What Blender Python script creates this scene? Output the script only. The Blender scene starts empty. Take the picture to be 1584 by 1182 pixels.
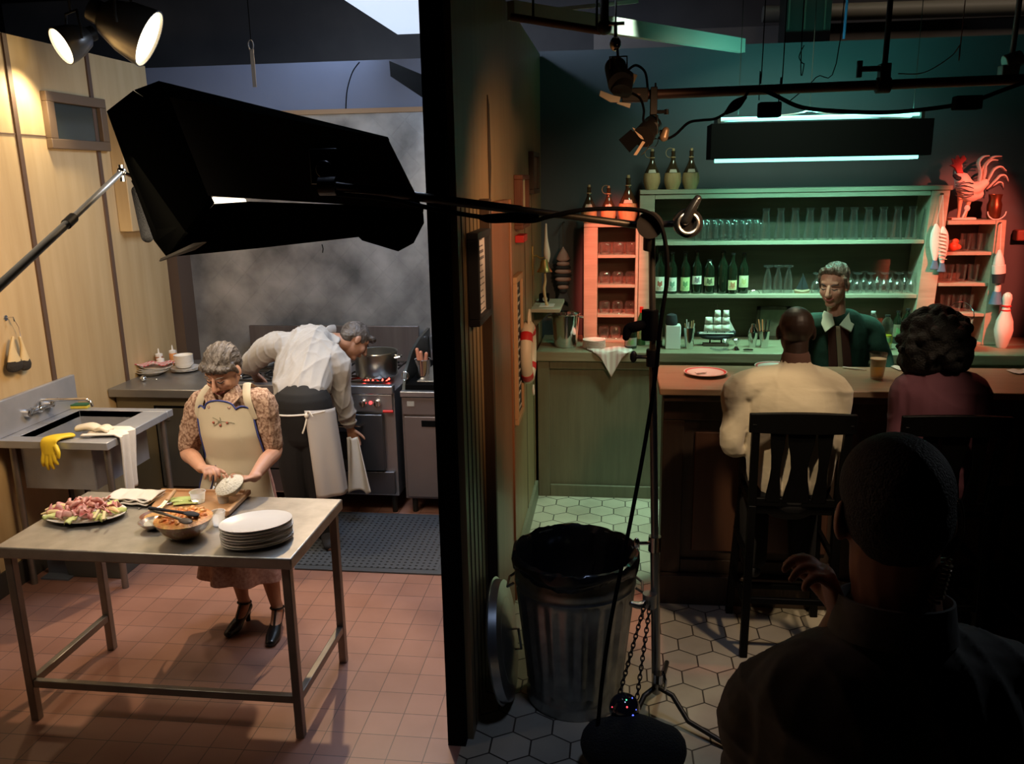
import bpy, bmesh, math, random
from mathutils import Vector, Matrix, Euler
import numpy as np
random.seed(7)
rnd = random.Random(11)
PI = math.pi
SC = bpy.context.scene
COL = SC.collection

# ------------------------------------------------------------------ camera
FPX, CAMH = 1300.0, 2.3
CAMM = (Matrix.Rotation(math.radians(7.2), 3, 'Z') @ Matrix.Rotation(PI/2 - math.radians(13.6), 3, 'X')
        @ Matrix.Rotation(math.radians(-1.0), 3, 'Z'))
CAMP = Vector((0, 0, CAMH))
cam = bpy.data.cameras.new('camera')
cam_o = bpy.data.objects.new('camera', cam)
COL.objects.link(cam_o)
cam_o.matrix_world = Matrix.Translation(CAMP) @ CAMM.to_4x4()
cam.sensor_fit = 'HORIZONTAL'
cam.sensor_width = 36.0
cam.lens = FPX / 1584 * 36.0
cam.clip_start = 0.05
SC.camera = cam_o

def ray(px, py):
    return CAMM @ Vector(((px - 792) / FPX, -(py - 591) / FPX, -1))
def W(px, py, Y):                 # point of the photo at a given depth
    d = ray(px, py); return CAMP + d * (Y / d.y)
def WZ(px, py, z):                # ... at a given height
    d = ray(px, py); return CAMP + d * ((z - CAMH) / d.z)
def WX(px, py, x):                # ... on a plane of constant x
    d = ray(px, py); return CAMP + d * (x / d.x)

# ------------------------------------------------------------------ world and view
world = bpy.data.worlds.new('world'); SC.world = world
world.use_nodes = True
world.node_tree.nodes['Background'].inputs[0].default_value = (0.10, 0.12, 0.16, 1)
world.node_tree.nodes['Background'].inputs[1].default_value = 0.035
SC.view_settings.view_transform = 'Standard'
SC.view_settings.look = 'None'
SC.view_settings.gamma = 1
SC.view_settings.use_curve_mapping = False
SC.view_settings.exposure = 0.0
SC.cycles.use_denoising = True
SC.cycles.max_bounces = 8
SC.cycles.transparent_max_bounces = 24
SC.cycles.caustics_reflective = False
SC.cycles.caustics_refractive = False
SC.cycles.sample_clamp_indirect = 3.0

# ------------------------------------------------------------------ the set's lights and added fill
def aim(o, target):
    d = Vector(target) - o.location
    o.rotation_euler = d.to_track_quat('-Z', 'Y').to_euler()
def spot(name, loc, target, w, color, angle, blend=0.3, radius=0.05):
    l = bpy.data.lights.new(name, 'SPOT'); l.energy = w; l.color = color
    l.spot_size = math.radians(angle); l.spot_blend = blend; l.shadow_soft_size = radius
    o = bpy.data.objects.new(name, l); COL.objects.link(o); o.location = loc; aim(o, target); return o
def area(name, loc, target, w, color, sx, sy, spread=180):
    l = bpy.data.lights.new(name, 'AREA'); l.energy = w; l.color = color
    l.shape = 'RECTANGLE'; l.size = sx; l.size_y = sy; l.spread = math.radians(spread)
    o = bpy.data.objects.new(name, l); COL.objects.link(o); o.location = loc; aim(o, target); return o

L1P, L2P = W(226, 58, 4.9), W(99, 70, 4.9)       # lenses of the two round lamps
# kitchen: key from high behind, two PAR cans over the sink, the tube bank in front, cool ceiling tubes
spot('high_key_light', (-1.95, 5.9, 3.6), (-2.05, 3.0, 0.5), 300, (1.0, 0.70, 0.40), 46, 0.35, 0.035)
spot('par_key_light', L1P + Vector((0.08, 0.0, -0.05)), (-2.0, 5.1, 0.9), 70, (1.0, 0.82, 0.58), 70, 0.5, 0.06)
spot('par_wall_light', L2P + Vector((-0.1, -0.05, -0.1)), (-3.5, 4.5, 1.6), 42, (1.0, 0.80, 0.50), 120, 0.5, 0.06)
spot('warm_wall_light', (-2.15, 3.65, 2.15), (-3.5, 4.55, 1.75), 75, (1.0, 0.60, 0.26), 95, 0.8, 0.12)
area('tube_bank_light', W(400, 280, 3.45) + Vector((0, 0.1, -0.05)), (-2.5, 5.0, 0.8), 16, (1.0, 0.80, 0.56), 1.1, 0.4, 150)
area('woman_front_light', (-2.6, 2.2, 2.9), (-1.9, 3.85, 1.0), 6.5, (1.0, 0.80, 0.60), 0.6, 0.6, 60)
area('kitchen_tube_light', W(596, 22, 4.75) + Vector((0, 0, -0.03)), (-1.6, 4.9, 0), 42, (0.60, 0.76, 1.0), 0.6, 0.9)
area('kitchen_back_fill', (-1.35, 5.6, 3.5), (-1.5, 6.5, 1.6), 70, (0.62, 0.76, 1.0), 0.5, 0.5)
spot('kitchen_floor_wash', (-0.95, 3.7, 3.8), (-1.05, 2.9, 0), 85, (0.58, 0.70, 1.0), 56, 0.9, 0.3)
# bar: teal tubes in the hanging housing, red lamps on the side shelves, a warm lamp on the stool
TEAL = (0.36, 1.0, 0.72)
area('bar_tube_down', W(1268, 246, 5.8) + Vector((0, 0, 0.03)), W(1268, 246, 5.8) + Vector((0, 0.25, -1)), 28, TEAL, 1.2, 0.10, 125)
area('bar_tube_up', W(1268, 182, 5.8) + Vector((0, 0, 0.03)), W(1268, 182, 5.8) + Vector((0, 0.5, 1)), 6, (0.15, 1.0, 0.80), 1.25, 0.1)
area('bar_front_soft', (0.9, 4.9, 3.3), (1.1, 6.2, 1.4), 11, (0.72, 1.0, 0.72), 0.8, 0.3, 100)
spot('red_light_left', (-0.12, 4.5, 2.75), (-0.03, 6.2, 1.65), 420, (1.0, 0.15, 0.09), 36, 0.5, 0.04).scale = (0.42, 1, 1)
spot('red_light_right', (3.1, 4.3, 2.8), (2.55, 6.2, 1.75), 520, (1.0, 0.15, 0.09), 38, 0.5, 0.04).scale = (0.62, 1, 1)
spot('red_bar_top', (1.95, 5.3, 3.0), (1.75, 4.4, 1.25), 34, (1.0, 0.25, 0.15), 50, 0.8, 0.05)
spot('warm_stool_light', (-0.05, 2.2, 3.1), (0.78, 3.9, 0.99), 150, (1.0, 0.76, 0.48), 15, 0.3, 0.04)
spot('bar_top_light', (0.75, 5.2, 3.2), (0.8, 4.55, 1.25), 44, (0.95, 0.95, 0.62), 75, 0.8, 0.1)
spot('bartender_light', (0.75, 4.45, 2.15), (1.30, 5.3, 1.68), 13, (0.95, 0.82, 0.62), 26, 0.7, 0.05)
spot('bar_floor_light', (0.05, 5.2, 3.3), (-0.05, 5.4, 0), 330, (0.70, 1.0, 0.80), 34, 0.8, 0.1)
spot('jamb_light', (0.75, 2.7, 2.55), (-0.6, 4.4, 1.7), 150, (1.0, 0.55, 0.28), 64, 0.9, 0.12)
spot('wall_scar_glow', (-0.2, 3.4, 2.45), (-0.6, 3.95, 2.25), 3.0, (1.0, 0.35, 0.15), 60, 1.0, 0.05)
area('loft_glow', (2.6, 6.6, 3.75), (2.6, 7.3, 3.5), 3.0, (1.0, 0.8, 0.62), 3.0, 0.2)  # added lamp without a fitting, brightens the pale band behind the bar wall
spot('crew_rim', (1.75, 2.3, 2.3), (0.5, 1.1, 1.8), 5.0, (0.85, 0.9, 0.95), 40, 0.8, 0.05)
spot('crew_hand_glow', (-0.35, 1.9, 2.3), (0.30, 1.2, 1.75), 1.6, (1.0, 0.55, 0.42), 30, 0.9, 0.05)
spot('hex_floor_warm', (1.6, 2.6, 3.6), (0.65, 4.0, 0.0), 190, (1.0, 0.74, 0.50), 34, 0.7, 0.08)
spot('hex_floor_red', (0.2, 5.0, 3.2), (0.45, 4.15, 0.0), 150, (1.0, 0.28, 0.2), 18, 0.6, 0.05)
spot('hex_floor_cool', (0.3, 2.3, 3.8), (0.3, 3.0, 0), 60, (0.50, 0.64, 1.0), 44, 0.9, 0.2)

# ------------------------------------------------------------------ materials
MATS = {}
def mat(key, color, rough=0.6, metal=0.0, c2=None, scale=8.0, amt=0.5, bump=0.0, bscale=None, stretch=None,
        emit=None, estr=0.0, coat=0.0, sheen=0.0, spec=None, detail=4.0, sss=0.0):
    if key in MATS: return MATS[key]
    m = bpy.data.materials.new(key); m.use_nodes = True; MATS[key] = m
    nt = m.node_tree; b = nt.nodes['Principled BSDF']; L = nt.links.new
    b.inputs['Base Color'].default_value = (*color, 1)
    b.inputs['Roughness'].default_value = rough
    b.inputs['Metallic'].default_value = metal
    if spec is not None: b.inputs['Specular IOR Level'].default_value = spec
    if coat: b.inputs['Coat Weight'].default_value = coat
    if sheen: b.inputs['Sheen Weight'].default_value = sheen
    if sss:
        b.inputs['Subsurface Weight'].default_value = sss
        b.inputs['Subsurface Radius'].default_value = (0.012, 0.005, 0.003)
    if emit:
        b.inputs['Emission Color'].default_value = (*emit, 1); b.inputs['Emission Strength'].default_value = estr
    if c2 is not None or bump:
        tc = nt.nodes.new('ShaderNodeTexCoord'); mp = nt.nodes.new('ShaderNodeMapping')
        L(tc.outputs['Object'], mp.inputs[0])
        if stretch: mp.inputs['Scale'].default_value = stretch
    if c2 is not None:
        n = nt.nodes.new('ShaderNodeTexNoise'); n.inputs['Scale'].default_value = scale; n.inputs['Detail'].default_value = detail
        L(mp.outputs[0], n.inputs['Vector'])
        r = nt.nodes.new('ShaderNodeValToRGB')
        r.color_ramp.elements[0].position = 0.5 - amt/2; r.color_ramp.elements[1].position = 0.5 + amt/2
        r.color_ramp.elements[0].color = (*color, 1); r.color_ramp.elements[1].color = (*c2, 1)
        L(n.outputs['Fac'], r.inputs[0]); L(r.outputs[0], b.inputs['Base Color'])
    if bump:
        n2 = nt.nodes.new('ShaderNodeTexNoise'); n2.inputs['Scale'].default_value = bscale or scale*3; n2.inputs['Detail'].default_value = 3
        L(mp.outputs[0], n2.inputs['Vector'])
        bp = nt.nodes.new('ShaderNodeBump'); bp.inputs['Strength'].default_value = bump; bp.inputs['Distance'].default_value = 0.01
        L(n2.outputs['Fac'], bp.inputs['Height']); L(bp.outputs[0], b.inputs['Normal'])
    return m

def glass_mat(key, tint=(1, 1, 1), gloss=0.07, edge=0.55, rough=0.03):
    if key in MATS: return MATS[key]
    m = bpy.data.materials.new(key); m.use_nodes = True; MATS[key] = m
    nt = m.node_tree; nt.nodes.clear(); L = nt.links.new
    out = nt.nodes.new('ShaderNodeOutputMaterial'); mix = nt.nodes.new('ShaderNodeMixShader')
    t = nt.nodes.new('ShaderNodeBsdfTransparent'); t.inputs[0].default_value = (*tint, 1)
    g = nt.nodes.new('ShaderNodeBsdfGlossy'); g.inputs['Roughness'].default_value = rough
    g2 = nt.nodes.new('ShaderNodeBsdfDiffuse'); g2.inputs[0].default_value = (0.5, 0.5, 0.5, 1)
    mg = nt.nodes.new('ShaderNodeMixShader'); mg.inputs[0].default_value = 0.12
    L(g.outputs[0], mg.inputs[1]); L(g2.outputs[0], mg.inputs[2])
    lw = nt.nodes.new('ShaderNodeLayerWeight'); lw.inputs[0].default_value = 0.35
    mr = nt.nodes.new('ShaderNodeMapRange'); mr.inputs[3].default_value = gloss; mr.inputs[4].default_value = edge
    L(lw.outputs['Facing'], mr.inputs[0]); L(mr.outputs[0], mix.inputs[0])
    L(t.outputs[0], mix.inputs[1]); L(mg.outputs[0], mix.inputs[2]); L(mix.outputs[0], out.inputs[0])
    return m

def wood(key, a, b_, scale=6, rough=0.55, axis='z', bump=0.15):
    st = {'z': (6, 6, 0.5), 'x': (0.5, 6, 6), 'y': (6, 0.5, 6)}[axis]
    return mat(key, a, rough, 0, b_, scale, 0.55, bump, scale*2, st, detail=8)

M = {}
M['black'] = mat('black_matte', (0.003, 0.003, 0.003), 0.9, spec=0.05)
M['blackgloss'] = mat('black_gloss', (0.008, 0.008, 0.008), 0.25)
M['rig'] = mat('rig_black_steel', (0.03, 0.028, 0.025), 0.45, 0.6)
M['steel'] = mat('brushed_steel', (0.42, 0.41, 0.39), 0.34, 1.0, (0.55, 0.54, 0.52), 5, 0.6, 0.04, 60)
M['steel_table'] = mat('table_steel', (0.36, 0.34, 0.31), 0.42, 0.85, (0.50, 0.48, 0.44), 14, 0.5, 0.03, 40)
M['steel_leg'] = mat('leg_steel', (0.30, 0.28, 0.25), 0.4, 0.8, (0.22, 0.21, 0.2), 12, 0.6)
M['chrome'] = mat('chrome', (0.75, 0.75, 0.75), 0.12, 1.0)
M['galv'] = mat('galvanised_steel', (0.26, 0.27, 0.26), 0.34, 0.9, (0.42, 0.43, 0.41), 18, 0.5, 0.1, 40)
M['white'] = mat('white_ceramic', (0.78, 0.75, 0.70), 0.25)
M['plastic'] = mat('white_plastic', (0.75, 0.73, 0.70), 0.5)
M['cloth'] = mat('white_cloth', (0.72, 0.68, 0.62), 0.9, 0, (0.62, 0.58, 0.52), 6, 0.6, 0.2, 30)
M['skin'] = mat('skin', (0.56, 0.31, 0.21), 0.5, 0, (0.50, 0.25, 0.16), 14, 0.6, 0.05, 80, sss=0.08)
M['skin_dark'] = mat('skin_dark', (0.045, 0.024, 0.016), 0.5, 0, (0.034, 0.018, 0.012), 14, 0.6)
M['skin_fair'] = mat('skin_fair', (0.60, 0.36, 0.27), 0.5, 0, (0.54, 0.30, 0.21), 14, 0.6, sss=0.08)
M['glass'] = glass_mat('clear_glass')
M['glass_green'] = glass_mat('green_bottle_glass', (0.10, 0.22, 0.10), 0.12, 0.5)
M['brown'] = wood('dark_brown_wood', (0.035, 0.02, 0.012), (0.06, 0.035, 0.02))
M['bar_wood'] = wood('bar_front_wood', (0.045, 0.028, 0.018), (0.075, 0.045, 0.028))
M['bar_top'] = wood('bar_top_wood', (0.30, 0.20, 0.12), (0.38, 0.26, 0.17), 5, 0.38, 'x', 0.03)
M['shelf'] = wood('weathered_shelf_wood', (0.30, 0.27, 0.20), (0.42, 0.37, 0.28), 5, 0.6, 'x')
M['shelf_back'] = wood('shelf_back_board', (0.10, 0.085, 0.06), (0.15, 0.125, 0.09), 5, 0.7, 'x')
M['green_wood'] = wood('olive_painted_wood', (0.12, 0.115, 0.075), (0.17, 0.16, 0.105), 4, 0.5)
M['red'] = mat('red_paint', (0.55, 0.02, 0.02), 0.5)
M['ink'] = mat('dark_ink', (0.02, 0.02, 0.025), 0.8)
M['hair_black'] = mat('black_hair', (0.008, 0.007, 0.006), 0.75, 0, (0.015, 0.012, 0.01), 60, 0.5, 0.8, 120)

# ------------------------------------------------------------------ mesh builder
def frame(d):
    d = Vector(d).normalized()
    u = d.cross(Vector((0, 0, 1)))
    if u.length < 1e-3: u = Vector((1, 0, 0))
    u.normalize(); return u, d.cross(u).normalized(), d

def crease(me, amp, freq, stretch=(1, 1, 1), seed=1):      # cloth folds pushed along the normals
    n = len(me.vertices); co = np.empty(n*3); me.vertices.foreach_get('co', co); co = co.reshape(-1, 3)
    nr = np.empty(n*3); me.vertex_normals.foreach_get('vector', nr); nr = nr.reshape(-1, 3)
    r = np.random.RandomState(seed); P = co*freq*np.array(stretch); f = np.zeros(n)
    for k in range(5):
        d = r.normal(size=3); d /= np.linalg.norm(d); e = r.normal(size=3); g = r.normal(size=3)
        w = P @ d*(1 + 0.5*k) + 1.2*np.sin(P @ e*0.6 + r.rand()*6) + r.rand()*6
        f += ((1 - np.abs(np.sin(w)))**3*1.6 - 0.5)*np.clip(0.5 + np.sin(P @ g*0.4 + r.rand()*6), 0, 1)/(1 + 0.4*k)
    co += nr*(f*amp*0.6)[:, None]; me.vertices.foreach_set('co', co.ravel()); me.update()

class MB:
    def __init__(s): s.v = []; s.f = []
    def add(s, vs, fs):
        n = len(s.v); s.v += [Vector(p) for p in vs]; s.f += [tuple(i + n for i in f) for f in fs]; return s
    def box(s, x0, x1, y0, y1, z0, z1):
        vs = [(x, y, z) for z in (z0, z1) for y in (y0, y1) for x in (x0, x1)]
        return s.add(vs, [(0, 2, 3, 1), (4, 5, 7, 6), (0, 1, 5, 4), (2, 6, 7, 3), (0, 4, 6, 2), (1, 3, 7, 5)])
    def bar(s, p0, p1, w, h, up=None):        # rectangular bar between two points
        p0, p1 = Vector(p0), Vector(p1); d = (p1 - p0).normalized()
        up = Vector(up) if up is not None else Vector((0, 0, 1))
        if abs(d.dot(up)) > 0.99: up = Vector((0, 1, 0))
        u = d.cross(up).normalized() * (w/2); t = u.cross(d).normalized() * (h/2)
        vs = []
        for p in (p0, p1): vs += [p - u - t, p + u - t, p - u + t, p + u + t]
        return s.add(vs, [(0, 2, 3, 1), (4, 5, 7, 6), (0, 1, 5, 4), (2, 6, 7, 3), (0, 4, 6, 2), (1, 3, 7, 5)])
    def loft(s, rings, cap=True, loop=False):
        n = len(rings[0]); vs = [p for r in rings for p in r]; fs = []
        for i in range(len(rings) - 1 + (1 if loop else 0)):
            a = i*n; b = ((i+1) % len(rings))*n
            for k in range(n):
                k2 = (k+1) % n; fs.append((a+k, a+k2, b+k2, b+k))
        if cap and not loop:
            fs.append(tuple(range(n-1, -1, -1))); fs.append(tuple((len(rings)-1)*n + k for k in range(n)))
        return s.add(vs, fs)
    def cyl(s, p0, p1, r0, r1=None, n=16):
        r1 = r0 if r1 is None else r1; p0, p1 = Vector(p0), Vector(p1); u, w, d = frame(p1 - p0)
        ring = lambda p, r: [p + (u*math.cos(2*PI*k/n) + w*math.sin(2*PI*k/n))*r for k in range(n)]
        return s.loft([ring(p0, r0), ring(p1, r1)])
    def tube(s, pts, r, n=8, closed=False):
        pts = [Vector(p) for p in pts]; rings = []; N = len(pts); u = None
        for i, p in enumerate(pts):
            if closed: d = (pts[(i+1) % N] - pts[i-1]).normalized()
            else: d = (pts[min(i+1, N-1)] - pts[max(i-1, 0)]).normalized()
            if u is None: u = frame(d)[0]
            u = (u - d*u.dot(d)); u = u.normalized() if u.length > 1e-6 else frame(d)[0]
            w = d.cross(u); rr = r[i] if isinstance(r, (list, tuple)) else r
            rings.append([p + (u*math.cos(2*PI*k/n) + w*math.sin(2*PI*k/n))*rr for k in range(n)])
        return s.loft(rings, not closed, closed)
    def lathe(s, prof, c=(0, 0, 0), n=28, R=None, close=False):
        c = Vector(c); R = R or Matrix.Identity(3); rings = []
        for r, z in prof:
            rings.append([c + R @ Vector((r*math.cos(2*PI*k/n), r*math.sin(2*PI*k/n), z)) for k in range(n)])
        return s.loft(rings, not close, close)
    def ell(s, c, rad, R=None, nu=16, nv=10):
        c = Vector(c); R = R or Matrix.Identity(3)
        rad = (rad,)*3 if isinstance(rad, (int, float)) else rad
        rings = []
        for j in range(nv + 1):
            t = -PI/2 + PI*min(max(j, 0.06), nv - 0.06)/nv
            rings.append([c + R @ Vector((rad[0]*math.cos(t)*math.cos(2*PI*k/nu), rad[1]*math.cos(t)*math.sin(2*PI*k/nu), rad[2]*math.sin(t))) for k in range(nu)])
        return s.loft(rings)
    def prism(s, pts, e):                      # polygon of 3D points extruded by vector e
        pts = [Vector(p) for p in pts]; e = Vector(e)
        if len(pts) > 2:
            nrm = (pts[1]-pts[0]).cross(pts[2]-pts[1])
            if nrm.dot(e) > 0: pass
        return s.loft([pts, [p + e for p in pts]])
    def grid(s, fn, nu, nv):
        vs = [fn(i/nu, j/nv) for j in range(nv+1) for i in range(nu+1)]
        return s.add(vs, [(j*(nu+1)+i, j*(nu+1)+i+1, (j+1)*(nu+1)+i+1, (j+1)*(nu+1)+i) for j in range(nv) for i in range(nu)])
    def limb(s, pts, rad, side=None, n=14, sub=6, caps=True):
        """tapered limb through the points; radii are numbers or (across, deep) pairs, 'across' along side"""
        pts = [Vector(p) for p in pts]
        rad = [(r, r) if isinstance(r, (int, float)) else r for r in rad]
        def cr(a, b, c, d, t):
            return 0.5*((2*b) + (c-a)*t + (2*a - 5*b + 4*c - d)*t*t + (3*b - a - 3*c + d)*t**3)
        P, Rr = [], []; N = len(pts)
        for i in range(N-1):
            a, b, c, d = pts[max(i-1, 0)], pts[i], pts[i+1], pts[min(i+2, N-1)]
            ra, rb, rc, rd = rad[max(i-1, 0)], rad[i], rad[i+1], rad[min(i+2, N-1)]
            for k in range(sub):
                t = k/sub; P.append(cr(a, b, c, d, t)); Rr.append(tuple(max(cr(ra[q], rb[q], rc[q], rd[q], t), 0.002) for q in (0, 1)))
        P.append(pts[-1]); Rr.append(rad[-1])
        if caps:
            d0 = (P[0]-P[1]).normalized(); d1 = (P[-1]-P[-2]).normalized()
            e0 = min(Rr[0]); e1 = min(Rr[-1])
            pre = [(P[0] + d0*e0*math.sin(a), tuple(q*max(math.cos(a), .12) for q in Rr[0])) for a in (1.45, 1.05, 0.6, 0.3)]
            post = [(P[-1] + d1*e1*math.sin(a), tuple(q*max(math.cos(a), .12) for q in Rr[-1])) for a in (0.3, 0.6, 1.05, 1.45)]
            P = [p for p, _ in pre] + P + [p for p, _ in post]; Rr = [r for _, r in pre] + Rr + [r for _, r in post]
        rings = []; u = Vector(side) if side is not None else None; fixed = u
        for i, p in enumerate(P):
            d = (P[min(i+1, len(P)-1)] - P[max(i-1, 0)])
            d = d.normalized() if d.length > 1e-9 else Vector((0, 0, 1))
            if u is None: u = frame(d)[0]
            b_ = fixed if fixed is not None else u
            u = (b_ - d*b_.dot(d)); u = u.normalized() if u.length > 1e-4 else frame(d)[0]
            w = d.cross(u)
            rings.append([p + u*math.cos(2*PI*k/n)*Rr[i][0] + w*math.sin(2*PI*k/n)*Rr[i][1] for k in range(n)])
        return s.loft(rings)
    def build(s, name, m, parent=None, smooth=True, bevel=0, world=True, solid=0, ang=40, remesh=0, sm=3, folds=None):
        me = bpy.data.meshes.new(name)
        off = Vector((0, 0, 0))
        if world and parent is not None:
            q = parent
            while q is not None: off += q.location; q = q.parent
        me.from_pydata([tuple(p - off) for p in s.v], [], s.f)
        bm = bmesh.new(); bm.from_mesh(me)
        bmesh.ops.recalc_face_normals(bm, faces=bm.faces)
        bm.to_mesh(me); bm.free()
        o = bpy.data.objects.new(name, me); COL.objects.link(o)
        if parent is not None: o.parent = parent
        me.materials.append(m)
        if remesh:
            md = o.modifiers.new('r', 'REMESH'); md.mode = 'VOXEL'; md.voxel_size = remesh
            if sm:
                ms = o.modifiers.new('s', 'SMOOTH'); ms.iterations = sm; ms.factor = 0.5
            dg = bpy.context.evaluated_depsgraph_get()
            nm = bpy.data.meshes.new_from_object(o.evaluated_get(dg))
            o.modifiers.clear(); o.data = nm; nm.name = name; me = nm
            if not me.materials: me.materials.append(m)
            if folds: crease(me, *folds)
            for p in me.polygons: p.use_smooth = True
            return o
        if smooth:
            me.polygons.foreach_set('use_smooth', [True]*len(me.polygons))
            me.set_sharp_from_angle(angle=math.radians(ang))
        if bevel:
            b = o.modifiers.new('bevel', 'BEVEL'); b.width = bevel; b.segments = 2; b.limit_method = 'ANGLE'; b.angle_limit = math.radians(50)
        if solid:
            b = o.modifiers.new('solid', 'SOLIDIFY'); b.thickness = solid; b.offset = 0
        return o

def thing(name, label, cat, loc=(0, 0, 0), group=None):
    o = bpy.data.objects.new(name, None); COL.objects.link(o); o.location = loc; o.empty_display_size = 0.1
    o['label'] = label; o['category'] = cat
    if group: o['group'] = group
    return o
def tag(o, label, cat, group=None):
    o['label'] = label; o['category'] = cat
    if group: o['group'] = group
    return o
def struct(o): o['kind'] = 'structure'; return o
def lab(o, l): o['label'] = l; return o
KIDS = {}
def kids(o): return [c for c in COL.objects if c.parent == o]
def dup(root, loc, label=None, group=None, rotz=None):
    r = root.copy(); COL.objects.link(r); r.location = loc
    if rotz is not None: r.rotation_euler.z = rotz
    if label: r['label'] = label
    if group: r['group'] = group
    if root.name not in KIDS: KIDS[root.name] = [(c, kids(c)) for c in kids(root)]
    for c, gs in KIDS[root.name]:
        d = c.copy(); COL.objects.link(d); d.parent = r
        for g in gs:
            e = g.copy(); COL.objects.link(e); e.parent = d
    return r
ORD = ['first', 'second', 'third', 'fourth', 'fifth', 'sixth', 'seventh', 'eighth', 'ninth', 'tenth', 'eleventh', 'twelfth', 'thirteenth']
# ================================================================== THE SETTING
def nodes_floor(key, kind):
    m = bpy.data.materials.new(key); m.use_nodes = True; nt = m.node_tree; L = nt.links.new
    b = nt.nodes['Principled BSDF']; tc = nt.nodes.new('ShaderNodeTexCoord')
    sep = nt.nodes.new('ShaderNodeSeparateXYZ'); L(tc.outputs['Object'], sep.inputs[0])
    def mth(op, a, c=None):
        n = nt.nodes.new('ShaderNodeMath'); n.operation = op
        for i, q in enumerate((a, c)):
            if q is None: continue
            if isinstance(q, (int, float)): n.inputs[i].default_value = q
            else: L(q, n.inputs[i])
        return n.outputs[0]
    X, Y_ = sep.outputs[0], sep.outputs[1]
    if kind == 'tile':
        S = 0.152
        u = mth('DIVIDE', X, S); v = mth('DIVIDE', Y_, S)
        fu = mth('ABSOLUTE', mth('SUBTRACT', mth('FRACT', u), 0.5)); fv = mth('ABSOLUTE', mth('SUBTRACT', mth('FRACT', v), 0.5))
        d = mth('MAXIMUM', fu, fv); idx = mth('FLOOR', u); idy = mth('FLOOR', v); w = 0.013
    else:
        S = 0.166; r3 = math.sqrt(3)
        u = mth('DIVIDE', X, S); v = mth('DIVIDE', Y_, S)
        def cand(o):
            ax = mth('SUBTRACT', mth('FRACT', mth('SUBTRACT', u, o)), 0.5)
            vv = mth('DIVIDE', mth('SUBTRACT', v, o*r3), r3)
            ay = mth('MULTIPLY', mth('SUBTRACT', mth('FRACT', vv), 0.5), r3)
            l = mth('ADD', mth('MULTIPLY', ax, ax), mth('MULTIPLY', ay, ay)); return ax, ay, l
        a1, a2 = cand(0.0), cand(0.5)
        sel = mth('LESS_THAN', a1[2], a2[2])
        def pick(p, q):
            return mth('ADD', mth('MULTIPLY', p, sel), mth('MULTIPLY', q, mth('SUBTRACT', 1.0, sel)))
        gx, gy = pick(a1[0], a2[0]), pick(a1[1], a2[1])
        ax, ay = mth('ABSOLUTE', gx), mth('ABSOLUTE', gy)
        d = mth('MAXIMUM', ax, mth('ADD', mth('MULTIPLY', ax, 0.5), mth('MULTIPLY', ay, r3/2)))
        idx = mth('ROUND', mth('MULTIPLY', mth('SUBTRACT', u, gx), 2)); idy = mth('ROUND', mth('MULTIPLY', mth('SUBTRACT', v, gy), 2)); w = 0.022
    comb = nt.nodes.new('ShaderNodeCombineXYZ'); L(idx, comb.inputs[0]); L(idy, comb.inputs[1])
    wn = nt.nodes.new('ShaderNodeTexWhiteNoise'); L(comb.outputs[0], wn.inputs[0])
    n = nt.nodes.new('ShaderNodeTexNoise'); n.inputs['Scale'].default_value = 3.5; n.inputs['Detail'].default_value = 6
    L(tc.outputs['Object'], n.inputs['Vector'])
    fac = mth('ADD', mth('MULTIPLY', wn.outputs['Value'], 0.2), mth('MULTIPLY', n.outputs['Fac'], 0.8))
    r = nt.nodes.new('ShaderNodeValToRGB'); L(fac, r.inputs[0])
    if kind == 'tile':
        cols = [(0.25, (0.25, 0.115, 0.08)), (0.75, (0.35, 0.18, 0.135))]; grout = (0.11, 0.06, 0.05)
    else:
        cols = [(0.25, (0.30, 0.26, 0.19)), (0.7, (0.46, 0.41, 0.31))]; grout = (0.045, 0.035, 0.025)
    for e, (p, c) in zip(r.color_ramp.elements, cols): e.position = p; e.color = (*c, 1)
    mx = nt.nodes.new('ShaderNodeMixRGB'); mx.inputs[2].default_value = (*grout, 1)
    line = mth('GREATER_THAN', d, 0.5 - w)
    L(line, mx.inputs[0]); L(r.outputs[0], mx.inputs[1]); L(mx.outputs[0], b.inputs['Base Color'])
    bp = nt.nodes.new('ShaderNodeBump'); bp.inputs['Strength'].default_value = 0.5; bp.inputs['Distance'].default_value = 0.003
    h = mth('SUBTRACT', mth('MULTIPLY', n.outputs['Fac'], 0.3), line)
    L(h, bp.inputs['Height']); L(bp.outputs[0], b.inputs['Normal'])
    b.inputs['Roughness'].default_value = 0.42 if kind == 'tile' else 0.5
    return m

ZW = 3.16
struct(MB().box(-6, -0.62, -1.5, 8, -0.1, 0).build('floor', nodes_floor('quarry_tile', 'tile')))
struct(MB().box(-0.62, 6, -1.5, 8, -0.1, 0).build('floor', nodes_floor('hex_tile', 'hex')))
struct(MB().box(-6, 6, -1.5, 8.2, 4.5, 4.6).build('ceiling', M['black']))

panel = wood('plywood_panelling', (0.44, 0.31, 0.155), (0.56, 0.42, 0.23), 2.2, 0.42, 'z', 0.05)
dkbatten = mat('dark_batten', (0.10, 0.06, 0.04), 0.6)
LX = -3.5
m = MB().box(LX-0.1, LX, -1.2, 6.25, 0, ZW); struct(m.build('wall_left', panel))
for i, y in enumerate((4.02, 4.745, 5.52)):
    struct(MB().box(LX, LX+0.012, y-0.018, y+0.018, 0.08, ZW-0.003).build('trim_%d' % (i+1), dkbatten))
struct(MB().box(LX, LX+0.006, -1.2, 6.2, 2.60, 2.606).build('trim_4', dkbatten))
struct(MB().box(LX, LX+0.016, -1.2, 5.3, 0.0, 0.14).build('baseboard_left', mat('dark_base', (0.04, 0.035, 0.03), 0.6)))
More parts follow.
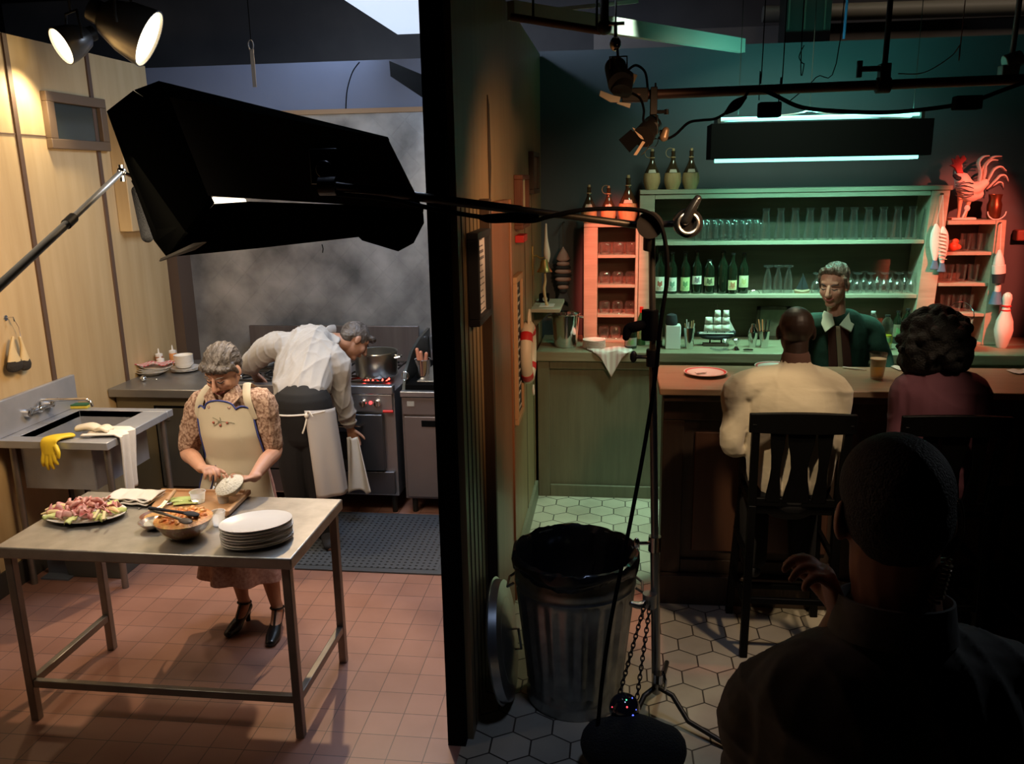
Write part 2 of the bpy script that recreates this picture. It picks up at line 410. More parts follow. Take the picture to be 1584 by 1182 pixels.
# window / vent high on the left wall
wf = MB()
y0, y1, z0, z1 = 5.0, 5.62, 2.53, 2.87
wf.box(LX, LX+0.04, y0, y1, z1-0.06, z1).box(LX, LX+0.04, y0, y1, z0, z0+0.06).box(LX, LX+0.04, y0, y0+0.07, z0+0.06, z1-0.06).box(LX, LX+0.04, y1-0.07, y1, z0+0.06, z1-0.06)
w1 = struct(wf.build('window_1', mat('window_frame_brown', (0.13, 0.085, 0.05), 0.5), bevel=0.004))
MB().box(LX+0.001, LX+0.010, y0+0.06, y1-0.06, z0+0.05, z1-0.05).build('pane', mat('dark_pane', (0.03, 0.035, 0.025), 0.2), w1)
# boxed-in panel in the corner
bx = MB().box(LX, LX+0.10, 5.66, 6.2, 1.98, 2.78)
b_ = bx.build('wall_cabinet', panel, bevel=0.006); tag(b_, 'plain tan plywood wall box beside the dark window in the corner', 'cabinet')

blue = mat('blue_grey_paint', (0.17, 0.20, 0.28), 0.7, 0, (0.14, 0.165, 0.24), 2, 0.6)
struct(MB().box(-4.2, -0.68, 6.5, 6.6, 0, 3.18).build('wall_back', blue))
# metal splash tiles with a diagonal grid
def splash_mat():
    m = mat('mottled_steel_sheet', (0.15, 0.155, 0.16), 0.33, 0.45, (0.52, 0.52, 0.52), 3.2, 0.42, detail=9)
    nt = m.node_tree; L = nt.links.new; b = nt.nodes['Principled BSDF']
    tc = nt.nodes.new('ShaderNodeTexCoord'); mp = nt.nodes.new('ShaderNodeMapping'); mp.inputs['Rotation'].default_value = (0, math.radians(45), 0)
    mp.inputs['Scale'].default_value = (6.2, 6.2, 6.2); L(tc.outputs['Object'], mp.inputs[0])
    sp = nt.nodes.new('ShaderNodeSeparateXYZ'); L(mp.outputs[0], sp.inputs[0]); outs = []
    for ax in (0, 2):
        f = nt.nodes.new('ShaderNodeMath'); f.operation = 'FRACT'; L(sp.outputs[ax], f.inputs[0])
        g = nt.nodes.new('ShaderNodeMath'); g.operation = 'LESS_THAN'; g.inputs[1].default_value = 0.035; L(f.outputs[0], g.inputs[0]); outs.append(g)
    mx = nt.nodes.new('ShaderNodeMath'); mx.operation = 'MAXIMUM'; L(outs[0].outputs[0], mx.inputs[0]); L(outs[1].outputs[0], mx.inputs[1])
    bp = nt.nodes.new('ShaderNodeBump'); bp.inputs['Strength'].default_value = 1.0; bp.inputs['Distance'].default_value = 0.012
    L(mx.outputs[0], bp.inputs['Height']); L(bp.outputs[0], b.inputs['Normal'])
    return m
struct(MB().box(-3.42, -0.68, 6.47, 6.498, 0, 2.80).build('wall_splash', splash_mat()))
struct(MB().box(-3.42, -0.68, 6.455, 6.498, 2.80, 2.835).build('trim_5', mat('tan_trim', (0.32, 0.2, 0.11), 0.6)))
struct(MB().box(-3.62, -3.42, 6.26, 6.495, 0, 2.86).build('trim_6', mat('brown_pilaster', (0.085, 0.055, 0.04), 0.6)))

# partition between kitchen and bar
PX = -0.575
partm = wood('bar_side_panelling', (0.21, 0.14, 0.065), (0.29, 0.20, 0.10), 2.5, 0.45, 'z', 0.05)
pm = MB().box(-0.66, PX, 3.05, 6.495, 0, ZW+0.02)
struct(pm.build('wall_middle', partm))
struct(MB().box(-0.675, -0.600, 3.00, 3.048, 0, 3.9).build('trim_7', M['black']))
grv = mat('groove_dark', (0.05, 0.035, 0.02), 0.8)
# upright casing on the bar side with a head board
cas = wood('red_brown_casing', (0.20, 0.085, 0.04), (0.27, 0.12, 0.06), 3, 0.4, 'z', 0.04)
struct(MB().box(PX, PX+0.035, 3.60, 4.26, 0, 2.20).build('trim_8', cas, bevel=0.004))
struct(MB().box(PX, PX+0.045, 3.555, 3.60, 0, 2.22).build('trim_9', M['brown'], bevel=0.003))
struct(MB().box(PX, PX+0.045, 4.26, 4.31, 0, 2.20).build('trim_10', cas, bevel=0.003))
struct(MB().box(PX, PX+0.02, 4.47, 5.84, 0, 0.13).build('baseboard_right', M['green_wood']))
for i, y in enumerate((3.12, 3.21, 3.30, 3.39, 3.48, 5.3, 5.75)):
    struct(MB().box(PX, PX+0.003, y-0.003, y+0.003, 0.02, 2.2).build('trim_%d' % (11+i), grv))
# bar back wall, studio wall beyond, bottom band
barwall = mat('dark_slate_paint', (0.075, 0.085, 0.095), 0.75, 0, (0.06, 0.068, 0.078), 2, 0.6)
struct(MB().box(-0.66, 5.0, 6.52, 6.62, 0, 3.20).build('wall_bar', barwall))
struct(MB().box(-6, 6, 8.05, 8.15, 0, 4.5).build('wall_studio', mat('studio_wall', (0.05, 0.045, 0.045), 0.8, 0, (0.09, 0.08, 0.075), 1.2, 0.3)))
struct(MB().box(5.0, 5.1, -1.5, 8.05, 0, 4.5).build('wall_right', M['black']))
struct(MB().box(-6.0, -5.9, -1.5, 8.05, 0, 4.5).build('wall_outer', M['black']))
struct(MB().box(-6, 5.1, -1.6, -1.5, 0, 4.5).build('wall_rear', M['black']))
# ================================================================== KITCHEN
def xf(mb, Mx):
    mb.v = [Mx @ p for p in mb.v]; return mb
def TR(c, rot=(0, 0, 0), s=(1, 1, 1)):
    return Matrix.Translation(Vector(c)) @ Euler(rot).to_matrix().to_4x4() @ Matrix.Diagonal((*s, 1))
TZ = 0.84
# ---- prep table
t = thing('work_table', 'steel kitchen work table with square legs standing in front of the woman', 'table', (-1.92, 3.28, 0))
tx0, tx1, ty0, ty1 = -2.57, -1.275, 2.96, 3.61
MB().box(tx0, tx1, ty0, ty1, TZ-0.05, TZ).build('tabletop', M['steel_table'], t, bevel=0.006)
for x in (tx0+0.02, tx1-0.055):
    for y in (ty0+0.02, ty1-0.055):
        MB().box(x, x+0.036, y, y+0.036, 0, TZ-0.05).build('leg', M['steel_leg'], t, bevel=0.003)
MB().box(tx0+0.056, tx1-0.055, ty0+0.024, ty0+0.052, 0.165, 0.20).build('stretcher', M['steel_leg'], t, bevel=0.003)
for x in (tx0+0.022, tx1-0.052):
    MB().box(x, x+0.03, ty0+0.056, ty1-0.055, 0.165, 0.20).build('stretcher', M['steel_leg'], t, bevel=0.003)

# ---- range
rg = thing('gas_range', 'steel restaurant gas range with burning burners under the stockpot', 'stove', (-2.15, 5.8, 0))
RX0, RX1, RY = -2.80, -1.50, 5.40
stove = mat('range_steel', (0.36, 0.37, 0.40), 0.35, 0.9, (0.46, 0.47, 0.5), 4, 0.6, 0.02, 50)
MB().box(RX0, RX1, RY+0.03, 6.3, 0.14, 0.90).build('body', stove, rg, bevel=0.004)
MB().box(RX0, RX1, RY-0.01, RY+0.06, 0.885, 0.945).build('front_rail', stove, rg, bevel=0.008)
cp = MB().box(RX0+0.01, RX1-0.01, RY, RY+0.04, 0.765, 0.882).build('control_panel', stove, rg, bevel=0.003)
for x in (-2.6, -2.45, -2.2, -1.98, -1.71, -1.61):
    k = MB().cyl((x, RY-0.03, 0.825), (x, RY, 0.825), 0.024, 0.028, 20).box(x-0.005, x+0.005, RY-0.045, RY-0.028, 0.803, 0.847)
    k.build('knob', M['chrome'], cp, bevel=0.002)
MB().ell((-1.66, RY-0.004, 0.825), 0.012).build('pilot_light', mat('pilot_red', (0.6, 0.02, 0.02), 0.4, emit=(1, 0.05, 0.05), estr=3.0), cp)
MB().cyl((-1.5, RY-0.02, 0.77), (-1.57, RY-0.02, 0.77), 0.01).build('red_tag', M['red'], cp)
dr = MB().box(RX0+0.02, RX1-0.08, RY-0.02, RY+0.028, 0.34, 0.745).build('door', mat('oven_door', (0.10, 0.11, 0.13), 0.3, 0.8), rg, bevel=0.006)
MB().box(RX0+0.25, RX1-0.28, RY-0.024, RY-0.019, 0.42, 0.62).build('oven_glass', M['blackgloss'], dr)
hb = MB().tube([(RX0+0.25, RY-0.02, 0.68), (RX0+0.25, RY-0.07, 0.68), (RX1-0.22, RY-0.07, 0.68), (RX1-0.22, RY-0.02, 0.68)], 0.011, 10)
hb.build('handle', M['chrome'], dr)
MB().box(RX0+0.02, RX1-0.02, RY, RY+0.028, 0.16, 0.325).build('kick_drawer', mat('oven_drawer', (0.12, 0.12, 0.14), 0.35, 0.8), rg, bevel=0.004)
for x in (RX0+0.05, RX1-0.05):
    for y in (RY+0.08, 6.2):
        MB().cyl((x, y, 0), (x, y, 0.14), 0.018, 0.024, 12).build('leg', M['rig'], rg)
MB().box(RX0-0.1, RX1-0.02, 6.30, 6.33, 0.85, 1.20).build('back_panel', mat('range_back', (0.13, 0.11, 0.115), 0.4, 0.7, (0.2, 0.18, 0.18), 3, 0.6, stretch=(5, 1, 0.6)), rg, bevel=0.004)
for gx in (-2.55, -2.15, -1.76):
    for gy in (5.70, 6.07):
        g = MB()
        g.tube([(gx + 0.15*a, gy + 0.15*b, 0.935) for a, b in ((-1, -1), (1, -1), (1, 1), (-1, 1))], 0.008, 6, True)
        for k in range(8):
            a = k*PI/4; g.bar((gx + 0.04*math.cos(a), gy + 0.04*math.sin(a), 0.94), (gx + 0.15*math.cos(a), gy + 0.15*math.sin(a), 0.94), 0.01, 0.014)
        g.build('burner_grate', M['rig'], rg)
pc = (W(583, 575, 5.72).x, 5.72)
fl = mat('burner_glow', (0.9, 0.1, 0.05), 0.5, emit=(1.0, 0.06, 0.04), estr=9.0)
for k in range(9):
    a = PI + k*PI/8
    f = MB().lathe([(0.006, 0), (0.009, 0.008), (0.001, 0.024)], (pc[0] + 0.09*math.cos(a), 5.70 + 0.09*math.sin(a), 0.915), 8); f.build('flame', fl, rg)

pc = (W(583, 575, 5.72).x, 5.72)
pot = thing('stockpot', 'wide steel stockpot standing on the lit burner', 'pot', (pc[0], pc[1], 0.947))
PR = 0.150
MB().lathe([(0.0, 0.0), (PR-0.01, 0.0), (PR, 0.012), (PR, 0.165), (PR+0.007, 0.17), (PR+0.005, 0.176), (PR-0.004, 0.172), (PR-0.004, 0.02), (0.0, 0.014)], (pc[0], pc[1], 0.947), 40).build('pot_body', mat('pot_steel', (0.55, 0.54, 0.5), 0.28, 1.0), pot)
for sx in (-1, 1):
    c = Vector((pc[0] + sx*PR, pc[1] - 0.02*sx, 1.085))
    MB().tube([c + Vector((0, -0.035, 0)), c + Vector((sx*0.035, -0.03, 0.005)), c + Vector((sx*0.04, 0, 0.006)), c + Vector((sx*0.035, 0.03, 0.005)), c + Vector((0, 0.035, 0))], 0.007, 8).build('handle', M['chrome'], pot)
mb_ = WZ(398, 545, 0.95)
m2 = MB().lathe([(0, 0), (0.06, 0), (0.12, 0.06), (0.135, 0.125), (0.14, 0.125), (0.125, 0.055), (0.062, -0.004), (0, -0.004)], (-2.62, 5.98, 0.955), 36)
tag(m2.build('mixing_bowl', M['steel']), 'large steel mixing bowl on the range behind the cook in white', 'bowl')
pn = thing('saute_pan', 'small dark frying pan on the burner left of the stockpot', 'pan', (-2.15, 5.72, 0.95))
MB().lathe([(0, 0), (0.09, 0), (0.115, 0.045), (0.118, 0.045), (0.094, -0.003), (0, -0.003)], (-2.17, 5.75, 0.951), 32).build('pan_body', M['rig'], pn)
MB().bar((-2.1, 5.66, 0.99), (-2.0, 5.52, 1.01), 0.02, 0.008).build('handle', M['steel'], pn)

# ---- griddle cabinet to the right of the range
gc = thing('griddle_cabinet', 'steel griddle cabinet with black recessed pull beside the range', 'cabinet', (-1.1, 5.85, 0))
gx0, gx1, gy = -1.455, -0.70, 5.42
cabm = mat('cabinet_steel_warm', (0.20, 0.17, 0.17), 0.42, 0.7, (0.26, 0.225, 0.225), 3, 0.6)
MB().box(gx0, gx1, gy+0.02, 6.35, 0.12, 0.88).build('body', cabm, gc, bevel=0.004)
MB().box(gx0, gx1, gy-0.015, gy+0.05, 0.865, 0.905).build('front_rail', stove, gc, bevel=0.006)
MB().box(gx0+0.01, gx1-0.02, gy-0.003, gy+0.02, 0.74, 0.86).build('upper_panel', cabm, gc, bevel=0.003)
MB().box(gx0+0.045, gx0+0.095, gy-0.006, gy-0.002, 0.80, 0.835).build('maker_plate', mat('plate_grey', (0.35, 0.34, 0.32), 0.5), gc)
dd = MB().box(gx0+0.02, gx1-0.02, gy-0.004, gy+0.02, 0.14, 0.725).build('door', cabm, gc, bevel=0.004)
MB().box(gx0+0.14, gx0+0.30, gy-0.008, gy-0.002, 0.655, 0.70).build('pull', M['black'], dd, bevel=0.003)
for x in (gx0+0.05, gx1-0.06):
    for y in (gy+0.08, 6.25): MB().cyl((x, y, 0), (x, y, 0.12), 0.02, n=10).build('leg', M['rig'], gc)
MB().box(gx0+0.03, gx1-0.01, gy+0.03, 6.25, 0.88, 0.945).build('griddle_plate', M['black'], gc, bevel=0.006)
sg = [(gx0+0.005, gy+0.03, 0.90), (gx0+0.005, gy+0.10, 1.02), (gx0+0.005, gy+0.30, 1.12), (gx0+0.005, gy+0.55, 1.17), (gx0+0.005, 6.30, 1.19), (gx0+0.005, 6.30, 0.90)]
MB().prism(sg, (0.02, 0, 0)).build('splash_guard', mat('guard_dark', (0.06, 0.065, 0.06), 0.35, 0.6), gc)
MB().box(gx0+0.03, gx1, 6.24, 6.34, 1.03, 1.13).build('back_shelf', stove, gc, bevel=0.004)
MB().box(gx0+0.12, gx1-0.03, 6.26, 6.40, 1.135, 1.20).build('flue', M['black'], gc)
sb = MB().box(gx0+0.10, gx1-0.02, 5.50, 6.0, 0.946, 0.958).build('sheet_tray', M['steel'], bevel=0.003)
tag(sb, 'shallow steel tray on the black griddle', 'tray')
# canister with sausages
cc = WZ(655, 585, 0.958); cc.y = min(cc.y, 5.8)
cn = thing('steel_canister', 'tall steel canister holding sausages on the griddle tray', 'canister', cc)
MB().lathe([(0, 0), (0.045, 0), (0.055, 0.135), (0.058, 0.138), (0.053, 0.135), (0.043, 0.005), (0, 0.005)], cc, 28).build('canister_body', M['chrome'], cn)
for k, (dx, dy, h) in enumerate([(-0.025, 0.01, 0.20), (-0.005, -0.01, 0.185), (0.015, 0.012, 0.17)]):
    s_ = MB().limb([cc + Vector((dx*0.5, dy*0.5, 0.02)), cc + Vector((dx, dy, 0.10)), cc + Vector((dx*1.6, dy*1.3, h))], [0.014, 0.015, 0.013], n=10, sub=4)
    tag(s_.build('sausage', mat('sausage_skin', (0.50, 0.20, 0.12), 0.4)), 'reddish sausage standing up in the steel canister', 'sausage', 'sausages in the canister')
cj = WZ(685, 583, 0.958); cj.y = min(cj.y, 5.8)
vj = MB().lathe([(0, 0), (0.03, 0), (0.022, 0.05), (0.032, 0.14), (0.034, 0.145), (0.03, 0.14), (0.02, 0.05), (0.026, 0.006), (0, 0.006)], cj, 24)
tag(vj.build('bar_jar', M['chrome']), 'slim steel jar holding leafy celery on the griddle tray', 'jar')
for k in range(4):
    a = k*1.7; s_ = MB().limb([cj + Vector((0.004*math.cos(a), 0.004*math.sin(a), 0.05)), cj + Vector((0.012*math.cos(a), 0.012*math.sin(a), 0.17)), cj + Vector((0.03*math.cos(a)-0.01, 0.02*math.sin(a), 0.27 + 0.01*k))], [0.006, 0.009, (0.015, 0.003)], n=8, sub=4)
    tag(s_.build('celery_stalk', mat('celery_green', (0.26, 0.45, 0.10), 0.5)), 'green celery stalk standing in the slim steel jar', 'celery', 'celery stalks in the jar')
wh = cc + Vector((-0.10, -0.12, 0.012))
wb = MB()
for k in range(5): 
    a = k*PI/5; wb.tube([wh + Vector((0.045*math.cos(q)*math.cos(a)*0.6, 0.03*math.sin(a)*math.cos(q), 0.03 + 0.03*math.sin(q))) for q in np.linspace(0, 2*PI, 18)[:-1]], 0.0012, 4, True)
tag(wb.build('wire_strainer', M['chrome']), 'crumpled wire strainer lying in front of the sausage canister', 'strainer')

# ---- left counter
ct = thing('prep_counter', 'steel topped kitchen counter with cupboard under it along the back wall', 'counter', (-3.15, 5.8, 0))
MB().box(LX+0.005, RX0-0.005, 5.27, 6.25, 0.87, 0.93).build('countertop', mat('counter_steel', (0.27, 0.26, 0.25), 0.38, 0.8, (0.36, 0.35, 0.34), 4, 0.6), ct, bevel=0.006)
MB().box(LX+0.02, RX0-0.01, 5.33, 6.25, 0.08, 0.868).build('body', mat('counter_body', (0.17, 0.145, 0.09), 0.45, 0.4), ct, bevel=0.004)
MB().box(LX+0.30, RX0-0.06, 5.322, 5.33, 0.20, 0.80).build('dark_reveal', M['black'], ct)
dr2 = MB().box(LX+0.315, RX0-0.07, 5.31, 5.325, 0.21, 0.785).build('door', mat('counter_door', (0.12, 0.115, 0.10), 0.4, 0.6), ct, bevel=0.003)
MB().box(LX+0.33, LX+0.42, 5.30, 5.31, 0.70, 0.72).build('pull', M['steel'], dr2)
MB().box(LX+0.03, RX0-0.02, 5.38, 6.2, 0.0, 0.08).build('plinth', M['black'], ct)

def plate_prof(r, h=0.018, foot=0.55):
    return [(0, 0), (r*foot, 0), (r*0.7, h*0.35), (r, h), (r, h+0.003), (r*0.68, h*0.35+0.004), (r*foot*0.95, 0.005), (0, 0.005)]
CZ = 0.93
c0 = WZ(233, 580, CZ)
for k in range(4):
    o = xf(MB().lathe(plate_prof(0.125, 0.03), n=36), TR(c0 + Vector((0.012*k, 0.01*k, 0.012*k)), (0.02*k, 0.03*(k % 2), 0), (1, 0.72, 1))).build('oval_platter', M['white'])
    tag(o, ORD[k] + ' white oval platter from the bottom, stacked by the sauce bottles', 'platter', 'oval platters on the counter')
ck = mat('red_check_cloth', (0.70, 0.62, 0.58), 0.9)
def checks(m, sc, red):
    nt = m.node_tree; L = nt.links.new; b = nt.nodes['Principled BSDF']; tc = nt.nodes.new('ShaderNodeTexCoord')
    sp = nt.nodes.new('ShaderNodeSeparateXYZ'); L(tc.outputs['Object'], sp.inputs[0]); o_ = []
    for ax in (0, 1):
        a = nt.nodes.new('ShaderNodeMath'); a.operation = 'MULTIPLY'; a.inputs[1].default_value = sc; L(sp.outputs[ax], a.inputs[0])
        f = nt.nodes.new('ShaderNodeMath'); f.operation = 'FRACT'; L(a.outputs[0], f.inputs[0])
        g = nt.nodes.new('ShaderNodeMath'); g.operation = 'LESS_THAN'; g.inputs[1].default_value = 0.5; L(f.outputs[0], g.inputs[0]); o_.append(g)
    s = nt.nodes.new('ShaderNodeMath'); s.operation = 'ADD'; L(o_[0].outputs[0], s.inputs[0]); L(o_[1].outputs[0], s.inputs[1])
    d = nt.nodes.new('ShaderNodeMath'); d.operation = 'MULTIPLY'; d.inputs[1].default_value = 0.5; L(s.outputs[0], d.inputs[0])
    mx = nt.nodes.new('ShaderNodeMixRGB'); mx.inputs[1].default_value = (0.7, 0.62, 0.58, 1); mx.inputs[2].default_value = (*red, 1)
    L(d.outputs[0], mx.inputs[0]); L(mx.outputs[0], b.inputs['Base Color'])
checks(ck, 38, (0.55, 0.05, 0.07))
def cloth(c, w, d, rot, h=0.012, waves=3, seed=1, drop=None):
    r_ = random.Random(seed); ph = r_.random()*6
    def fn(u, v):
        x = (u-.5)*w; y = (v-.5)*d
        z = h*(0.5 + 0.5*math.sin(u*waves*2*PI + ph + 2*v)) * (0.6+0.4*math.sin(v*5+ph)) + 0.006
        e = 1 + 0.05*math.sin(7*u+ph) ; y *= e
        if drop: x, y, z = drop(x, y, z, u, v)
        return Vector((x, y, z))
    return xf(MB().grid(fn, 28, 24), TR(c, (0, 0, rot)))
tag(cloth(c0 + Vector((0.03, 0.03, 0.068)), 0.27, 0.12, 0.25, 0.02, 2, 3).build('check_cloth', ck, solid=0.006), 'red and white checked cloth folded on the oval platters', 'cloth')
c1 = WZ(287, 574, CZ)
for k in range(3):
    o = MB().lathe(plate_prof(0.105, 0.016), c1 + Vector((0, 0, 0.007*k)), 36).build('dinner_plate', M['white'])
    tag(o, ORD[k] + ' white dinner plate from the bottom under the stacked bowls', 'plate', 'dinner plates under the bowls')
for k in range(6):
    o = MB().lathe([(0, 0), (0.045, 0), (0.068, 0.022), (0.070, 0.034), (0.067, 0.034), (0.063, 0.022), (0.043, 0.006), (0, 0.006)], c1 + Vector((-0.005, 0, 0.030 + 0.0125*k)), 32).build('small_bowl', M['white'])
    tag(o, ORD[k] + ' small white bowl from the bottom of the pile on the counter', 'bowl', 'small bowls on the counter')
for (px, py, c, l, h) in ((237, 556, (0.40, 0.16, 0.08), 'brown sauce squeeze bottle nearest the panelled wall', 0.12), (243, 560, (0.72, 0.70, 0.68), 'cloudy white squeeze bottle in front of the sauce bottles', 0.10), (251, 558, (0.62, 0.27, 0.10), 'orange sauce squeeze bottle beside the stacked bowls', 0.135)):
    p = Vector({237: (-3.455, 5.90, CZ), 243: (-3.40, 5.82, CZ), 251: (-3.375, 5.96, CZ)}[px]); s_ = thing('squeeze_bottle', l, 'bottle', p, 'squeeze bottles on the counter')
    MB().lathe([(0, 0), (0.026, 0), (0.028, 0.01), (0.028, h-0.02), (0.02, h-0.004), (0, h-0.004)], p, 20).build('bottle_body', mat('sauce_%d' % px, c, 0.35), s_)
    MB().lathe([(0.028, h-0.02), (0.028, h-0.002), (0.008, h+0.004), (0.003, h+0.04), (0, h+0.04)], p, 16).build('nozzle_cap', M['plastic'], s_)
p = WZ(222, 590, CZ)
lad = thing('ladle', 'small shiny steel ladle lying in front of the oval platters', 'ladle', p)
MB().ell(p + Vector((0, 0, 0.022)), (0.024, 0.024, 0.02)).build('ladle_cup', M['chrome'], lad)
MB().limb([p + Vector((0.01, 0, 0.02)), p + Vector((0.09, 0.02, 0.012))], [0.005, 0.004], n=8).build('handle', M['chrome'], lad)

# ---- sink
sk = thing('utility_sink', 'deep steel utility sink on pipe legs against the panelled wall', 'sink', (-3.15, 4.5, 0))
SX0, SX1, SY0, SY1, SZ = LX+0.005, -2.80, 4.15, 4.87, 0.91
sinkm = mat('sink_steel', (0.34, 0.36, 0.40), 0.36, 0.45, (0.5, 0.51, 0.54), 6, 0.6, 0.03, 40)
bx0, bx1, by0, by1, bz = SX0+0.10, SX1-0.16, SY0+0.09, SY1-0.07, 0.60
r_ = MB().box(SX0, SX1, SY0, by0, SZ-0.045, SZ).box(SX0, SX1, by1, SY1, SZ-0.045, SZ).box(SX0, bx0, by0, by1, SZ-0.045, SZ).box(bx1, SX1, by0, by1, SZ-0.045, SZ)
r_.build('rim', sinkm, sk, bevel=0.004)
b_ = MB().box(bx0-0.004, bx0, by0, by1, bz, SZ-0.002).box(bx1, bx1+0.004, by0, by1, bz, SZ-0.002).box(bx0, bx1, by0-0.004, by0, bz, SZ-0.002).box(bx0, bx1, by1, by1+0.004, bz, SZ-0.002).box(bx0-0.004, bx1+0.004, by0-0.004, by1+0.004, bz-0.004, bz)
b_.build('basin', sinkm, sk)
MB().box(SX0, SX0+0.03, SY0, SY1+0.03, SZ, 1.12).build('backsplash', sinkm, sk, bevel=0.004)
for x in (SX0+0.07, SX1-0.045):
    for y in (SY0+0.06, SY1-0.06):
        MB().cyl((x, y, 0), (x, y, SZ-0.045), 0.019, n=14).build('leg', M['steel_leg'], sk)
for y in (SY0+0.06, SY1-0.06): MB().cyl((SX0+0.07, y, 0.24), (SX1-0.045, y, 0.24), 0.014, n=10).build('stretcher', M['steel_leg'], sk)
fy = WX(60, 618, -3.44).y
fa = MB().cyl((-3.44, fy-0.12, 1.0), (-3.44, fy+0.12, 1.0), 0.013).cyl((-3.465, fy-0.10, 1.0), (-3.43, fy-0.10, 1.0), 0.024).cyl((-3.465, fy+0.10, 1.0), (-3.43, fy+0.10, 1.0), 0.024).ell((-3.44, fy, 1.0), 0.024)
fa = fa.build('faucet', M['chrome'], sk)
MB().tube([(-3.44, fy, 1.0), (-3.44, fy, 1.04), (-3.42, fy, 1.055), (-3.16, fy+0.03, 1.055), (-3.13, fy+0.03, 1.045), (-3.12, fy+0.03, 1.01)], 0.010, 10).build('spout', M['chrome'], fa)
for s_ in (-1, 1):
    MB().bar((-3.42, fy+s_*0.10-0.035, 1.025), (-3.42, fy+s_*0.10+0.035, 1.03), 0.014, 0.01).cyl((-3.43, fy+s_*0.10, 1.0), (-3.415, fy+s_*0.10, 1.03), 0.01).build('tap_handle', M['chrome'], fa)
# sponge
p = WZ(125, 631, SZ)
sp = thing('sponge', 'yellow and green sponge on the far rim of the sink', 'sponge', p)
xf(MB().box(-0.055, 0.055, -0.03, 0.03, 0.001, 0.02), TR(p, (0, 0, 0.15))).build('sponge_foam', mat('sponge_yellow', (0.75, 0.62, 0.08), 0.9, bump=0.4, bscale=300), sp, bevel=0.003)
xf(MB().box(-0.055, 0.055, -0.03, 0.03, 0.02, 0.028), TR(p, (0, 0, 0.15))).build('scouring_pad', mat('pad_green', (0.03, 0.12, 0.05), 0.9), sp)
# rubber gloves over the near rim
def glove(name, label, m, p, seed, hang=True):
    r2 = random.Random(seed); g = MB()
    if hang:
        g.limb([p + Vector((0.06, 0.09, 0.012)), p + Vector((0.02, 0.02, 0.02)), p + Vector((0, -0.022, 0.004)), p + Vector((0, -0.032, -0.06))], [(0.045, 0.014), (0.05, 0.014), (0.052, 0.012), (0.045, 0.016)], side=(1, 0, 0))
        for k, (dx, ln) in enumerate(((-0.034, 0.07), (-0.012, 0.09), (0.012, 0.085), (0.034, 0.06))):
            g.limb([p + Vector((dx*0.9, -0.032, -0.06)), p + Vector((dx*1.1, -0.042, -0.06-ln*0.6)), p + Vector((dx*1.25, -0.034, -0.06-ln))], [0.014, 0.012, 0.009], n=10)
        g.limb([p + Vector((0.045, -0.03, -0.02)), p + Vector((0.062, -0.04, -0.05)), p + Vector((0.06, -0.04, -0.08))], [0.014, 0.012, 0.009], n=10)
    else:
        g.limb([p + Vector((-0.07, 0.0, 0.02)), p + Vector((0, 0.01, 0.03)), p + Vector((0.05, 0.0, 0.022))], [(0.04, 0.02), (0.042, 0.022), (0.035, 0.016)], side=(0, 1, 0))
        for k in range(4): g.limb([p + Vector((0.05, -0.025+0.017*k, 0.02)), p + Vector((0.09, -0.035+0.022*k, 0.03)), p + Vector((0.12, -0.03+0.02*k, 0.014))], [0.011, 0.011, 0.009], n=8)
    tag(g.build(name, m, remesh=0.004, sm=2), label, 'glove')
glove('rubber_glove', 'yellow rubber glove hanging over the near rim of the sink', mat('glove_yellow', (0.80, 0.58, 0.03), 0.45), WZ(112, 668, SZ) + Vector((0, 0, 0)) - Vector((0, WZ(112, 668, SZ).y - SY0 - 0.005, 0)), 2)
glove('rubber_glove', 'crumpled pale glove lying on the sink rim behind the yellow one', mat('glove_cream', (0.66, 0.60, 0.47), 0.6), WZ(140, 668, SZ + 0.01), 3, False)
# towel over right rim of sink
def towel(u, v):
    w = 0.17; L_ = v*0.54; y = 4.30 + (u-.5)*w*(1 - 0.25*max(0, v-.3)) + 0.012*math.sin(v*5)
    ripple = 0.010*math.sin(u*14 + v*3)
    a = 0.20
    if L_ < a: x, z = SX1 - a + L_, SZ + 0.014 + ripple*0.6 
    else: x, z = SX1 + 0.014 + ripple + 0.01*math.sin(u*6), SZ + 0.010 - (L_-a)
    return Vector((x, y + (0.03*v), z))
tag(MB().grid(towel, 22, 34).build('dish_towel', M['cloth'], solid=0.008), 'off white dish towel draped over the right edge of the sink', 'towel')
# plastic tubs under the sink
tub = MB().lathe([(0, 0), (0.9, 0), (1.0, 1.0), (1.06, 1.0), (1.06, 0.94), (0.96, 0.94), (0.86, 0.05), (0, 0.05)], n=4)
xf(tub, TR((-3.10, 4.52, 0.0), (0, 0, 0), (1, 1, 1)) @ Matrix.Diagonal((0.27, 0.33, 0.20, 1)) @ Matrix.Rotation(PI/4, 4, 'Z'))
tag(tub.build('bus_tub', mat('dark_grey_tub', (0.07, 0.075, 0.07), 0.5), bevel=0.01, smooth=False), 'dark grey plastic tub on the floor under the sink', 'tub')
tag(MB().box(-3.0, -2.86, 4.62, 5.15, 0.0, 0.10).build('floor_drain_box', mat('pale_box', (0.30, 0.32, 0.33), 0.5), bevel=0.006), 'low pale grey box on the floor behind the sink leg', 'box')
dp = MB().box(-3.42, -3.24, 4.26, 4.34, 0.0, 0.01).box(-3.42, -3.24, 4.335, 4.345, 0, 0.12)
tag(dp.build('dust_pan', mat('blue_grey_plastic', (0.12, 0.14, 0.18), 0.5)), 'blue grey dustpan standing by the back leg of the sink', 'dustpan')
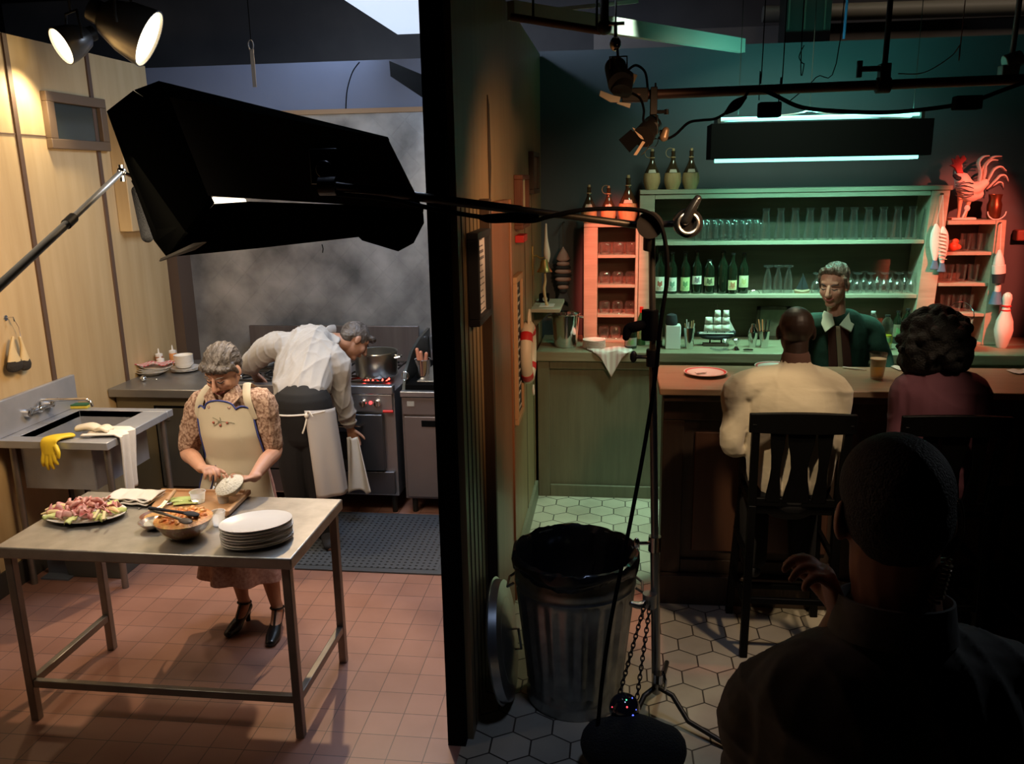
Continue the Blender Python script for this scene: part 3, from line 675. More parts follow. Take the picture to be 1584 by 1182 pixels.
# brushes on a hook
hk = thing('wall_hook', 'wall hook with a wire loop on the panelled wall', 'hook', WX(8, 492, LX))
hp = WX(8, 492, LX)
MB().tube([hp, hp + Vector((0.05, 0, 0.005)), hp + Vector((0.055, 0, -0.02))], 0.004, 8).cyl(hp, hp + Vector((0.006, 0, 0)), 0.016).build('hook_arm', M['chrome'], hk)
MB().tube([hp + Vector((0.05, 0.0, 0.0)), hp + Vector((0.052, 0.03, -0.06)), hp + Vector((0.04, 0.05, -0.12))], 0.002, 6).build('wire', M['chrome'], hk)
for k, (px, py, l) in enumerate(((22, 560, 'pale straw hand brush hanging on the wall left of the sink'), (38, 558, 'smaller straw hand brush hanging behind the other brush'))):
    p = WX(px, py, LX+0.05)
    br = thing('hand_brush', l, 'brush', p, 'straw brushes on the hook')
    s = 1 - 0.3*k
    MB().limb([p + Vector((0, 0.02-0.03*k, 0.14)), p + Vector((0, 0, 0.08)), p + Vector((0, 0, 0.0))], [0.008, (0.02*s, 0.012), (0.055*s, 0.022)], side=(0, 1, 0)).build('brush_block', mat('brush_straw', (0.58, 0.45, 0.24), 0.7), br)
    MB().limb([p + Vector((0, 0, 0.0)), p + Vector((0, 0, -0.02)), p + Vector((0, 0, -0.035))], [(0.056*s, 0.022), (0.064*s, 0.026), (0.06*s, 0.024)], side=(0, 1, 0)).build('bristles', mat('bristles_dark', (0.03, 0.025, 0.02), 0.9, bump=1.0, bscale=250), br)

# ---- floor mat with holes
mm = mat('rubber_mat', (0.045, 0.05, 0.058), 0.5)
nt = mm.node_tree; vo = nt.nodes.new('ShaderNodeTexVoronoi'); vo.inputs['Scale'].default_value = 26; vo.inputs['Randomness'].default_value = 0
tc = nt.nodes.new('ShaderNodeTexCoord'); nt.links.new(tc.outputs['Object'], vo.inputs['Vector'])
cr_ = nt.nodes.new('ShaderNodeValToRGB'); cr_.color_ramp.elements[0].position = 0.36; cr_.color_ramp.elements[0].color = (0.003, 0.003, 0.003, 1); cr_.color_ramp.elements[1].position = 0.42; cr_.color_ramp.elements[1].color = (0.07, 0.078, 0.09, 1)
nt.links.new(vo.outputs['Distance'], cr_.inputs[0]); nt.links.new(cr_.outputs[0], nt.nodes['Principled BSDF'].inputs['Base Color'])
fm = thing('floor_mat', 'black rubber kitchen mat with drain holes lying before the range', 'mat', (-1.5, 5, 0))
MB().box(-1.98, -1.05, 4.57, 5.38, 0.001, 0.012).build('mat_field', mm, fm)
e = MB().box(-2.03, -1.01, 4.52, 4.57, 0.001, 0.010).box(-2.03, -1.01, 5.38, 5.42, 0.001, 0.010).box(-2.03, -1.98, 4.57, 5.38, 0.001, 0.010).box(-1.05, -1.01, 4.57, 5.38, 0.001, 0.010)
e.build('mat_border', mat('mat_border', (0.06, 0.066, 0.075), 0.5), fm)

# ================================================================== THINGS ON THE WORK TABLE
# antipasto platter
pp = WZ(133, 800, TZ)
o = xf(MB().lathe([(0, 0), (0.55, 0), (0.72, 0.25), (1.0, 1.0), (1.0, 1.12), (0.7, 0.42), (0.5, 0.2), (0, 0.2)], n=48), TR(pp, (0, 0, 0.05), (0.185, 0.125, 0.022))).build('serving_platter', M['white'])
tag(o, 'white oval platter piled with cold meats at the left end of the work table', 'platter')
ham = mat('ham_pink', (0.46, 0.10, 0.09), 0.45, 0, (0.74, 0.44, 0.38), 26, 0.35)
salami = mat('salami_red', (0.40, 0.07, 0.05), 0.45, 0, (0.66, 0.40, 0.32), 60, 0.5)
cheese = mat('cheese_yellow', (0.78, 0.64, 0.34), 0.5)
leaf = mat('lettuce_green', (0.42, 0.50, 0.12), 0.5, 0, (0.62, 0.64, 0.28), 14, 0.6)
melon = mat('melon_cream', (0.80, 0.60, 0.30), 0.5)
def on_platter(a, r, z=0.02): return pp + Vector((0.185*r*math.cos(a), 0.125*r*math.sin(a), z))
for k in range(7):
    a = k*2*PI/7 + 0.2; c = on_platter(a, 0.72, 0.022)
    fn = lambda u, v, a=a, k=k: Vector(((u-.5)*0.105, (v-.5)*0.05*(1-abs(u-.5)*1.0), 0.012*math.sin(v*PI) + 0.005*math.sin(u*18)*abs(v-.5)*2 + 0.006))
    tag(xf(MB().grid(fn, 12, 6), TR(c, (0.15, 0.05, a + 0.2))).build('lettuce_leaf', leaf, solid=0.002), 'green lettuce leaf sticking out around the edge of the meat platter', 'leaf', 'lettuce leaves on the platter')
for k in range(16):
    a = k*2*PI/16 + 0.1; rr = 0.68 if k % 2 else 0.38; c = on_platter(a, rr, 0.034 + 0.012*(1-rr))
    fn = lambda u, v, k=k: Vector(((u-.5)*0.072, (v-.5)*0.036*(1+0.4*math.sin(u*5+k)) + 0.008*math.sin(u*9+k), 0.010*math.sin(u*2*PI*1.5 + k) + 0.010*math.cos(v*4+k) + 0.010))
    tag(xf(MB().grid(fn, 14, 6), TR(c, (0.25*math.sin(k), 0.2, a + k))).build('ham_slice', ham, solid=0.003), 'folded pink ham slice on the meat platter', 'ham', 'ham slices on the platter')
for k in range(9):
    a = k*2.4; c = on_platter(a, 0.22 + 0.05*(k % 3), 0.052 + 0.003*k)
    tag(xf(MB().limb([(-0.02, 0, 0), (0, 0.003, 0.004), (0.022, 0, 0)], [0.009, 0.012, 0.008], n=9, sub=3), TR(c, (0, 0.3*math.sin(k), a))).build('salami_roll', salami), 'dark red salami roll heaped in the middle of the meat platter', 'salami', 'salami rolls on the platter')
for k, (px, py, a) in enumerate(((118, 781, 1.2), (135, 785, 0.8), (149, 796, 1.7), (161, 798, 2.0), (126, 779, 1.3))):
    c = WZ(px, py, TZ + 0.055)
    tag(xf(MB().box(-0.028, 0.028, -0.006, 0.006, -0.005, 0.006), TR(c, (0, -0.35, a))).build('cheese_stick', cheese, bevel=0.002), 'pale yellow cheese stick laid on the cold meats', 'cheese', 'cheese sticks on the platter')
for k, (px, py, a) in enumerate(((82, 795, 0.15), (170, 790, -0.2), (90, 786, 0.5))):
    c = WZ(px, py, TZ + 0.035)
    tag(xf(MB().limb([(-0.05, 0, 0), (0, 0.012, 0.006), (0.05, 0, 0)], [(0.004, 0.004), (0.013, 0.011), (0.004, 0.004)], n=10), TR(c, (0, 0, a))).build('melon_wedge', melon), 'cream coloured melon wedge on the rim of the meat platter', 'melon', 'melon wedges on the platter')
# napkins
c = WZ(208, 776, TZ)
for k in range(3):
    tag(cloth(c + Vector((0.004*k, 0.003*k, 0.006 + 0.010*k)), 0.23, 0.13, -0.12 + 0.06*k, 0.012, 3, 20+k).build('folded_napkin', M['cloth'], solid=0.006), ORD[k] + ' folded white napkin from the bottom of the pile behind the platter', 'napkin', 'white napkins on the table')
# carving knife beside the napkins
def knife(name, label, a, b, hm, hl=0.4, bw=0.022, z0=0.0):
    a, b = Vector(a), Vector(b); d = (b-a); s = d.normalized().cross(Vector((0, 0, 1)))
    k_ = thing(name, label, 'knife', a)
    h = a + d*hl
    MB().limb([a, a + d*hl*0.5, h], [(0.009, 0.008), (0.011, 0.010), (0.010, 0.008)], side=s, n=10).build('handle', hm, k_)
    MB().prism([h - s*bw*.4, h + s*bw*.5, a + d*0.85 + s*bw*.5, b - s*bw*.3, a + d*.9 - s*bw*.5, h - s*bw*.4 + d*0.02], (0, 0, 0.0022)).build('blade', M['chrome'], k_)
    return k_
knife('kitchen_knife', 'long steel knife lying right of the white napkins', WZ(243, 770, TZ+0.008), WZ(212, 788, TZ+0.004), M['steel'], 0.3, 0.014)
# cutting board
cb = thing('cutting_board', 'wooden board with raised edge behind the glass pasta bowl', 'cutting board', WZ(310, 780, TZ))
bw = wood('board_wood', (0.42, 0.22, 0.10), (0.52, 0.30, 0.15), 5, 0.45, 'x', 0.02)
q = [WZ(250, 764, TZ+0.001), WZ(386, 766, TZ+0.001), WZ(352, 800, TZ+0.001), WZ(228, 797, TZ+0.001)]
q = [Vector((v.x, v.y, TZ + 0.001)) for v in q]
MB().prism(q, (0, 0, 0.014)).build('board', bw, cb, bevel=0.003)
MB().bar(q[1] + Vector((0, 0, 0.018)), q[2] + Vector((0, 0, 0.018)), 0.02, 0.022).build('edge_strip', bw, cb, bevel=0.004)
MB().bar(q[0] + Vector((0, 0, 0.018)), q[1] + Vector((-0.02, 0, 0.018)), 0.012, 0.018).build('edge_strip', bw, cb, bevel=0.004)
BZ = TZ + 0.016
for k, (px, py, a) in enumerate(((279, 772, 0.1), (284, 775, 0.2), (290, 771, 0.05), (275, 777, 0.15), (287, 779, 0.25))):
    c = WZ(px, py, BZ + 0.008)
    s_ = xf(MB().limb([(-0.05, 0, 0), (0, 0.004, 0.002), (0.05, 0, 0)], [(0.011, 0.006), (0.012, 0.006), (0.009, 0.005)], side=(0, 1, 0), n=10), TR(c + Vector((0, 0, 0.004*(k % 2))), (0, 0, a)))
    tag(s_.build('celery_stick', mat('celery_pale', (0.48, 0.58, 0.20), 0.5)), 'cut celery stick on the wooden board', 'celery', 'celery sticks on the board')
knife('paring_knife', 'knife with a pale wooden handle resting against the board', WZ(270, 760, BZ + 0.045), WZ(240, 796, TZ + 0.012), mat('pale_handle', (0.50, 0.31, 0.17), 0.5), 0.38, 0.024)
# plastic tubs / cups
def cup(px, py, z, r, h, label, nm='plastic_cup'):
    p = WZ(px, py, z)
    m = mat('frosted_plastic', (0.80, 0.78, 0.74), 0.5); m.node_tree.nodes['Principled BSDF'].inputs['Subsurface Weight'].default_value = 1.0; m.node_tree.nodes['Principled BSDF'].inputs['Subsurface Scale'].default_value = 0.03; m.node_tree.nodes['Principled BSDF'].inputs['Subsurface Radius'].default_value = (1, 0.95, 0.9)
    o = MB().lathe([(0, 0), (r*.8, 0), (r, h), (r+0.003, h), (r+0.002, h+0.002), (r*0.95, h), (r*.75, 0.004), (0, 0.004)], p, 28).build(nm, m)
    return tag(o, label, 'cup')
cup(307, 777, BZ, 0.035, 0.052, 'wide white plastic tub on the wooden board beside the celery')
cup(346, 777, BZ, 0.028, 0.040, 'small clear plastic cup under the hands of the woman')
cup(339, 812, TZ, 0.030, 0.062, 'white plastic tub standing between pasta bowl and plate stack')
# small bowls left of the pasta bowl
p = WZ(238, 818, TZ)
sb_ = MB().lathe([(0, 0), (0.022, 0), (0.045, 0.02), (0.058, 0.034), (0.060, 0.034), (0.046, 0.016), (0.022, -0.001), (0, -0.001)], p + Vector((0, 0, 0.002)), 32)
tag(sb_.build('foil_bowl', mat('patterned_foil', (0.5, 0.52, 0.55), 0.25, 0.8, (0.65, 0.4, 0.25), 40, 0.3)), 'small shiny patterned bowl at the left of the pasta bowl', 'bowl')
tag(MB().ell(p + Vector((0, 0, 0.026)), (0.040, 0.04, 0.010)).build('grated_cheese', mat('grated', (0.75, 0.70, 0.55), 0.9, bump=1.0, bscale=200)), 'mound of grated cheese in the small shiny bowl', 'cheese')
p = WZ(240, 804, TZ + 0.0)
tag(MB().lathe([(0, 0), (0.04, 0), (0.062, 0.02), (0.064, 0.02), (0.042, -0.001), (0, -0.001)], p + Vector((0, 0, 0.002)), 32).build('terracotta_dish', mat('dark_terracotta', (0.20, 0.08, 0.04), 0.4)), 'low terracotta dish with orange relish behind the shiny bowl', 'dish')
tag(MB().ell(p + Vector((0, 0, 0.016)), (0.046, 0.045, 0.010)).build('relish', mat('relish_orange', (0.62, 0.26, 0.08), 0.5, 0, (0.7, 0.5, 0.2), 60, 0.4, 0.8, 150)), 'orange relish filling the low terracotta dish', 'relish')
# glass bowl of pasta
p = WZ(287, 830, TZ); PB = p
gb = MB().lathe([(r_*1.09, z_*1.06) for r_, z_ in [(0, 0), (0.055, 0), (0.088, 0.03), (0.118, 0.085), (0.128, 0.104), (0.131, 0.106), (0.130, 0.109), (0.124, 0.106), (0.113, 0.083), (0.083, 0.032), (0.053, 0.006), (0, 0.006)]], p, 48)
tag(gb.build('glass_bowl', glass_mat('bowl_glass', (0.97, 0.95, 0.9), 0.02, 0.16)), 'large clear glass bowl filled with red pasta on the work table', 'bowl')
pm_ = mat('pasta_sauce', (0.60, 0.12, 0.03), 0.38, 0, (0.85, 0.50, 0.14), 30, 0.5, 0.9, 60)
MBp = MB().lathe([(r_*1.09, z_*1.06) for r_, z_ in [(0, 0.008), (0.052, 0.008), (0.082, 0.033), (0.110, 0.079), (0.09, 0.089), (0.04, 0.094), (0, 0.096)]], p, 36)
for k in range(26):
    a = k*2.4; r2 = 0.020*math.sqrt(k); 
    if r2 > 0.085: r2 = 0.085
    c = p + Vector((r2*math.cos(a), r2*math.sin(a), 0.102 - 0.06*r2))
    MBp.ell(c, (0.018, 0.012, 0.010), Euler((0, 0, a)).to_matrix(), 8, 6)
tag(MBp.build('pasta', pm_), 'penne in red sauce heaped in the glass bowl', 'pasta')['kind'] = 'stuff'
for k, (a, b, l, m_) in enumerate(((WZ(296, 795, TZ+0.118), WZ(232, 786, TZ+0.15), 'black handled serving spoon lying on the red pasta', M['ink']), (WZ(287, 806, TZ+0.116), WZ(234, 789, TZ+0.13), 'dark wooden serving spoon nearer the table edge in the pasta', M['brown']))):
    s_ = thing('serving_spoon', l, 'spoon', a, 'serving spoons in the pasta bowl')
    d = (b-a).normalized()
    MB().ell(a, (0.034, 0.022, 0.008), Matrix((d, Vector((0, 0, 1)).cross(d).normalized(), Vector((0, 0, 1)))).transposed()).build('spoon_head', m_, s_)
    MB().limb([a + d*0.02, (a+b)/2, b], [0.007, 0.006, 0.008], n=8).build('handle', M['steel'] if k else m_, s_)
# plates
p = WZ(399, 838, TZ)
for k in range(7):
    o = xf(MB().lathe([(0, 0), (0.55, 0), (0.75, 0.3), (1.0, 1.0), (1.0, 1.15), (0.72, 0.45), (0.55, 0.22), (0, 0.22)], n=48), TR(p + Vector((0.002*math.sin(k*2), 0.002*math.cos(k*3), 0.0125*k)), (0, 0, 0.5), (0.148, 0.112, 0.016))).build('oval_plate', M['white'])
    tag(o, ORD[k] + ' oval white plate from the bottom of the stack on the work table', 'plate', 'oval plates on the work table')
# ================================================================== BAR
CT = 1.10
bc = thing('back_counter', 'olive painted wooden back counter running under the bar shelves', 'counter', (1.5, 6.1, 0))
MB().box(-0.56, 4.6, 5.84, 6.515, CT-0.07, CT).build('countertop', wood('counter_top_wood', (0.20, 0.17, 0.11), (0.28, 0.24, 0.16), 5, 0.5, 'x'), bc, bevel=0.006)
MB().box(-0.55, 4.6, 5.89, 6.5, 0.0, CT-0.072).build('body', M['green_wood'], bc)
for x0, x1 in ((-0.555, -0.47), (0.50, 0.58), (1.55, 1.63)):
    MB().box(x0, x1, 5.865, 5.889, 0.0, CT-0.072).build('stile', M['green_wood'], bc, bevel=0.003)
for x0, x1 in ((-0.468, 0.498), (0.582, 1.548)):
    MB().box(x0, x1, 5.865, 5.889, 0.0, 0.09).build('rail', M['green_wood'], bc, bevel=0.003)
    MB().box(x0, x1, 5.865, 5.889, CT-0.13, CT-0.072).build('rail', M['green_wood'], bc, bevel=0.003)
sc2 = thing('side_counter', 'darker wooden counter return at the far right of the bar', 'counter', (3.1, 5.7, 0))
MB().box(2.86, 4.6, 5.2, 5.83, 1.14, 1.19).build('countertop', M['bar_top'], sc2, bevel=0.005)
MB().box(2.88, 4.6, 5.25, 5.82, 0, 1.138).build('body', M['bar_wood'], sc2)

br = thing('bar_counter', 'long dark wooden bar with pale worn top where the drinkers sit', 'bar', (2.2, 4.5, 0))
BX = 0.225; BT = 1.25
by_far = WZ(1018, 568, BT).y + 0.06
MB().box(BX, 4.7, 4.20, by_far, BT-0.035, BT).build('bar_top', M['bar_top'], br, bevel=0.006)
MB().box(BX+0.02, 4.7, 4.23, by_far-0.02, BT-0.075, BT-0.036).build('edge_moulding', M['brown'], br, bevel=0.006)
MB().box(BX+0.04, 4.7, 4.36, by_far-0.06, 0.0, BT-0.076).build('body', M['bar_wood'], br)
MB().box(BX+0.03, 4.7, 4.30, 4.358, 0, 0.17).build('kick_board', M['brown'], br, bevel=0.004)
MB().box(BX+0.03, 4.7, 4.33, 4.358, BT-0.20, BT-0.076).build('frieze', M['brown'], br, bevel=0.004)
for x in (BX+0.03, 1.16, 2.10, 3.04):
    MB().box(x, x+0.11, 4.335, 4.358, 0.172, BT-0.202).build('stile', M['brown'], br, bevel=0.004)
    MB().box(x+0.17, x+0.88, 4.345, 4.36, 0.30, BT-0.27).build('raised_panel', wood('red_panel_wood', (0.085, 0.036, 0.02), (0.12, 0.052, 0.028), 3, 0.45), br, bevel=0.008)
    MB().box(x+0.112, x+0.93, 4.34, 4.358, 0.172, 0.25).build('rail', M['brown'], br, bevel=0.003)

# ---- main shelf hutch
FY = 6.2
zt = W(1200, 291, FY).z; z1_ = W(1200, 373, FY).z; z2_ = W(1200, 456, FY).z
xl = W(990, 300, FY).x; xr = W(1470, 300, FY).x
h = thing('bar_shelves', 'tall weathered wooden bar shelf unit holding rows of glasses and wine', 'shelf unit', (1.2, 6.3, CT))
MB().box(xl, xr+0.01, FY-0.01, 6.50, zt-0.03, zt).build('top_board', M['shelf'], h, bevel=0.003)
MB().box(xl+0.10, xr-0.10, 6.47, 6.50, CT+0.002, zt-0.031).build('back_board', M['shelf_back'], h)
MB().box(xl, xl+0.105, FY, 6.47, CT+0.002, zt-0.031).build('side_board', M['shelf'], h, bevel=0.003)
xrb = W(1437, 530, FY).x
MB().prism([(xr-0.12, FY, zt-0.031), (xr, FY, zt-0.031), (xrb, FY, CT+0.002), (xrb-0.12, FY, CT+0.002)], (0, 0.27, 0)).build('side_board', M['shelf'], h, bevel=0.003)
for k, z in enumerate((z1_, z2_)):
    xe = xr - 0.12 - (xr-xrb)*(zt-z)/(zt-CT)
    MB().box(xl+0.106, xe-0.002, FY+0.01, 6.468, z-0.026, z).build('shelf', M['shelf'], h, bevel=0.002)
MB().box(xl+0.106, xr-0.125, FY, FY+0.02, zt-0.065, zt-0.032).build('fascia', M['shelf'], h, bevel=0.002)

# ---- left side shelves
l0, l1 = W(903, 400, FY).x, xl-0.004
lt = W(930, 346, FY).z
s = thing('side_shelf', 'narrow red lit shelf unit at the left end of the bar wall', 'shelf unit', (0, 6.3, CT))
MB().box(l0, l1, FY-0.005, 6.50, lt-0.025, lt).build('top_board', M['shelf'], s, bevel=0.002)
MB().box(l0, l0+0.10, FY, 6.47, CT+0.002, lt-0.026).build('side_board', M['shelf'], s, bevel=0.002)
MB().box(l1-0.02, l1, FY, 6.47, CT+0.002, lt-0.026).build('side_board', M['shelf'], s, bevel=0.002)
MB().box(l0, l1, 6.472, 6.50, CT+0.002, lt-0.026).build('back_board', M['shelf_back'], s)
LZ = [W(950, y, FY).z for y in (395, 441, 487)]
for z in LZ: MB().box(l0+0.101, l1-0.021, FY, 6.47, z-0.02, z).build('shelf', M['shelf'], s, bevel=0.002)
MB().box(l0+0.101, l1-0.021, FY, 6.47, CT+0.002, CT+0.02).build('shelf', M['shelf'], s)

# ---- right side shelves (leaning stile)
rt = W(1500, 341, FY).z
rs = thing('side_shelf', 'narrow red lit shelf unit with slanting side under the wooden rooster', 'shelf unit', (2.5, 6.3, CT))
xa, xb = W(1556, 341, FY).x, W(1541, 531, FY).x
MB().box(xr+0.004, xa-0.065, FY-0.005, 6.47, rt-0.028, rt).build('top_board', M['shelf'], rs, bevel=0.002)
MB().prism([(xa-0.065, FY-0.01, rt), (xa, FY-0.01, rt), (xb, FY-0.01, CT+0.002), (xb-0.10, FY-0.01, CT+0.002)], (0, 0.28, 0)).build('side_board', M['shelf'], rs, bevel=0.002)
def rx(z): return xb - 0.10 + (xa-0.065-xb+0.10)*(z-CT)/(rt-CT)
def lx(z): return xrb + 0.006 + (xr-xrb)*(z-CT)/(zt-CT)
MB().prism([(lx(rt), 6.472, rt-0.03), (rx(rt), 6.472, rt-0.03), (rx(CT), 6.472, CT+0.002), (lx(CT), 6.472, CT+0.002)], (0, 0.026, 0)).build('back_board', M['shelf_back'], rs)
RZ = [W(1500, y, FY).z for y in (390, 438, 485)]
for z in RZ: MB().box(lx(z)+0.002, rx(z)-0.002, FY, 6.47, z-0.022, z).build('shelf', M['shelf'], rs, bevel=0.002)
MB().box(lx(CT)+0.002, rx(CT)-0.002, FY, 6.47, CT+0.002, CT+0.02).build('shelf', M['shelf'], rs)

# ---- glasses
def glass(name, prof, m=None):
    return MB().lathe(prof, (0, 0, 0), 20).build(name, m or M['glass'])
def row(proto, cat, group, spots, labels, rot=None):
    for i, ((x, y, z), l) in enumerate(zip(spots, labels)):
        if i == 0: o = proto; o.location = (x, y, z); tag(o, l, cat, group)
        else: o = dup(proto, (x, y, z), l, group)
g = [(0, 0), (0.030, 0), (0.041, 0.012), (0.043, 0.04), (0.036, 0.085), (0.038, 0.088), (0.033, 0.084), (0.040, 0.04), (0.038, 0.014), (0, 0.006)]
jg = glass('stemless_glass', [(r, 0.088 - z) for r, z in g])
shelfn = ['top shelf', 'second shelf', 'third shelf']
sp_, lb_ = [], []
for k, z in enumerate(LZ):
    for i, px in enumerate((936, 956, 976)):
        p = W(px, 395, FY+0.09); sp_.append((p.x, p.y, z+0.001)); lb_.append(ORD[i] + ' upturned glass from the left on the ' + shelfn[k] + ' of the left red unit')
for i, px in enumerate((935, 953)):
    p = W(px, 395, FY+0.09); sp_.append((p.x, p.y, CT+0.021)); lb_.append(ORD[i] + ' upturned glass from the left at the bottom of the left red unit')
row(jg, 'glass', 'glasses in the left side unit', sp_, lb_)
# pilsners
pg = glass('pilsner_glass', [(0, 0.225), (0.027, 0.225), (0.029, 0.215), (0.022, 0.20), (0.028, 0.15), (0.038, 0.03), (0.040, 0.0), (0.038, 0.001), (0.026, 0.15), (0.020, 0.205), (0, 0.21)])
sp_, lb_ = [], []
for k in range(12):
    p = W(1183 + k*22.5, 372, FY+0.07); sp_.append((p.x, p.y, z1_+0.001)); lb_.append(ORD[k] + ' tall beer glass from the left in the front row of the top shelf')
for k in range(0):
    p = W(1194 + k*22.5, 372, FY+0.17); sp_.append((p.x, p.y, z1_+0.001)); lb_.append(ORD[k] + ' tall beer glass from the left in the back row of the top shelf')
row(pg, 'glass', 'tall beer glasses on the top shelf', sp_, lb_)
# mugs
mg = thing('beer_mug', 'x', 'mug')
MB().lathe([(0, 0.15), (0.034, 0.15), (0.042, 0.14), (0.042, 0.02), (0.044, 0.0), (0.041, 0.0), (0.037, 0.13), (0, 0.138)], n=20).build('mug_body', M['glass'], mg, world=False)
MB().tube([(0.04, 0, 0.03), (0.068, 0, 0.035), (0.074, 0, 0.075), (0.066, 0, 0.115), (0.04, 0, 0.12)], 0.006, 8).build('handle', M['glass'], mg, world=False)
sp_, lb_ = [], []
for k, px in enumerate((1083, 1102, 1122, 1144, 1166)):
    p = W(px, 372, FY+0.07); sp_.append((p.x, p.y, z1_+0.001)); lb_.append(ORD[k] + ' glass beer mug from the left in the front row of the top shelf')
for k, px in enumerate((1092, 1112, 1134, 1156)):
    p = W(px, 372, FY+0.18); sp_.append((p.x, p.y, z1_+0.001)); lb_.append(ORD[k] + ' glass beer mug from the left in the back row of the top shelf')
row(mg, 'mug', 'beer mugs on the top shelf', sp_, lb_)
# second shelf: three tall, nine round
tg = glass('footed_glass', [(0, 0.20), (0.033, 0.20), (0.034, 0.19), (0.010, 0.18), (0.014, 0.165), (0.030, 0.10), (0.034, 0.0), (0.032, 0.0), (0.028, 0.10), (0.010, 0.17), (0, 0.175)])
row(tg, 'glass', 'footed glasses on the middle shelf', [(W(px, 455, FY+0.09).x, FY+0.09, z2_+0.001) for px in (1186, 1202, 1218)], [ORD[k] + ' tall footed glass from the left beside the model sailboat' for k in range(3)])
rg_ = glass('round_glass', [(0, 0.145), (0.028, 0.145), (0.030, 0.138), (0.008, 0.13), (0.009, 0.105), (0.034, 0.075), (0.040, 0.04), (0.034, 0.0), (0.032, 0.0), (0.037, 0.04), (0.030, 0.075), (0, 0.10)])
sp_, lb_ = [], []
for k in range(9):
    p = W(1262 + k*21, 455, FY+0.08); sp_.append((p.x, p.y, z2_+0.001)); lb_.append(ORD[k] + ' round wine glass from the left in the front row behind the bartender')
for k in range(8):
    p = W(1272 + k*21, 455, FY+0.18); sp_.append((p.x, p.y, z2_+0.001)); lb_.append(ORD[k] + ' round wine glass from the left in the back row behind the bartender')
row(rg_, 'glass', 'round wine glasses on the middle shelf', sp_, lb_)
# tumblers in the right unit
tb = glass('tumbler', [(0, 0.002), (0.030, 0.002), (0.037, 0.12), (0.035, 0.12), (0.028, 0.01), (0, 0.01)])
sp_, lb_ = [], []
rn = ('top', 'middle', 'lower')
for r_i, (z, pxs) in enumerate(((RZ[0], (1492, 1508, 1520)), (RZ[1], (1470, 1490, 1509)), (RZ[2], (1470, 1488, 1506)))):
    for i, px in enumerate(pxs):
        p = W(px, 390, FY+0.10); sp_.append((p.x, p.y, z+0.001)); lb_.append(ORD[i] + ' straight glass from the left on the ' + rn[r_i] + ' shelf below the rooster')
row(tb, 'glass', 'straight glasses in the right side unit', sp_, lb_)
p = W(1474, 385, FY+0.06)
rf = MB().ell((p.x, p.y, RZ[0]+0.032), (0.035, 0.03, 0.032)).ell((p.x+0.01, p.y, RZ[0]+0.07), (0.024, 0.02, 0.02)).ell((p.x+0.03, p.y, RZ[0]+0.03), (0.025, 0.02, 0.02))
tag(rf.build('red_ornament', mat('orange_red', (0.62, 0.08, 0.03), 0.5), remesh=0.005), 'small lumpy red ornament beside the glasses below the rooster', 'ornament')

# ---- wine bottles
def wine(label, px, z, y, h=0.30, r=0.037, glassc=(0.01, 0.015, 0.008), labc=(0.78, 0.76, 0.66), lz=(0.05, 0.14), mark=(0.15, 0.3, 0.12), shoulder=0.6, group='wine bottles on the shelf', cap=(0.02, 0.02, 0.02), name='wine_bottle', liquid=None, full=False):
    p = W(px, 450, y); p.z = z + 0.001
    t = thing(name, label, 'bottle', p, group)
    s = shoulder*h
    prof = [(0, 0), (r*0.95, 0), (r, 0.006), (r, s), (r*0.85, s+0.025), (r*0.4, s+0.06), (r*0.36, h-0.02), (r*0.40, h-0.018), (r*0.40, h-0.008), (r*0.3, h-0.004), (0, h-0.004)]
    m = M['glass'] if liquid else mat('bottle_%d_%d' % (glassc[0]*999, glassc[1]*999), glassc, 0.08, coat=0.5)
    MB().lathe(prof, p, 24).build('bottle_glass', m, t)
    if liquid:
        MB().lathe([(0, 0.008), (r-0.004, 0.008), (r-0.004, s*0.62), (0, s*0.62)], p, 20).build('liquor', mat('liq_%s' % px, liquid, 0.1), t)
    MB().lathe([(0, h-0.008), (r*0.42, h-0.008), (r*0.42, h+0.004), (0, h+0.004)] if not full else [(r*0.39, s+0.07), (r*0.42, s+0.07), (r*0.42, h), (0, h+0.003), (0, h-0.004), (r*0.39, h-0.004)], p, 16).build('cap', mat('cap_%d%d' % (cap[0]*99, cap[1]*99), cap, 0.4), t)
    # label wraps the front of the bottle (facing -y)
    if labc:
        def lf(u, v, r2=r+0.0012, z0=lz[0], z1=lz[1]):
            a = -PI/2 + (u-.5)*2.1
            return p + Vector((r2*math.cos(a), r2*math.sin(a), z0 + (z1-z0)*v))
        lo = MB().grid(lf, 14, 1).build('paper_label', mat('lab_%d_%d_%d' % tuple(c*99 for c in labc), labc, 0.7), t)
        zc = (lz[0]+lz[1])/2
        mk = MB()
        mk.grid(lambda u, v: p + Vector(((r+0.002)*math.cos(-PI/2+(u-.5)*0.9), (r+0.002)*math.sin(-PI/2+(u-.5)*0.9), zc + (v-.5)*0.035 + 0.006*math.sin(u*9))), 10, 2)
        for q in range(3): mk.grid(lambda u, v, q=q: p + Vector(((r+0.002)*math.cos(-PI/2+(u-.5)*1.4), (r+0.002)*math.sin(-PI/2+(u-.5)*1.4), lz[0]+0.008+0.008*q + 0.003*v)), 8, 1)
        mk.build('label_print', mat('print_%d_%d' % (mark[0]*99, mark[1]*99), mark, 0.7), lo)
    return t
G_ = (0.012, 0.02, 0.010)
wine('dark wine bottle at the left end of the row, white label with red print', 1020, z2_, FY+0.08, 0.30, mark=(0.45, 0.12, 0.08), lz=(0.02, 0.125))
wine('dark wine bottle second from the left, white label with green print', 1039, z2_, FY+0.07, 0.30, mark=(0.2, 0.35, 0.25), lz=(0.02, 0.12))
wine('dark wine bottle third from the left with yellow green label', 1059, z2_, FY+0.08, 0.30, labc=(0.55, 0.66, 0.32), lz=(0.02, 0.12))
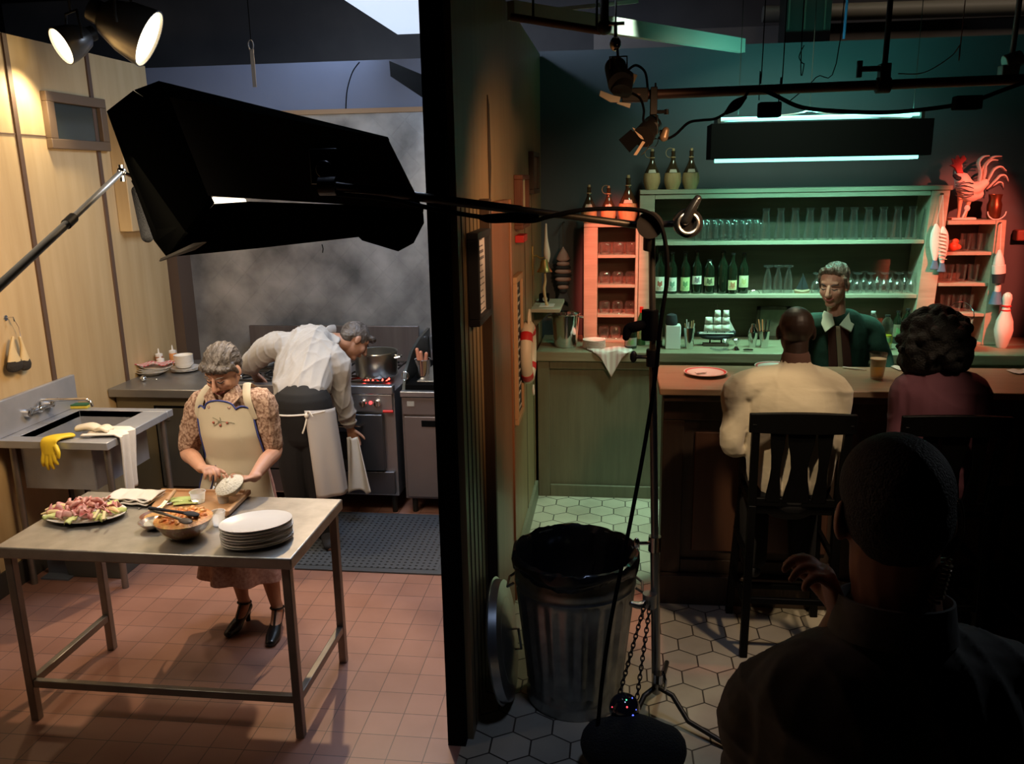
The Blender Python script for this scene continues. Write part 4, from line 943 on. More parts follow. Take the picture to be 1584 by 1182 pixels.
wine('dark wine bottle fourth from the left with a round emblem on cream', 1077, z2_, FY+0.08, 0.31, mark=(0.25, 0.2, 0.2), lz=(0.07, 0.13))
wine('round shouldered dark bottle fifth from the left with narrow gold label', 1096, z2_, FY+0.08, 0.24, 0.040, labc=(0.5, 0.48, 0.28), lz=(0.06, 0.12), shoulder=0.72, mark=(0.1, 0.1, 0.05))
wine('tall black bottle sixth from the left without a readable label', 1117, z2_, FY+0.08, 0.31, 0.040, labc=None, shoulder=0.62)
wine('dark wine bottle with a low yellow label second from the right end', 1132, z2_, FY+0.06, 0.29, 0.034, labc=(0.66, 0.64, 0.34), lz=(0.03, 0.10), mark=(0.45, 0.2, 0.1))
wine('dark wine bottle with a square cream label at the right end', 1149, z2_, FY+0.09, 0.29, 0.037, labc=(0.68, 0.70, 0.44), lz=(0.045, 0.13), mark=(0.5, 0.45, 0.2))
# opener and sailboat on the same shelf
p = W(1167, 455, FY+0.05); p.z = z2_+0.004
tag(MB().tube([p + Vector((0.035*math.cos(a), 0, 0.022*math.sin(a))) for a in np.linspace(0, PI, 12)], 0.003, 6).build('wire_loop', M['chrome']), 'small bent wire handle on the shelf right of the wine', 'wire')
p = W(1240, 455, FY+0.08); p.z = z2_
sbt = thing('model_sailboat', 'small black model sailboat on the middle shelf left of the bartender', 'model boat', p)
MB().limb([p + Vector((-0.05, 0, 0.02)), p + Vector((0, 0, 0.012)), p + Vector((0.05, 0, 0.02))], [(0.006, 0.01), (0.018, 0.012), (0.006, 0.01)], side=(0, 1, 0)).box(p.x-0.05, p.x+0.05, p.y-0.015, p.y+0.015, p.z+0.0005, p.z+0.006).build('hull', M['bar_top'], sbt)
MB().cyl(p + Vector((0, 0, 0.02)), p + Vector((0, 0, 0.145)), 0.002, n=6).build('mast', M['ink'], sbt)
MB().prism([p + Vector((0.004, 0, 0.028)), p + Vector((0.05, 0, 0.028)), p + Vector((0.004, 0, 0.14))], (0, 0.002, 0)).build('sail', M['ink'], sbt)
MB().prism([p + Vector((-0.004, 0, 0.028)), p + Vector((-0.045, 0, 0.028)), p + Vector((-0.004, 0, 0.12))], (0, 0.002, 0)).build('sail', M['ink'], sbt)

# ---- straw covered flasks
def flask(px, base_py, z, y, label, sc=1.0, group='', straw=(0.55, 0.36, 0.18), bare=0.0, cork=True, loopw=True):
    p = W(px, base_py, y); p.z = z + 0.001; sc *= 1.12
    t = thing('straw_flask', label, 'bottle', p, group)
    R_ = 0.055*sc
    MB().lathe([(0, 0), (R_*0.7, 0), (R_*0.78, 0.012*sc), (R_, 0.045*sc), (R_*1.02, 0.075*sc), (R_*0.92, 0.105*sc), (R_*0.85, 0.108*sc), (0, 0.108*sc)], p, 24).build('straw_basket', mat('straw', straw, 0.75, 0, (0.42, 0.26, 0.12), 40, 0.5, 0.5, 60, (1, 1, 0.15)), t)
    MB().lathe([(R_*0.9, 0.107*sc), (R_*0.86, 0.115*sc), (R_*0.55, 0.15*sc), (R_*0.28, 0.185*sc), (R_*0.24, 0.235*sc), (R_*0.28, 0.238*sc), (R_*0.28, 0.246*sc), (0, 0.247*sc)], p, 24).build('glass_neck', mat('flask_glass', (0.05, 0.03, 0.015), 0.08, coat=0.5), t)
    MB().tube([p + Vector((R_*0.26*math.cos(a), R_*0.26*math.sin(a), 0.205*sc)) for a in np.linspace(0, 2*PI, 13)[:-1]], 0.004, 6, True).build('straw_ring', MATS['straw'], t)
    if cork: MB().cyl(p + Vector((0, 0, 0.246*sc)), p + Vector((0, 0, 0.262*sc)), 0.009*sc, n=10).build('cork', MATS['straw'], t)
    MB().grid(lambda u, v: p + Vector(((R_*(0.95-0.42*v)+0.002)*math.cos(-PI/2+(u-.5)), (R_*(0.95-0.42*v)+0.002)*math.sin(-PI/2+(u-.5)), (0.108+0.035*v)*sc)), 8, 3).build('paper_label', mat('flask_label', (0.6, 0.5, 0.4), 0.7), t)
    if loopw: MB().tube([p + Vector((-0.02*sc + 0.028*sc*math.cos(a), 0, (0.235 + 0.03*math.sin(a))*sc)) for a in np.linspace(0, PI*1.6, 14)], 0.002, 5).build('straw_loop', MATS['straw'], t)
gg = 'straw covered wine flasks above the shelves'
flask(911, 345, lt, FY+0.12, 'small straw covered flask at the left end of the left red unit', 0.93, gg, loopw=False)
flask(941, 345, lt, FY+0.12, 'middle straw covered flask on top of the left red unit', 0.90, gg)
flask(971, 345, lt, FY+0.10, 'largest straw covered flask on top of the left red unit', 1.15, gg, loopw=False)
flask(1008, 292, zt, FY+0.12, 'bare necked flask at the left corner above the main shelves', 0.97, gg, straw=(0.34, 0.22, 0.10))
flask(1040, 292, zt, FY+0.12, 'straw flask with a looped tie, middle one above the main shelves', 0.97, gg)
flask(1068, 292, zt, FY+0.12, 'pale corked straw flask rightmost of those above the main shelves', 0.97, gg, loopw=False)

# ---- on the back counter
def oc(px, y=6.02): p = W(px, 530, y); p.z = CT + 0.001; return p
p = oc(875, 6.05)
bk = thing('ice_bucket', 'shiny steel bucket with side ears at the left end of the back counter', 'bucket', p)
MB().lathe([(0, 0), (0.078, 0), (0.085, 0.02), (0.100, 0.235), (0.106, 0.24), (0.104, 0.246), (0.096, 0.238), (0.08, 0.01), (0, 0.01)], p, 36).build('bucket_body', M['chrome'], bk)
for s_ in (-1, 1):
    MB().tube([p + Vector((s_*0.10, -0.02, 0.225)), p + Vector((s_*0.125, -0.015, 0.22)), p + Vector((s_*0.128, 0.015, 0.21)), p + Vector((s_*0.10, 0.02, 0.21))], 0.006, 8).build('handle', M['chrome'], bk)
p = oc(919, 5.98)
for k in range(7):
    o = MB().lathe(plate_prof(0.082, 0.012), p + Vector((0, 0, 0.0085*k)), 32).build('side_plate', M['white'])
    tag(o, ORD[k] + ' white side plate from the bottom of the pile beside the steel bucket', 'plate', 'side plates on the back counter')
# napkin draped over edge
p = oc(943, 5.84)
def nap(u, v):
    a = (u-.5)*0.34; L_ = v*0.30
    x = p.x + a*(1 - 0.55*max(0, v-0.35)*1.5)*0.95 + 0.02*(v-.3)
    yy = p.y + 0.16 - L_*0.9; z = CT + 0.008 + 0.006*math.sin(u*11)
    if L_ > 0.185:
        d = L_-0.185; yy = p.y - 0.012 - 0.006*math.sin(u*9); z = CT + 0.004 - d*(1.6 - abs(u-.5)*2.6 if abs(u-.5) < .5 else .3)
    return Vector((x, yy, z))
nk = tag(MB().grid(nap, 24, 26).build('cloth_napkin', mat('checked_napkin', (0.62, 0.56, 0.52), 0.9), solid=0.003), 'thin checked cloth hanging over the counter edge by the plates', 'cloth')
checks(MATS['checked_napkin'], 26, (0.52, 0.34, 0.32))
MATS['checked_napkin'].node_tree.nodes['Principled BSDF']
# bottles and boxes left part
wine('green bottle with a red cap behind the stand pole on the back counter', 993, CT, 6.12, 0.28, 0.034, glassc=(0.03, 0.12, 0.04), labc=(0.3, 0.42, 0.2), cap=(0.6, 0.03, 0.02), full=True, group='bottles on the back counter')
wine('squat dark jar with grey label left of the stand pole', 977, CT, 6.0, 0.17, 0.045, labc=(0.25, 0.24, 0.22), shoulder=0.72, lz=(0.02, 0.08), group='bottles on the back counter')
wine('dark amber bottle half hidden by the stand pole', 1018, CT, 6.05, 0.24, 0.04, labc=(0.30, 0.25, 0.16), group='bottles on the back counter')
p = oc(1040, 6.0)
nb = MB().box(p.x-0.05, p.x+0.055, p.y-0.04, p.y+0.06, CT+0.001, CT+0.17)
tag(nb.build('white_box', M['plastic'], bevel=0.004), 'plain pale box standing on the back counter right of the stand pole', 'box')
tag(MB().lathe([(0, 0), (0.04, 0), (0.045, 0.02), (0.035, 0.07), (0.012, 0.08), (0.0, 0.08)], (p.x-0.01, p.y, CT+0.172), 20).build('dark_lid_jar', M['ink']), 'dark jar on top of the plain pale box', 'jar')
def shaker(px, label, h=0.16, r=0.04, y=6.0, top=False, name='shaker_tin'):
    p = oc(px, y); t = thing(name, label, 'shaker', p)
    MB().lathe([(0, 0), (r*.72, 0), (r, h), (r+.002, h), (r*.95, h), (r*.68, 0.006), (0, 0.006)], p, 28).build('tin_body', M['chrome'], t)
    if top: MB().lathe([(r, h), (r*.95, h+0.02), (r*.55, h+0.04), (r*.5, h+0.06), (0, h+0.065)], p, 24).build('strainer_cap', M['chrome'], t)
    return p
p = shaker(1066, 'steel tumbler filled with stirrers left of the model ship', 0.15)
for k in range(6):
    a = k*1.1; q_ = p + Vector((0.014*math.cos(a), 0.014*math.sin(a), 0.01))
    s_ = MB().cyl(q_, q_ + Vector((0.02*math.cos(a), 0.014*math.sin(a), 0.17 + 0.012*(k % 3))), 0.003, n=6)
    tag(s_.build('stirrer', mat('stirrer_wood', (0.6, 0.35, 0.18), 0.5) if k % 2 else M['plastic']), ('brown' if k % 2 else 'white') + ' drink stirrer standing in the steel tumbler', 'stirrer', ('brown' if k % 2 else 'white') + ' stirrers in the tumbler')
# model ship
p = oc(1107, 6.1)
sh = thing('model_sailing_ship', 'old model sailing ship with tattered white sails on the back counter', 'model ship', p)
hd = 0.0
MB().box(p.x-0.09, p.x+0.09, p.y-0.03, p.y+0.03, CT+0.001, CT+0.02).cyl((p.x-.04, p.y, CT+.02), (p.x-.04, p.y, CT+.05), .006).cyl((p.x+.04, p.y, CT+.02), (p.x+.04, p.y, CT+.05), .006).build('stand', M['brown'], sh)
MB().limb([(p.x-0.13, p.y, CT+0.095), (p.x-0.08, p.y, CT+0.072), (p.x+0.02, p.y, CT+0.065), (p.x+0.10, p.y, CT+0.08), (p.x+0.125, p.y, CT+0.10)], [(0.006, 0.012), (0.024, 0.02), (0.03, 0.022), (0.024, 0.022), (0.014, 0.016)], side=(0, 1, 0), n=12).build('hull', M['ink'], sh)
MB().box(p.x-0.12, p.x+0.12, p.y-0.028, p.y+0.028, CT+0.092, CT+0.098).build('deck', M['plastic'], sh)
for mx_, mh in ((-0.06, 0.25), (0.0, 0.30), (0.06, 0.27)):
    MB().cyl((p.x+mx_, p.y, CT+0.09), (p.x+mx_, p.y, CT+mh), 0.003, n=6).build('mast', M['brown'], sh)
    for zz, w_ in ((0.11, 0.066), (0.165, 0.056), (0.215, 0.044)):
        if zz + 0.04 > mh: continue
        fn = lambda u, v, zz=zz, w_=w_, mx_=mx_: Vector((p.x + mx_ + (u-.5)*w_*(1-.12*v) + 0.004, p.y - 0.016 - 0.018*math.sin(u*PI)*math.sin(v*PI), CT + zz + 0.048*v))
        MB().grid(fn, 8, 6).build('sail', M['cloth'], sh, solid=0.0015)
MB().prism([(p.x+0.075, p.y, CT+0.12), (p.x+0.14, p.y, CT+0.10), (p.x+0.065, p.y, CT+0.24)], (0, 0.002, 0)).build('jib_sail', M['cloth'], sh)
# glass dish, jigger, shakers, frame
p = oc(1112, 5.93)
tag(MB().lathe([(0, 0), (0.035, 0), (0.06, 0.012), (0.062, 0.013), (0.035, 0.004), (0, 0.004)], p, 32).build('glass_dish', M['glass']), 'flat clear glass dish in front of the model ship', 'dish')
for px, l in ((1123, 'stemmed clear cocktail glass just right of the glass dish'), (1139, 'double ended steel jigger on the back counter')):
    p = oc(px, 5.95)
    tag(MB().lathe([(0, 0), (0.025, 0), (0.024, 0.004), (0.005, 0.03), (0.006, 0.04), (0.028, 0.075), (0.03, 0.076), (0.025, 0.07), (0, 0.04)], p, 24).build('jigger' if 'jigger' in l else 'cocktail_glass', M['chrome'] if 'jigger' in l else M['glass']), l, 'jigger' if 'jigger' in l else 'glass')
p = oc(1158, 5.92); tag(MB().lathe([(0, 0), (0.03, 0), (0.035, 0.01), (0.02, 0.012), (0, 0.006)], p, 24).build('ash_dish', M['chrome']), 'low shiny ash dish on the counter right of the jigger', 'dish')
shaker(1164, 'closed steel cocktail shaker with a domed cap', 0.11, 0.035, 6.05, True, 'cocktail_shaker')
p = shaker(1182, 'open steel tin with tongs and pens right of the shaker', 0.12, 0.036, 6.05)
for k in range(4):
    q_ = p + Vector((0.01*k-0.015, 0, 0.01)); m_ = mat('pen_orange', (0.6, 0.18, 0.08), 0.4) if k < 2 else M['chrome']
    tag(MB().cyl(q_, q_ + Vector((-0.03+0.016*k, 0.01, 0.19)), 0.004, n=6).build('bar_tool', m_), ORD[k] + ' thin bar tool from the left in the open steel tin', 'bar tool', 'bar tools in the steel tin')
p = oc(1192, 6.35)
pf = thing('picture_frame', 'dark framed picture leaning behind the cocktail shaker', 'picture', p)
f = MB(); x0, x1, z0, z1 = p.x-0.11, p.x+0.13, CT+0.002, CT+0.25
f.box(x0, x1, p.y, p.y+0.02, z0, z0+0.025).box(x0, x1, p.y, p.y+0.02, z1-0.025, z1).box(x0, x0+0.025, p.y, p.y+0.02, z0, z1).box(x1-0.025, x1, p.y, p.y+0.02, z0, z1)
f.build('frame', M['brown'], pf); MB().box(x0+.02, x1-.02, p.y+0.008, p.y+0.018, z0+.02, z1-.02).build('picture', mat('dim_picture', (0.10, 0.10, 0.08), 0.4, 0, (0.2, 0.19, 0.14), 12, 0.5), pf)
# liquor bottles right of the bartender
lg = 'spirit bottles right of the bartender'
wine('square clear spirit bottle with blue grey label beside the bartender', 1354, CT, 6.1, 0.25, 0.036, labc=(0.35, 0.4, 0.42), liquid=(0.25, 0.27, 0.25), shoulder=0.72, group=lg, name='spirit_bottle', cap=(0.6, 0.6, 0.6))
wine('clear spirit bottle of yellow liqueur beside the bartender', 1377, CT, 6.0, 0.24, 0.042, labc=(0.5, 0.42, 0.1), liquid=(0.55, 0.42, 0.03), shoulder=0.70, group=lg, name='spirit_bottle', lz=(0.05, 0.10))
wine('dark green spirit bottle with white and red label', 1408, CT, 6.1, 0.27, 0.038, labc=(0.7, 0.7, 0.62), mark=(0.6, 0.05, 0.04), group=lg, name='spirit_bottle', shoulder=0.66)
wine('clear spirit bottle with white cap next to the curly haired woman', 1421, CT, 6.15, 0.24, 0.036, labc=(0.6, 0.62, 0.6), liquid=(0.4, 0.42, 0.38), shoulder=0.7, group=lg, name='spirit_bottle', cap=(0.7, 0.7, 0.7))
wine('short plain dark bottle between the yellow and green spirit bottles', 1393, CT, 6.25, 0.23, 0.035, labc=(0.2, 0.16, 0.1), group=lg, name='spirit_bottle')
# wire handled champagne bucket, standing behind the woman's hair
p = oc(1478, 6.02)
cbk = thing('wine_bucket', 'steel wine bucket with raised wire handle behind the curly haired woman', 'bucket', p)
MB().lathe([(0, 0), (0.07, 0), (0.095, 0.22), (0.10, 0.225), (0.09, 0.22), (0.066, 0.01), (0, 0.01)], p, 32).build('bucket_body', M['chrome'], cbk)
MB().tube([p + Vector((0.095*math.cos(a), -0.02, 0.22 + 0.115*math.sin(a))) for a in np.linspace(0, PI, 16)], 0.003, 6).build('wire_handle', M['chrome'], cbk)

# ---- rooster, lantern, pin, buoys, fish
p = W(1490, 338, FY+0.12); p.z = rt + 0.001
ro = thing('wooden_rooster', 'tall painted wooden rooster with red comb on the right red unit', 'rooster', p)
def rp(px, py, dy=0): q_ = W(px, py, FY+0.12+dy); return q_
rw = mat('rooster_white', (0.74, 0.62, 0.55), 0.6)
body = MB()
body.limb([rp(1482, 262), rp(1483, 275), rp(1490, 288), rp(1506, 292), rp(1522, 283)], [(0.024, 0.022), (0.034, 0.03), (0.07, 0.05), (0.075, 0.05), (0.045, 0.03)], side=(0, 0, 1) if False else None, n=14)
body.limb([rp(1488, 278), rp(1498, 298), rp(1512, 300)], [0.05, 0.065, 0.04])
body.ell(rp(1482, 258), (0.030, 0.026, 0.034))
body.build('body', rw, ro, remesh=0.006)
hd_ = MB().prism([rp(1478, 268), rp(1488, 268), rp(1485, 255), rp(1493, 246), rp(1489, 240), rp(1483, 246), rp(1480, 240), rp(1476, 248), rp(1471, 245), rp(1473, 254), rp(1468, 256), rp(1475, 260)], (0, 0.03, 0))
hd_.v = [v + Vector((0, -0.03, 0)) for v in hd_.v]
hd_.build('comb_and_face', M['red'], ro, bevel=0.003)
tf = [[(1512, 290), (1516, 268), (1513, 252), (1520, 243), (1530, 241)], [(1518, 288), (1523, 268), (1524, 256), (1533, 248), (1543, 248)], [(1522, 290), (1531, 272), (1537, 262), (1547, 258), (1556, 264)], [(1526, 292), (1538, 280), (1546, 272), (1554, 272), (1559, 280)], [(1516, 280), (1518, 262), (1526, 250), (1536, 243), (1549, 242)], [(1524, 292), (1536, 286), (1544, 282), (1549, 284), (1551, 290)]]
for k, f in enumerate(tf):
    MB().limb([rp(x, y, -0.012+0.006*k) for x, y in f], [(0.02, 0.006), (0.028, 0.008), (0.03, 0.008), (0.026, 0.008), (0.01, 0.004)], n=10, sub=4).build('tail_feather', rw, ro)
    MB().tube([rp(x+1.2, y+3.5, -0.024+0.006*k) for x, y in f], 0.004, 6).build('feather_line', M['ink'], ro)
for k in range(7):
    MB().tube([rp(1478 + 7*j, 276 + 4.5*k + 3*math.sin(j+k), -0.075+0.005*abs(k-3)) for j in range(2 + (k > 0) + (k > 1)*2)], 0.003, 6).build('wing_line', M['ink'], ro)
MB().limb([rp(1477, 272, -0.02), rp(1482, 276, -0.035), rp(1490, 276, -0.02)], [0.014, 0.016, 0.01], n=8).build('neck_collar', M['ink'], ro)
MB().limb([rp(1486, 300), rp(1484, 322), rp(1482, 337)], [0.022, 0.012, 0.010]).limb([rp(1500, 304), rp(1496, 322), rp(1492, 337)], [0.022, 0.012, 0.010]).build('legs', mat('rooster_leg', (0.62, 0.42, 0.28), 0.6), ro)
MB().box(p.x-0.09, p.x+0.07, p.y-0.04, p.y+0.04, rt+0.001, rt+0.014).build('base', rw, ro)
MB().ell(rp(1496, 322, -0.03), (0.02, 0.01, 0.022)).limb([rp(1496, 322, -0.03), rp(1489, 336, -0.03)], [0.008, 0.006]).build('white_flower', M['plastic'], ro)
p = W(1536, 338, FY+0.12); p.z = rt
ln = thing('copper_jug', 'dark copper jug with white looped handle under the tail of the rooster', 'jug', p)
MB().lathe([(0, 0), (0.035, 0), (0.045, 0.02), (0.048, 0.10), (0.038, 0.13), (0.045, 0.17), (0.04, 0.17), (0.034, 0.13), (0, 0.12)], p, 24).build('jug_body', mat('copper_dark', (0.22, 0.08, 0.04), 0.3, 0.8), ln)
MB().tube([p + Vector((0.06*math.cos(a), -0.05, 0.055 + 0.055*math.sin(a))) for a in np.linspace(PI, 2*PI, 12)], 0.004, 6).build('handle', M['plastic'], ln)
def fish_pair(px, top, y, name, label, cols, scale=1.0):
    t = thing(name, label, 'fish ornament', W(px, top, y)); return t
# two white fish hanging in front of the hutch's right board
for k, (px, dz, l) in enumerate(((1448, 0, 'white wooden fish with blue tail hanging, left one of the pair'), (1459, 4, 'white ribbed wooden fish with blue tail hanging, right one of the pair'))):
    yy = FY - 0.035; t = thing('hanging_fish', l, 'fish ornament', W(px, 350, yy), 'pair of hanging fish')
    MB().tube([W(1459, 300, yy), W(px, 348+dz, yy)], 0.0025, 6).build('cord', M['cloth'], t)
    MB().limb([W(px, 348+dz, yy), W(px, 360+dz, yy), W(px-1, 380+dz, yy), W(px-2, 402+dz, yy)], [(0.012, 0.008), (0.034, 0.016), (0.036, 0.016), (0.014, 0.009)], side=(1, 0, 0), n=12).build('body', M['plastic'], t)
    MB().limb([W(px-2, 402+dz, yy), W(px-2, 408+dz, yy), W(px-3, 416+dz, yy)], [(0.014, 0.008), (0.02, 0.006), (0.03, 0.005)], side=(1, 0, 0), n=10).build('tail', mat('fish_blue', (0.06, 0.17, 0.28), 0.6), t)
    if k:
        for j in range(8): MB().bar(W(px-6.5, 360+j*5.5, yy-0.02), W(px+5.5, 363+j*5.5, yy-0.02), 0.004, 0.005).build('rib', M['shelf'], t)
MB_hook = MB().cyl(W(1459, 300, FY-0.04), W(1459, 300, FY-0.04) + Vector((0, 0.04, 0)), 0.006, n=8); tag(MB_hook.build('peg', M['brown']), 'small peg holding the pair of hanging fish', 'peg')
# striped fish hanging on the left part of the wall
yy = 6.40; fs = thing('striped_fish', 'segmented pink and black wooden fish hanging above the steel bucket', 'fish ornament', W(871, 345, yy))
pink = mat('fish_pink', (0.40, 0.24, 0.22), 0.6)
MB().tube([W(871, 345, yy), W(871, 384, yy)], 0.003, 6).build('cord', M['brown'], fs)
MB().cyl(W(871, 345, yy), W(871, 345, yy) + Vector((0, 0.12, 0)), 0.006, n=8).build('nail', M['rig'], fs)
MB().limb([W(871, 383, yy), W(871, 392, yy), W(871, 401, yy)], [(0.006, 0.012), (0.034, 0.022), (0.052, 0.024)], side=(1, 0, 0), n=14).build('head', pink, fs)
for k, (py_, hw_) in enumerate(((402, 0.056), (408, 0.050), (414, 0.060), (420, 0.064), (426, 0.068), (432, 0.062), (438, 0.052), (444, 0.044), (450, 0.032))):
    MB().ell(W(871, py_, yy), (hw_, 0.020 + 0.002*(k % 2), 0.021)).build('segment', M['ink'] if k % 2 == 0 else pink, fs)
MB().prism([W(867, 450, yy), W(876, 450, yy), W(884, 470, yy), W(871, 464, yy), W(860, 472, yy)], (0, 0.02, 0)).build('tail', mat('fish_slate', (0.05, 0.06, 0.08), 0.6), fs)
# bowling pin
p = oc(1550, 6.1)
pn = thing('bowling_pin', 'white bowling pin with red neck bands at the right end of the back counter', 'bowling pin', p)
pf_ = [(0, 0), (0.028, 0), (0.034, 0.01), (0.055, 0.09), (0.060, 0.125), (0.052, 0.19), (0.030, 0.25), (0.024, 0.285), (0.027, 0.32), (0.031, 0.345), (0.026, 0.37), (0.012, 0.384), (0, 0.386)]
MB().lathe(pf_, p, 28).build('pin_body', M['white'], pn)
for z_ in (0.262, 0.292): MB().lathe([(0.0268, z_-0.006), (0.030, z_-0.004), (0.030, z_+0.004), (0.0262, z_+0.006)], p, 24, close=True).build('neck_band', M['red'], pn)
# painted buoys hung beside it
yy = FY - 0.06
bu = thing('hanging_buoy', 'stack of painted wooden buoy pieces hanging from the slanting shelf side', 'buoy', W(1546, 380, yy))
MB().tube([W(1549, 345, yy+0.02), W(1547, 390, yy)], 0.003, 6).build('rope', M['cloth'], bu)
MB().cyl(W(1549, 345, yy+0.02), W(1549, 345, yy+0.02) + Vector((0, 0.04, 0)), 0.005, n=8).build('nail', M['rig'], bu)
a_, b2 = W(1546, 389, yy), W(1545, 408, yy)
MB().limb([a_, (a_+b2)/2, b2], [0.012, 0.028, 0.036], n=14).build('white_float', M['plastic'], bu)
MB().cyl(W(1545, 410, yy), W(1545, 423, yy), 0.042, 0.042, 20).build('white_band', M['plastic'], bu)
MB().cyl(W(1545, 424, yy), W(1544, 438, yy), 0.042, 0.036, 20).build('dark_band', M['ink'], bu)
MB().cyl(W(1544, 439, yy), W(1542, 451, yy), 0.018, 0.018, 16).build('spindle', M['plastic'], bu)
MB().cyl(W(1542, 451, yy), W(1540, 470, yy), 0.024, 0.044, 20).build('blue_tip', MATS['fish_blue'], bu)
# small red thing on far right wall
tag(MB().box(W(1568, 360, 6.5).x, W(1584, 360, 6.5).x+0.2, 6.44, 6.52, W(1568, 372, 6.5).z, W(1568, 355, 6.5).z).build('wall_ledge', mat('dark_red_wood', (0.20, 0.05, 0.03), 0.5), bevel=0.01), 'short dark red ledge fixed to the wall at the right edge', 'ledge')

# ---- on the bar top
def ob(px, py): return WZ(px, py, BT) 
def plate_red(px, py, label):
    p = ob(px, py); t = thing('bar_plate', label, 'plate', p)
    MB().lathe(plate_prof(0.115, 0.016), p + Vector((0, 0, 0.001)), 36).build('plate_body', M['white'], t)
    MB().lathe([(0.099, 0.0135), (0.109, 0.0165), (0.109, 0.0185), (0.099, 0.0155)], p + Vector((0, 0, 0.001)), 36, close=True).build('red_rim', M['red'], t)
plate_red(1091, 580, 'white plate with a red rim on the bar left of the man in the sweater')
plate_red(1200, 571, 'white plate with a red rim behind the neck of the seated man')
p = ob(1084, 580) + Vector((0, 0, 0.012))
tag(xf(MB().box(-0.03, 0.03, -0.012, 0.012, 0, 0.004), TR(p, (0, 0, 0.4))).build('folded_paper', M['plastic']), 'small folded paper on the red rimmed plate', 'paper')
p = ob(1356, 586)
bg = thing('beer_glass', 'pint of golden beer on the bar between the two drinkers', 'glass', p)
MB().lathe([(0, 0), (0.030, 0), (0.032, 0.004), (0.044, 0.135), (0.0455, 0.136), (0.044, 0.138), (0.0425, 0.135), (0.030, 0.010), (0, 0.010)], p, 32).build('glass_body', M['glass'], bg)
MB().lathe([(0, 0.011), (0.0293, 0.011), (0.0395, 0.105), (0, 0.105)], p, 28).build('beer', glass_mat('beer_gold', (0.80, 0.52, 0.12), 0.12, 0.4), bg)
MB().lathe([(0, 0.1055), (0.0397, 0.1055), (0.0399, 0.109), (0, 0.109)], p, 28).build('foam', mat('beer_foam', (0.75, 0.66, 0.45), 0.8), bg)
p = ob(1322, 572)
tag(xf(MB().limb([(-0.06, 0, 0.006), (0, 0, 0.006), (0.06, 0, 0.006)], [0.005, 0.005, 0.003], n=8), TR(p, (0, 0, -0.5))).build('ballpoint_pen', M['plastic']), 'white pen lying on the bar left of the beer', 'pen')
for px, py, l, r_a in ((1402, 571, 'crumpled white paper napkin on the bar right of the beer', 0.2), (1583, 577, 'white napkin on the bar at the right edge', 0.1)):
    p = ob(px, py); tag(cloth(p, 0.13, 0.09, r_a, 0.008, 2, px).build('paper_napkin', M['plastic'], solid=0.002), l, 'napkin')
wine('brown beer bottle on the bar right of the curly haired woman', 1497, BT, 4.60, 0.22, 0.030, glassc=(0.06, 0.02, 0.008), labc=(0.62, 0.3, 0.25), mark=(0.5, 0.05, 0.04), lz=(0.02, 0.075), shoulder=0.55, group='beer on the bar', name='beer_bottle', cap=(0.5, 0.03, 0.02))

# ================================================================== ON THE PARTITION (bar side)
def wall_frame(name, label, cat, y0, y1, z0, z1, fw, fm, im, dep=0.03, x=PX):
    t = thing(name, label, cat, (x, (y0+y1)/2, (z0+z1)/2))
    f = MB().box(x, x+dep, y0, y1, z0, z0+fw).box(x, x+dep, y0, y1, z1-fw, z1).box(x, x+dep, y0, y0+fw, z0+fw, z1-fw).box(x, x+dep, y1-fw, y1, z0+fw, z1-fw)
    f.build('frame', fm, t, bevel=0.003)
    MB().box(x+0.002, x+dep*0.5, y0+fw-0.002, y1-fw+0.002, z0+fw-0.002, z1-fw+0.002).build('sheet', im, t)
    return t
paper = mat('framed_paper', (0.78, 0.72, 0.70), 0.35)
dx = PX + 0.012
t = wall_frame('framed_notice', 'black framed notice with faded print on the near partition panel', 'picture', 3.22, 3.545, 1.735, 2.10, 0.028, M['ink'], paper, 0.045, PX+0.002)
ink = mat('faded_print', (0.22, 0.20, 0.22), 0.7)
pr = MB(); x_ = PX + 0.026
for r0 in range(13):
    z_ = 2.06 - r0*0.026
    n_ = 3 + (r0*7) % 4; yy_ = 3.28
    for c_ in range(n_):
        L_ = 0.03 + 0.04*((r0*3+c_*5) % 4)/3
        if yy_ + L_ > 3.50: break
        pr.box(x_, x_+0.001, yy_, yy_+L_, z_, z_ + (0.012 if r0 in (2, 3) else 0.005)); yy_ += L_ + 0.015
pr.build('printed_lines', ink, t)
t = wall_frame('chalkboard', 'tall narrow chalkboard in a light wooden frame beside the brown casing', 'chalkboard', 4.60, 4.92, 0.92, 1.77, 0.035, wood('pale_frame', (0.45, 0.26, 0.13), (0.5, 0.3, 0.16)), mat('chalk_dark', (0.03, 0.032, 0.035), 0.7))
pr = MB()
for r0 in range(17):
    z_ = 1.69 - r0*0.044
    pts = [(PX+0.0165, 4.655 + 0.21*u_*(0.6+0.4*((r0*5) % 3)/2), z_ + 0.008*math.sin(u_*40 + r0*3)) for u_ in np.linspace(0, 1, 26)]
    pr.tube(pts, 0.0016, 4)
pr.build('chalk_writing', mat('chalk', (0.5, 0.48, 0.45), 0.9), t)
t = wall_frame('framed_picture', 'dark framed picture with bright mount above the chalkboard', 'picture', 4.78, 5.16, 2.02, 2.32, 0.025, wood('red_frame', (0.10, 0.03, 0.015), (0.14, 0.045, 0.02)), mat('mount_cream', (0.85, 0.72, 0.46), 0.4), 0.05)
t = wall_frame('framed_picture', 'small arched dark wooden picture high up near the back corner', 'picture', 5.60, 6.02, 2.20, 2.47, 0.03, M['brown'], mat('dim_plaque', (0.13, 0.07, 0.04), 0.5), 0.035)
tag(MB().box(PX, PX+0.05, 4.80, 5.0, 1.945, 1.985).build('small_ledge', M['red'], bevel=0.003), 'tiny red ledge under the dark framed picture', 'ledge')
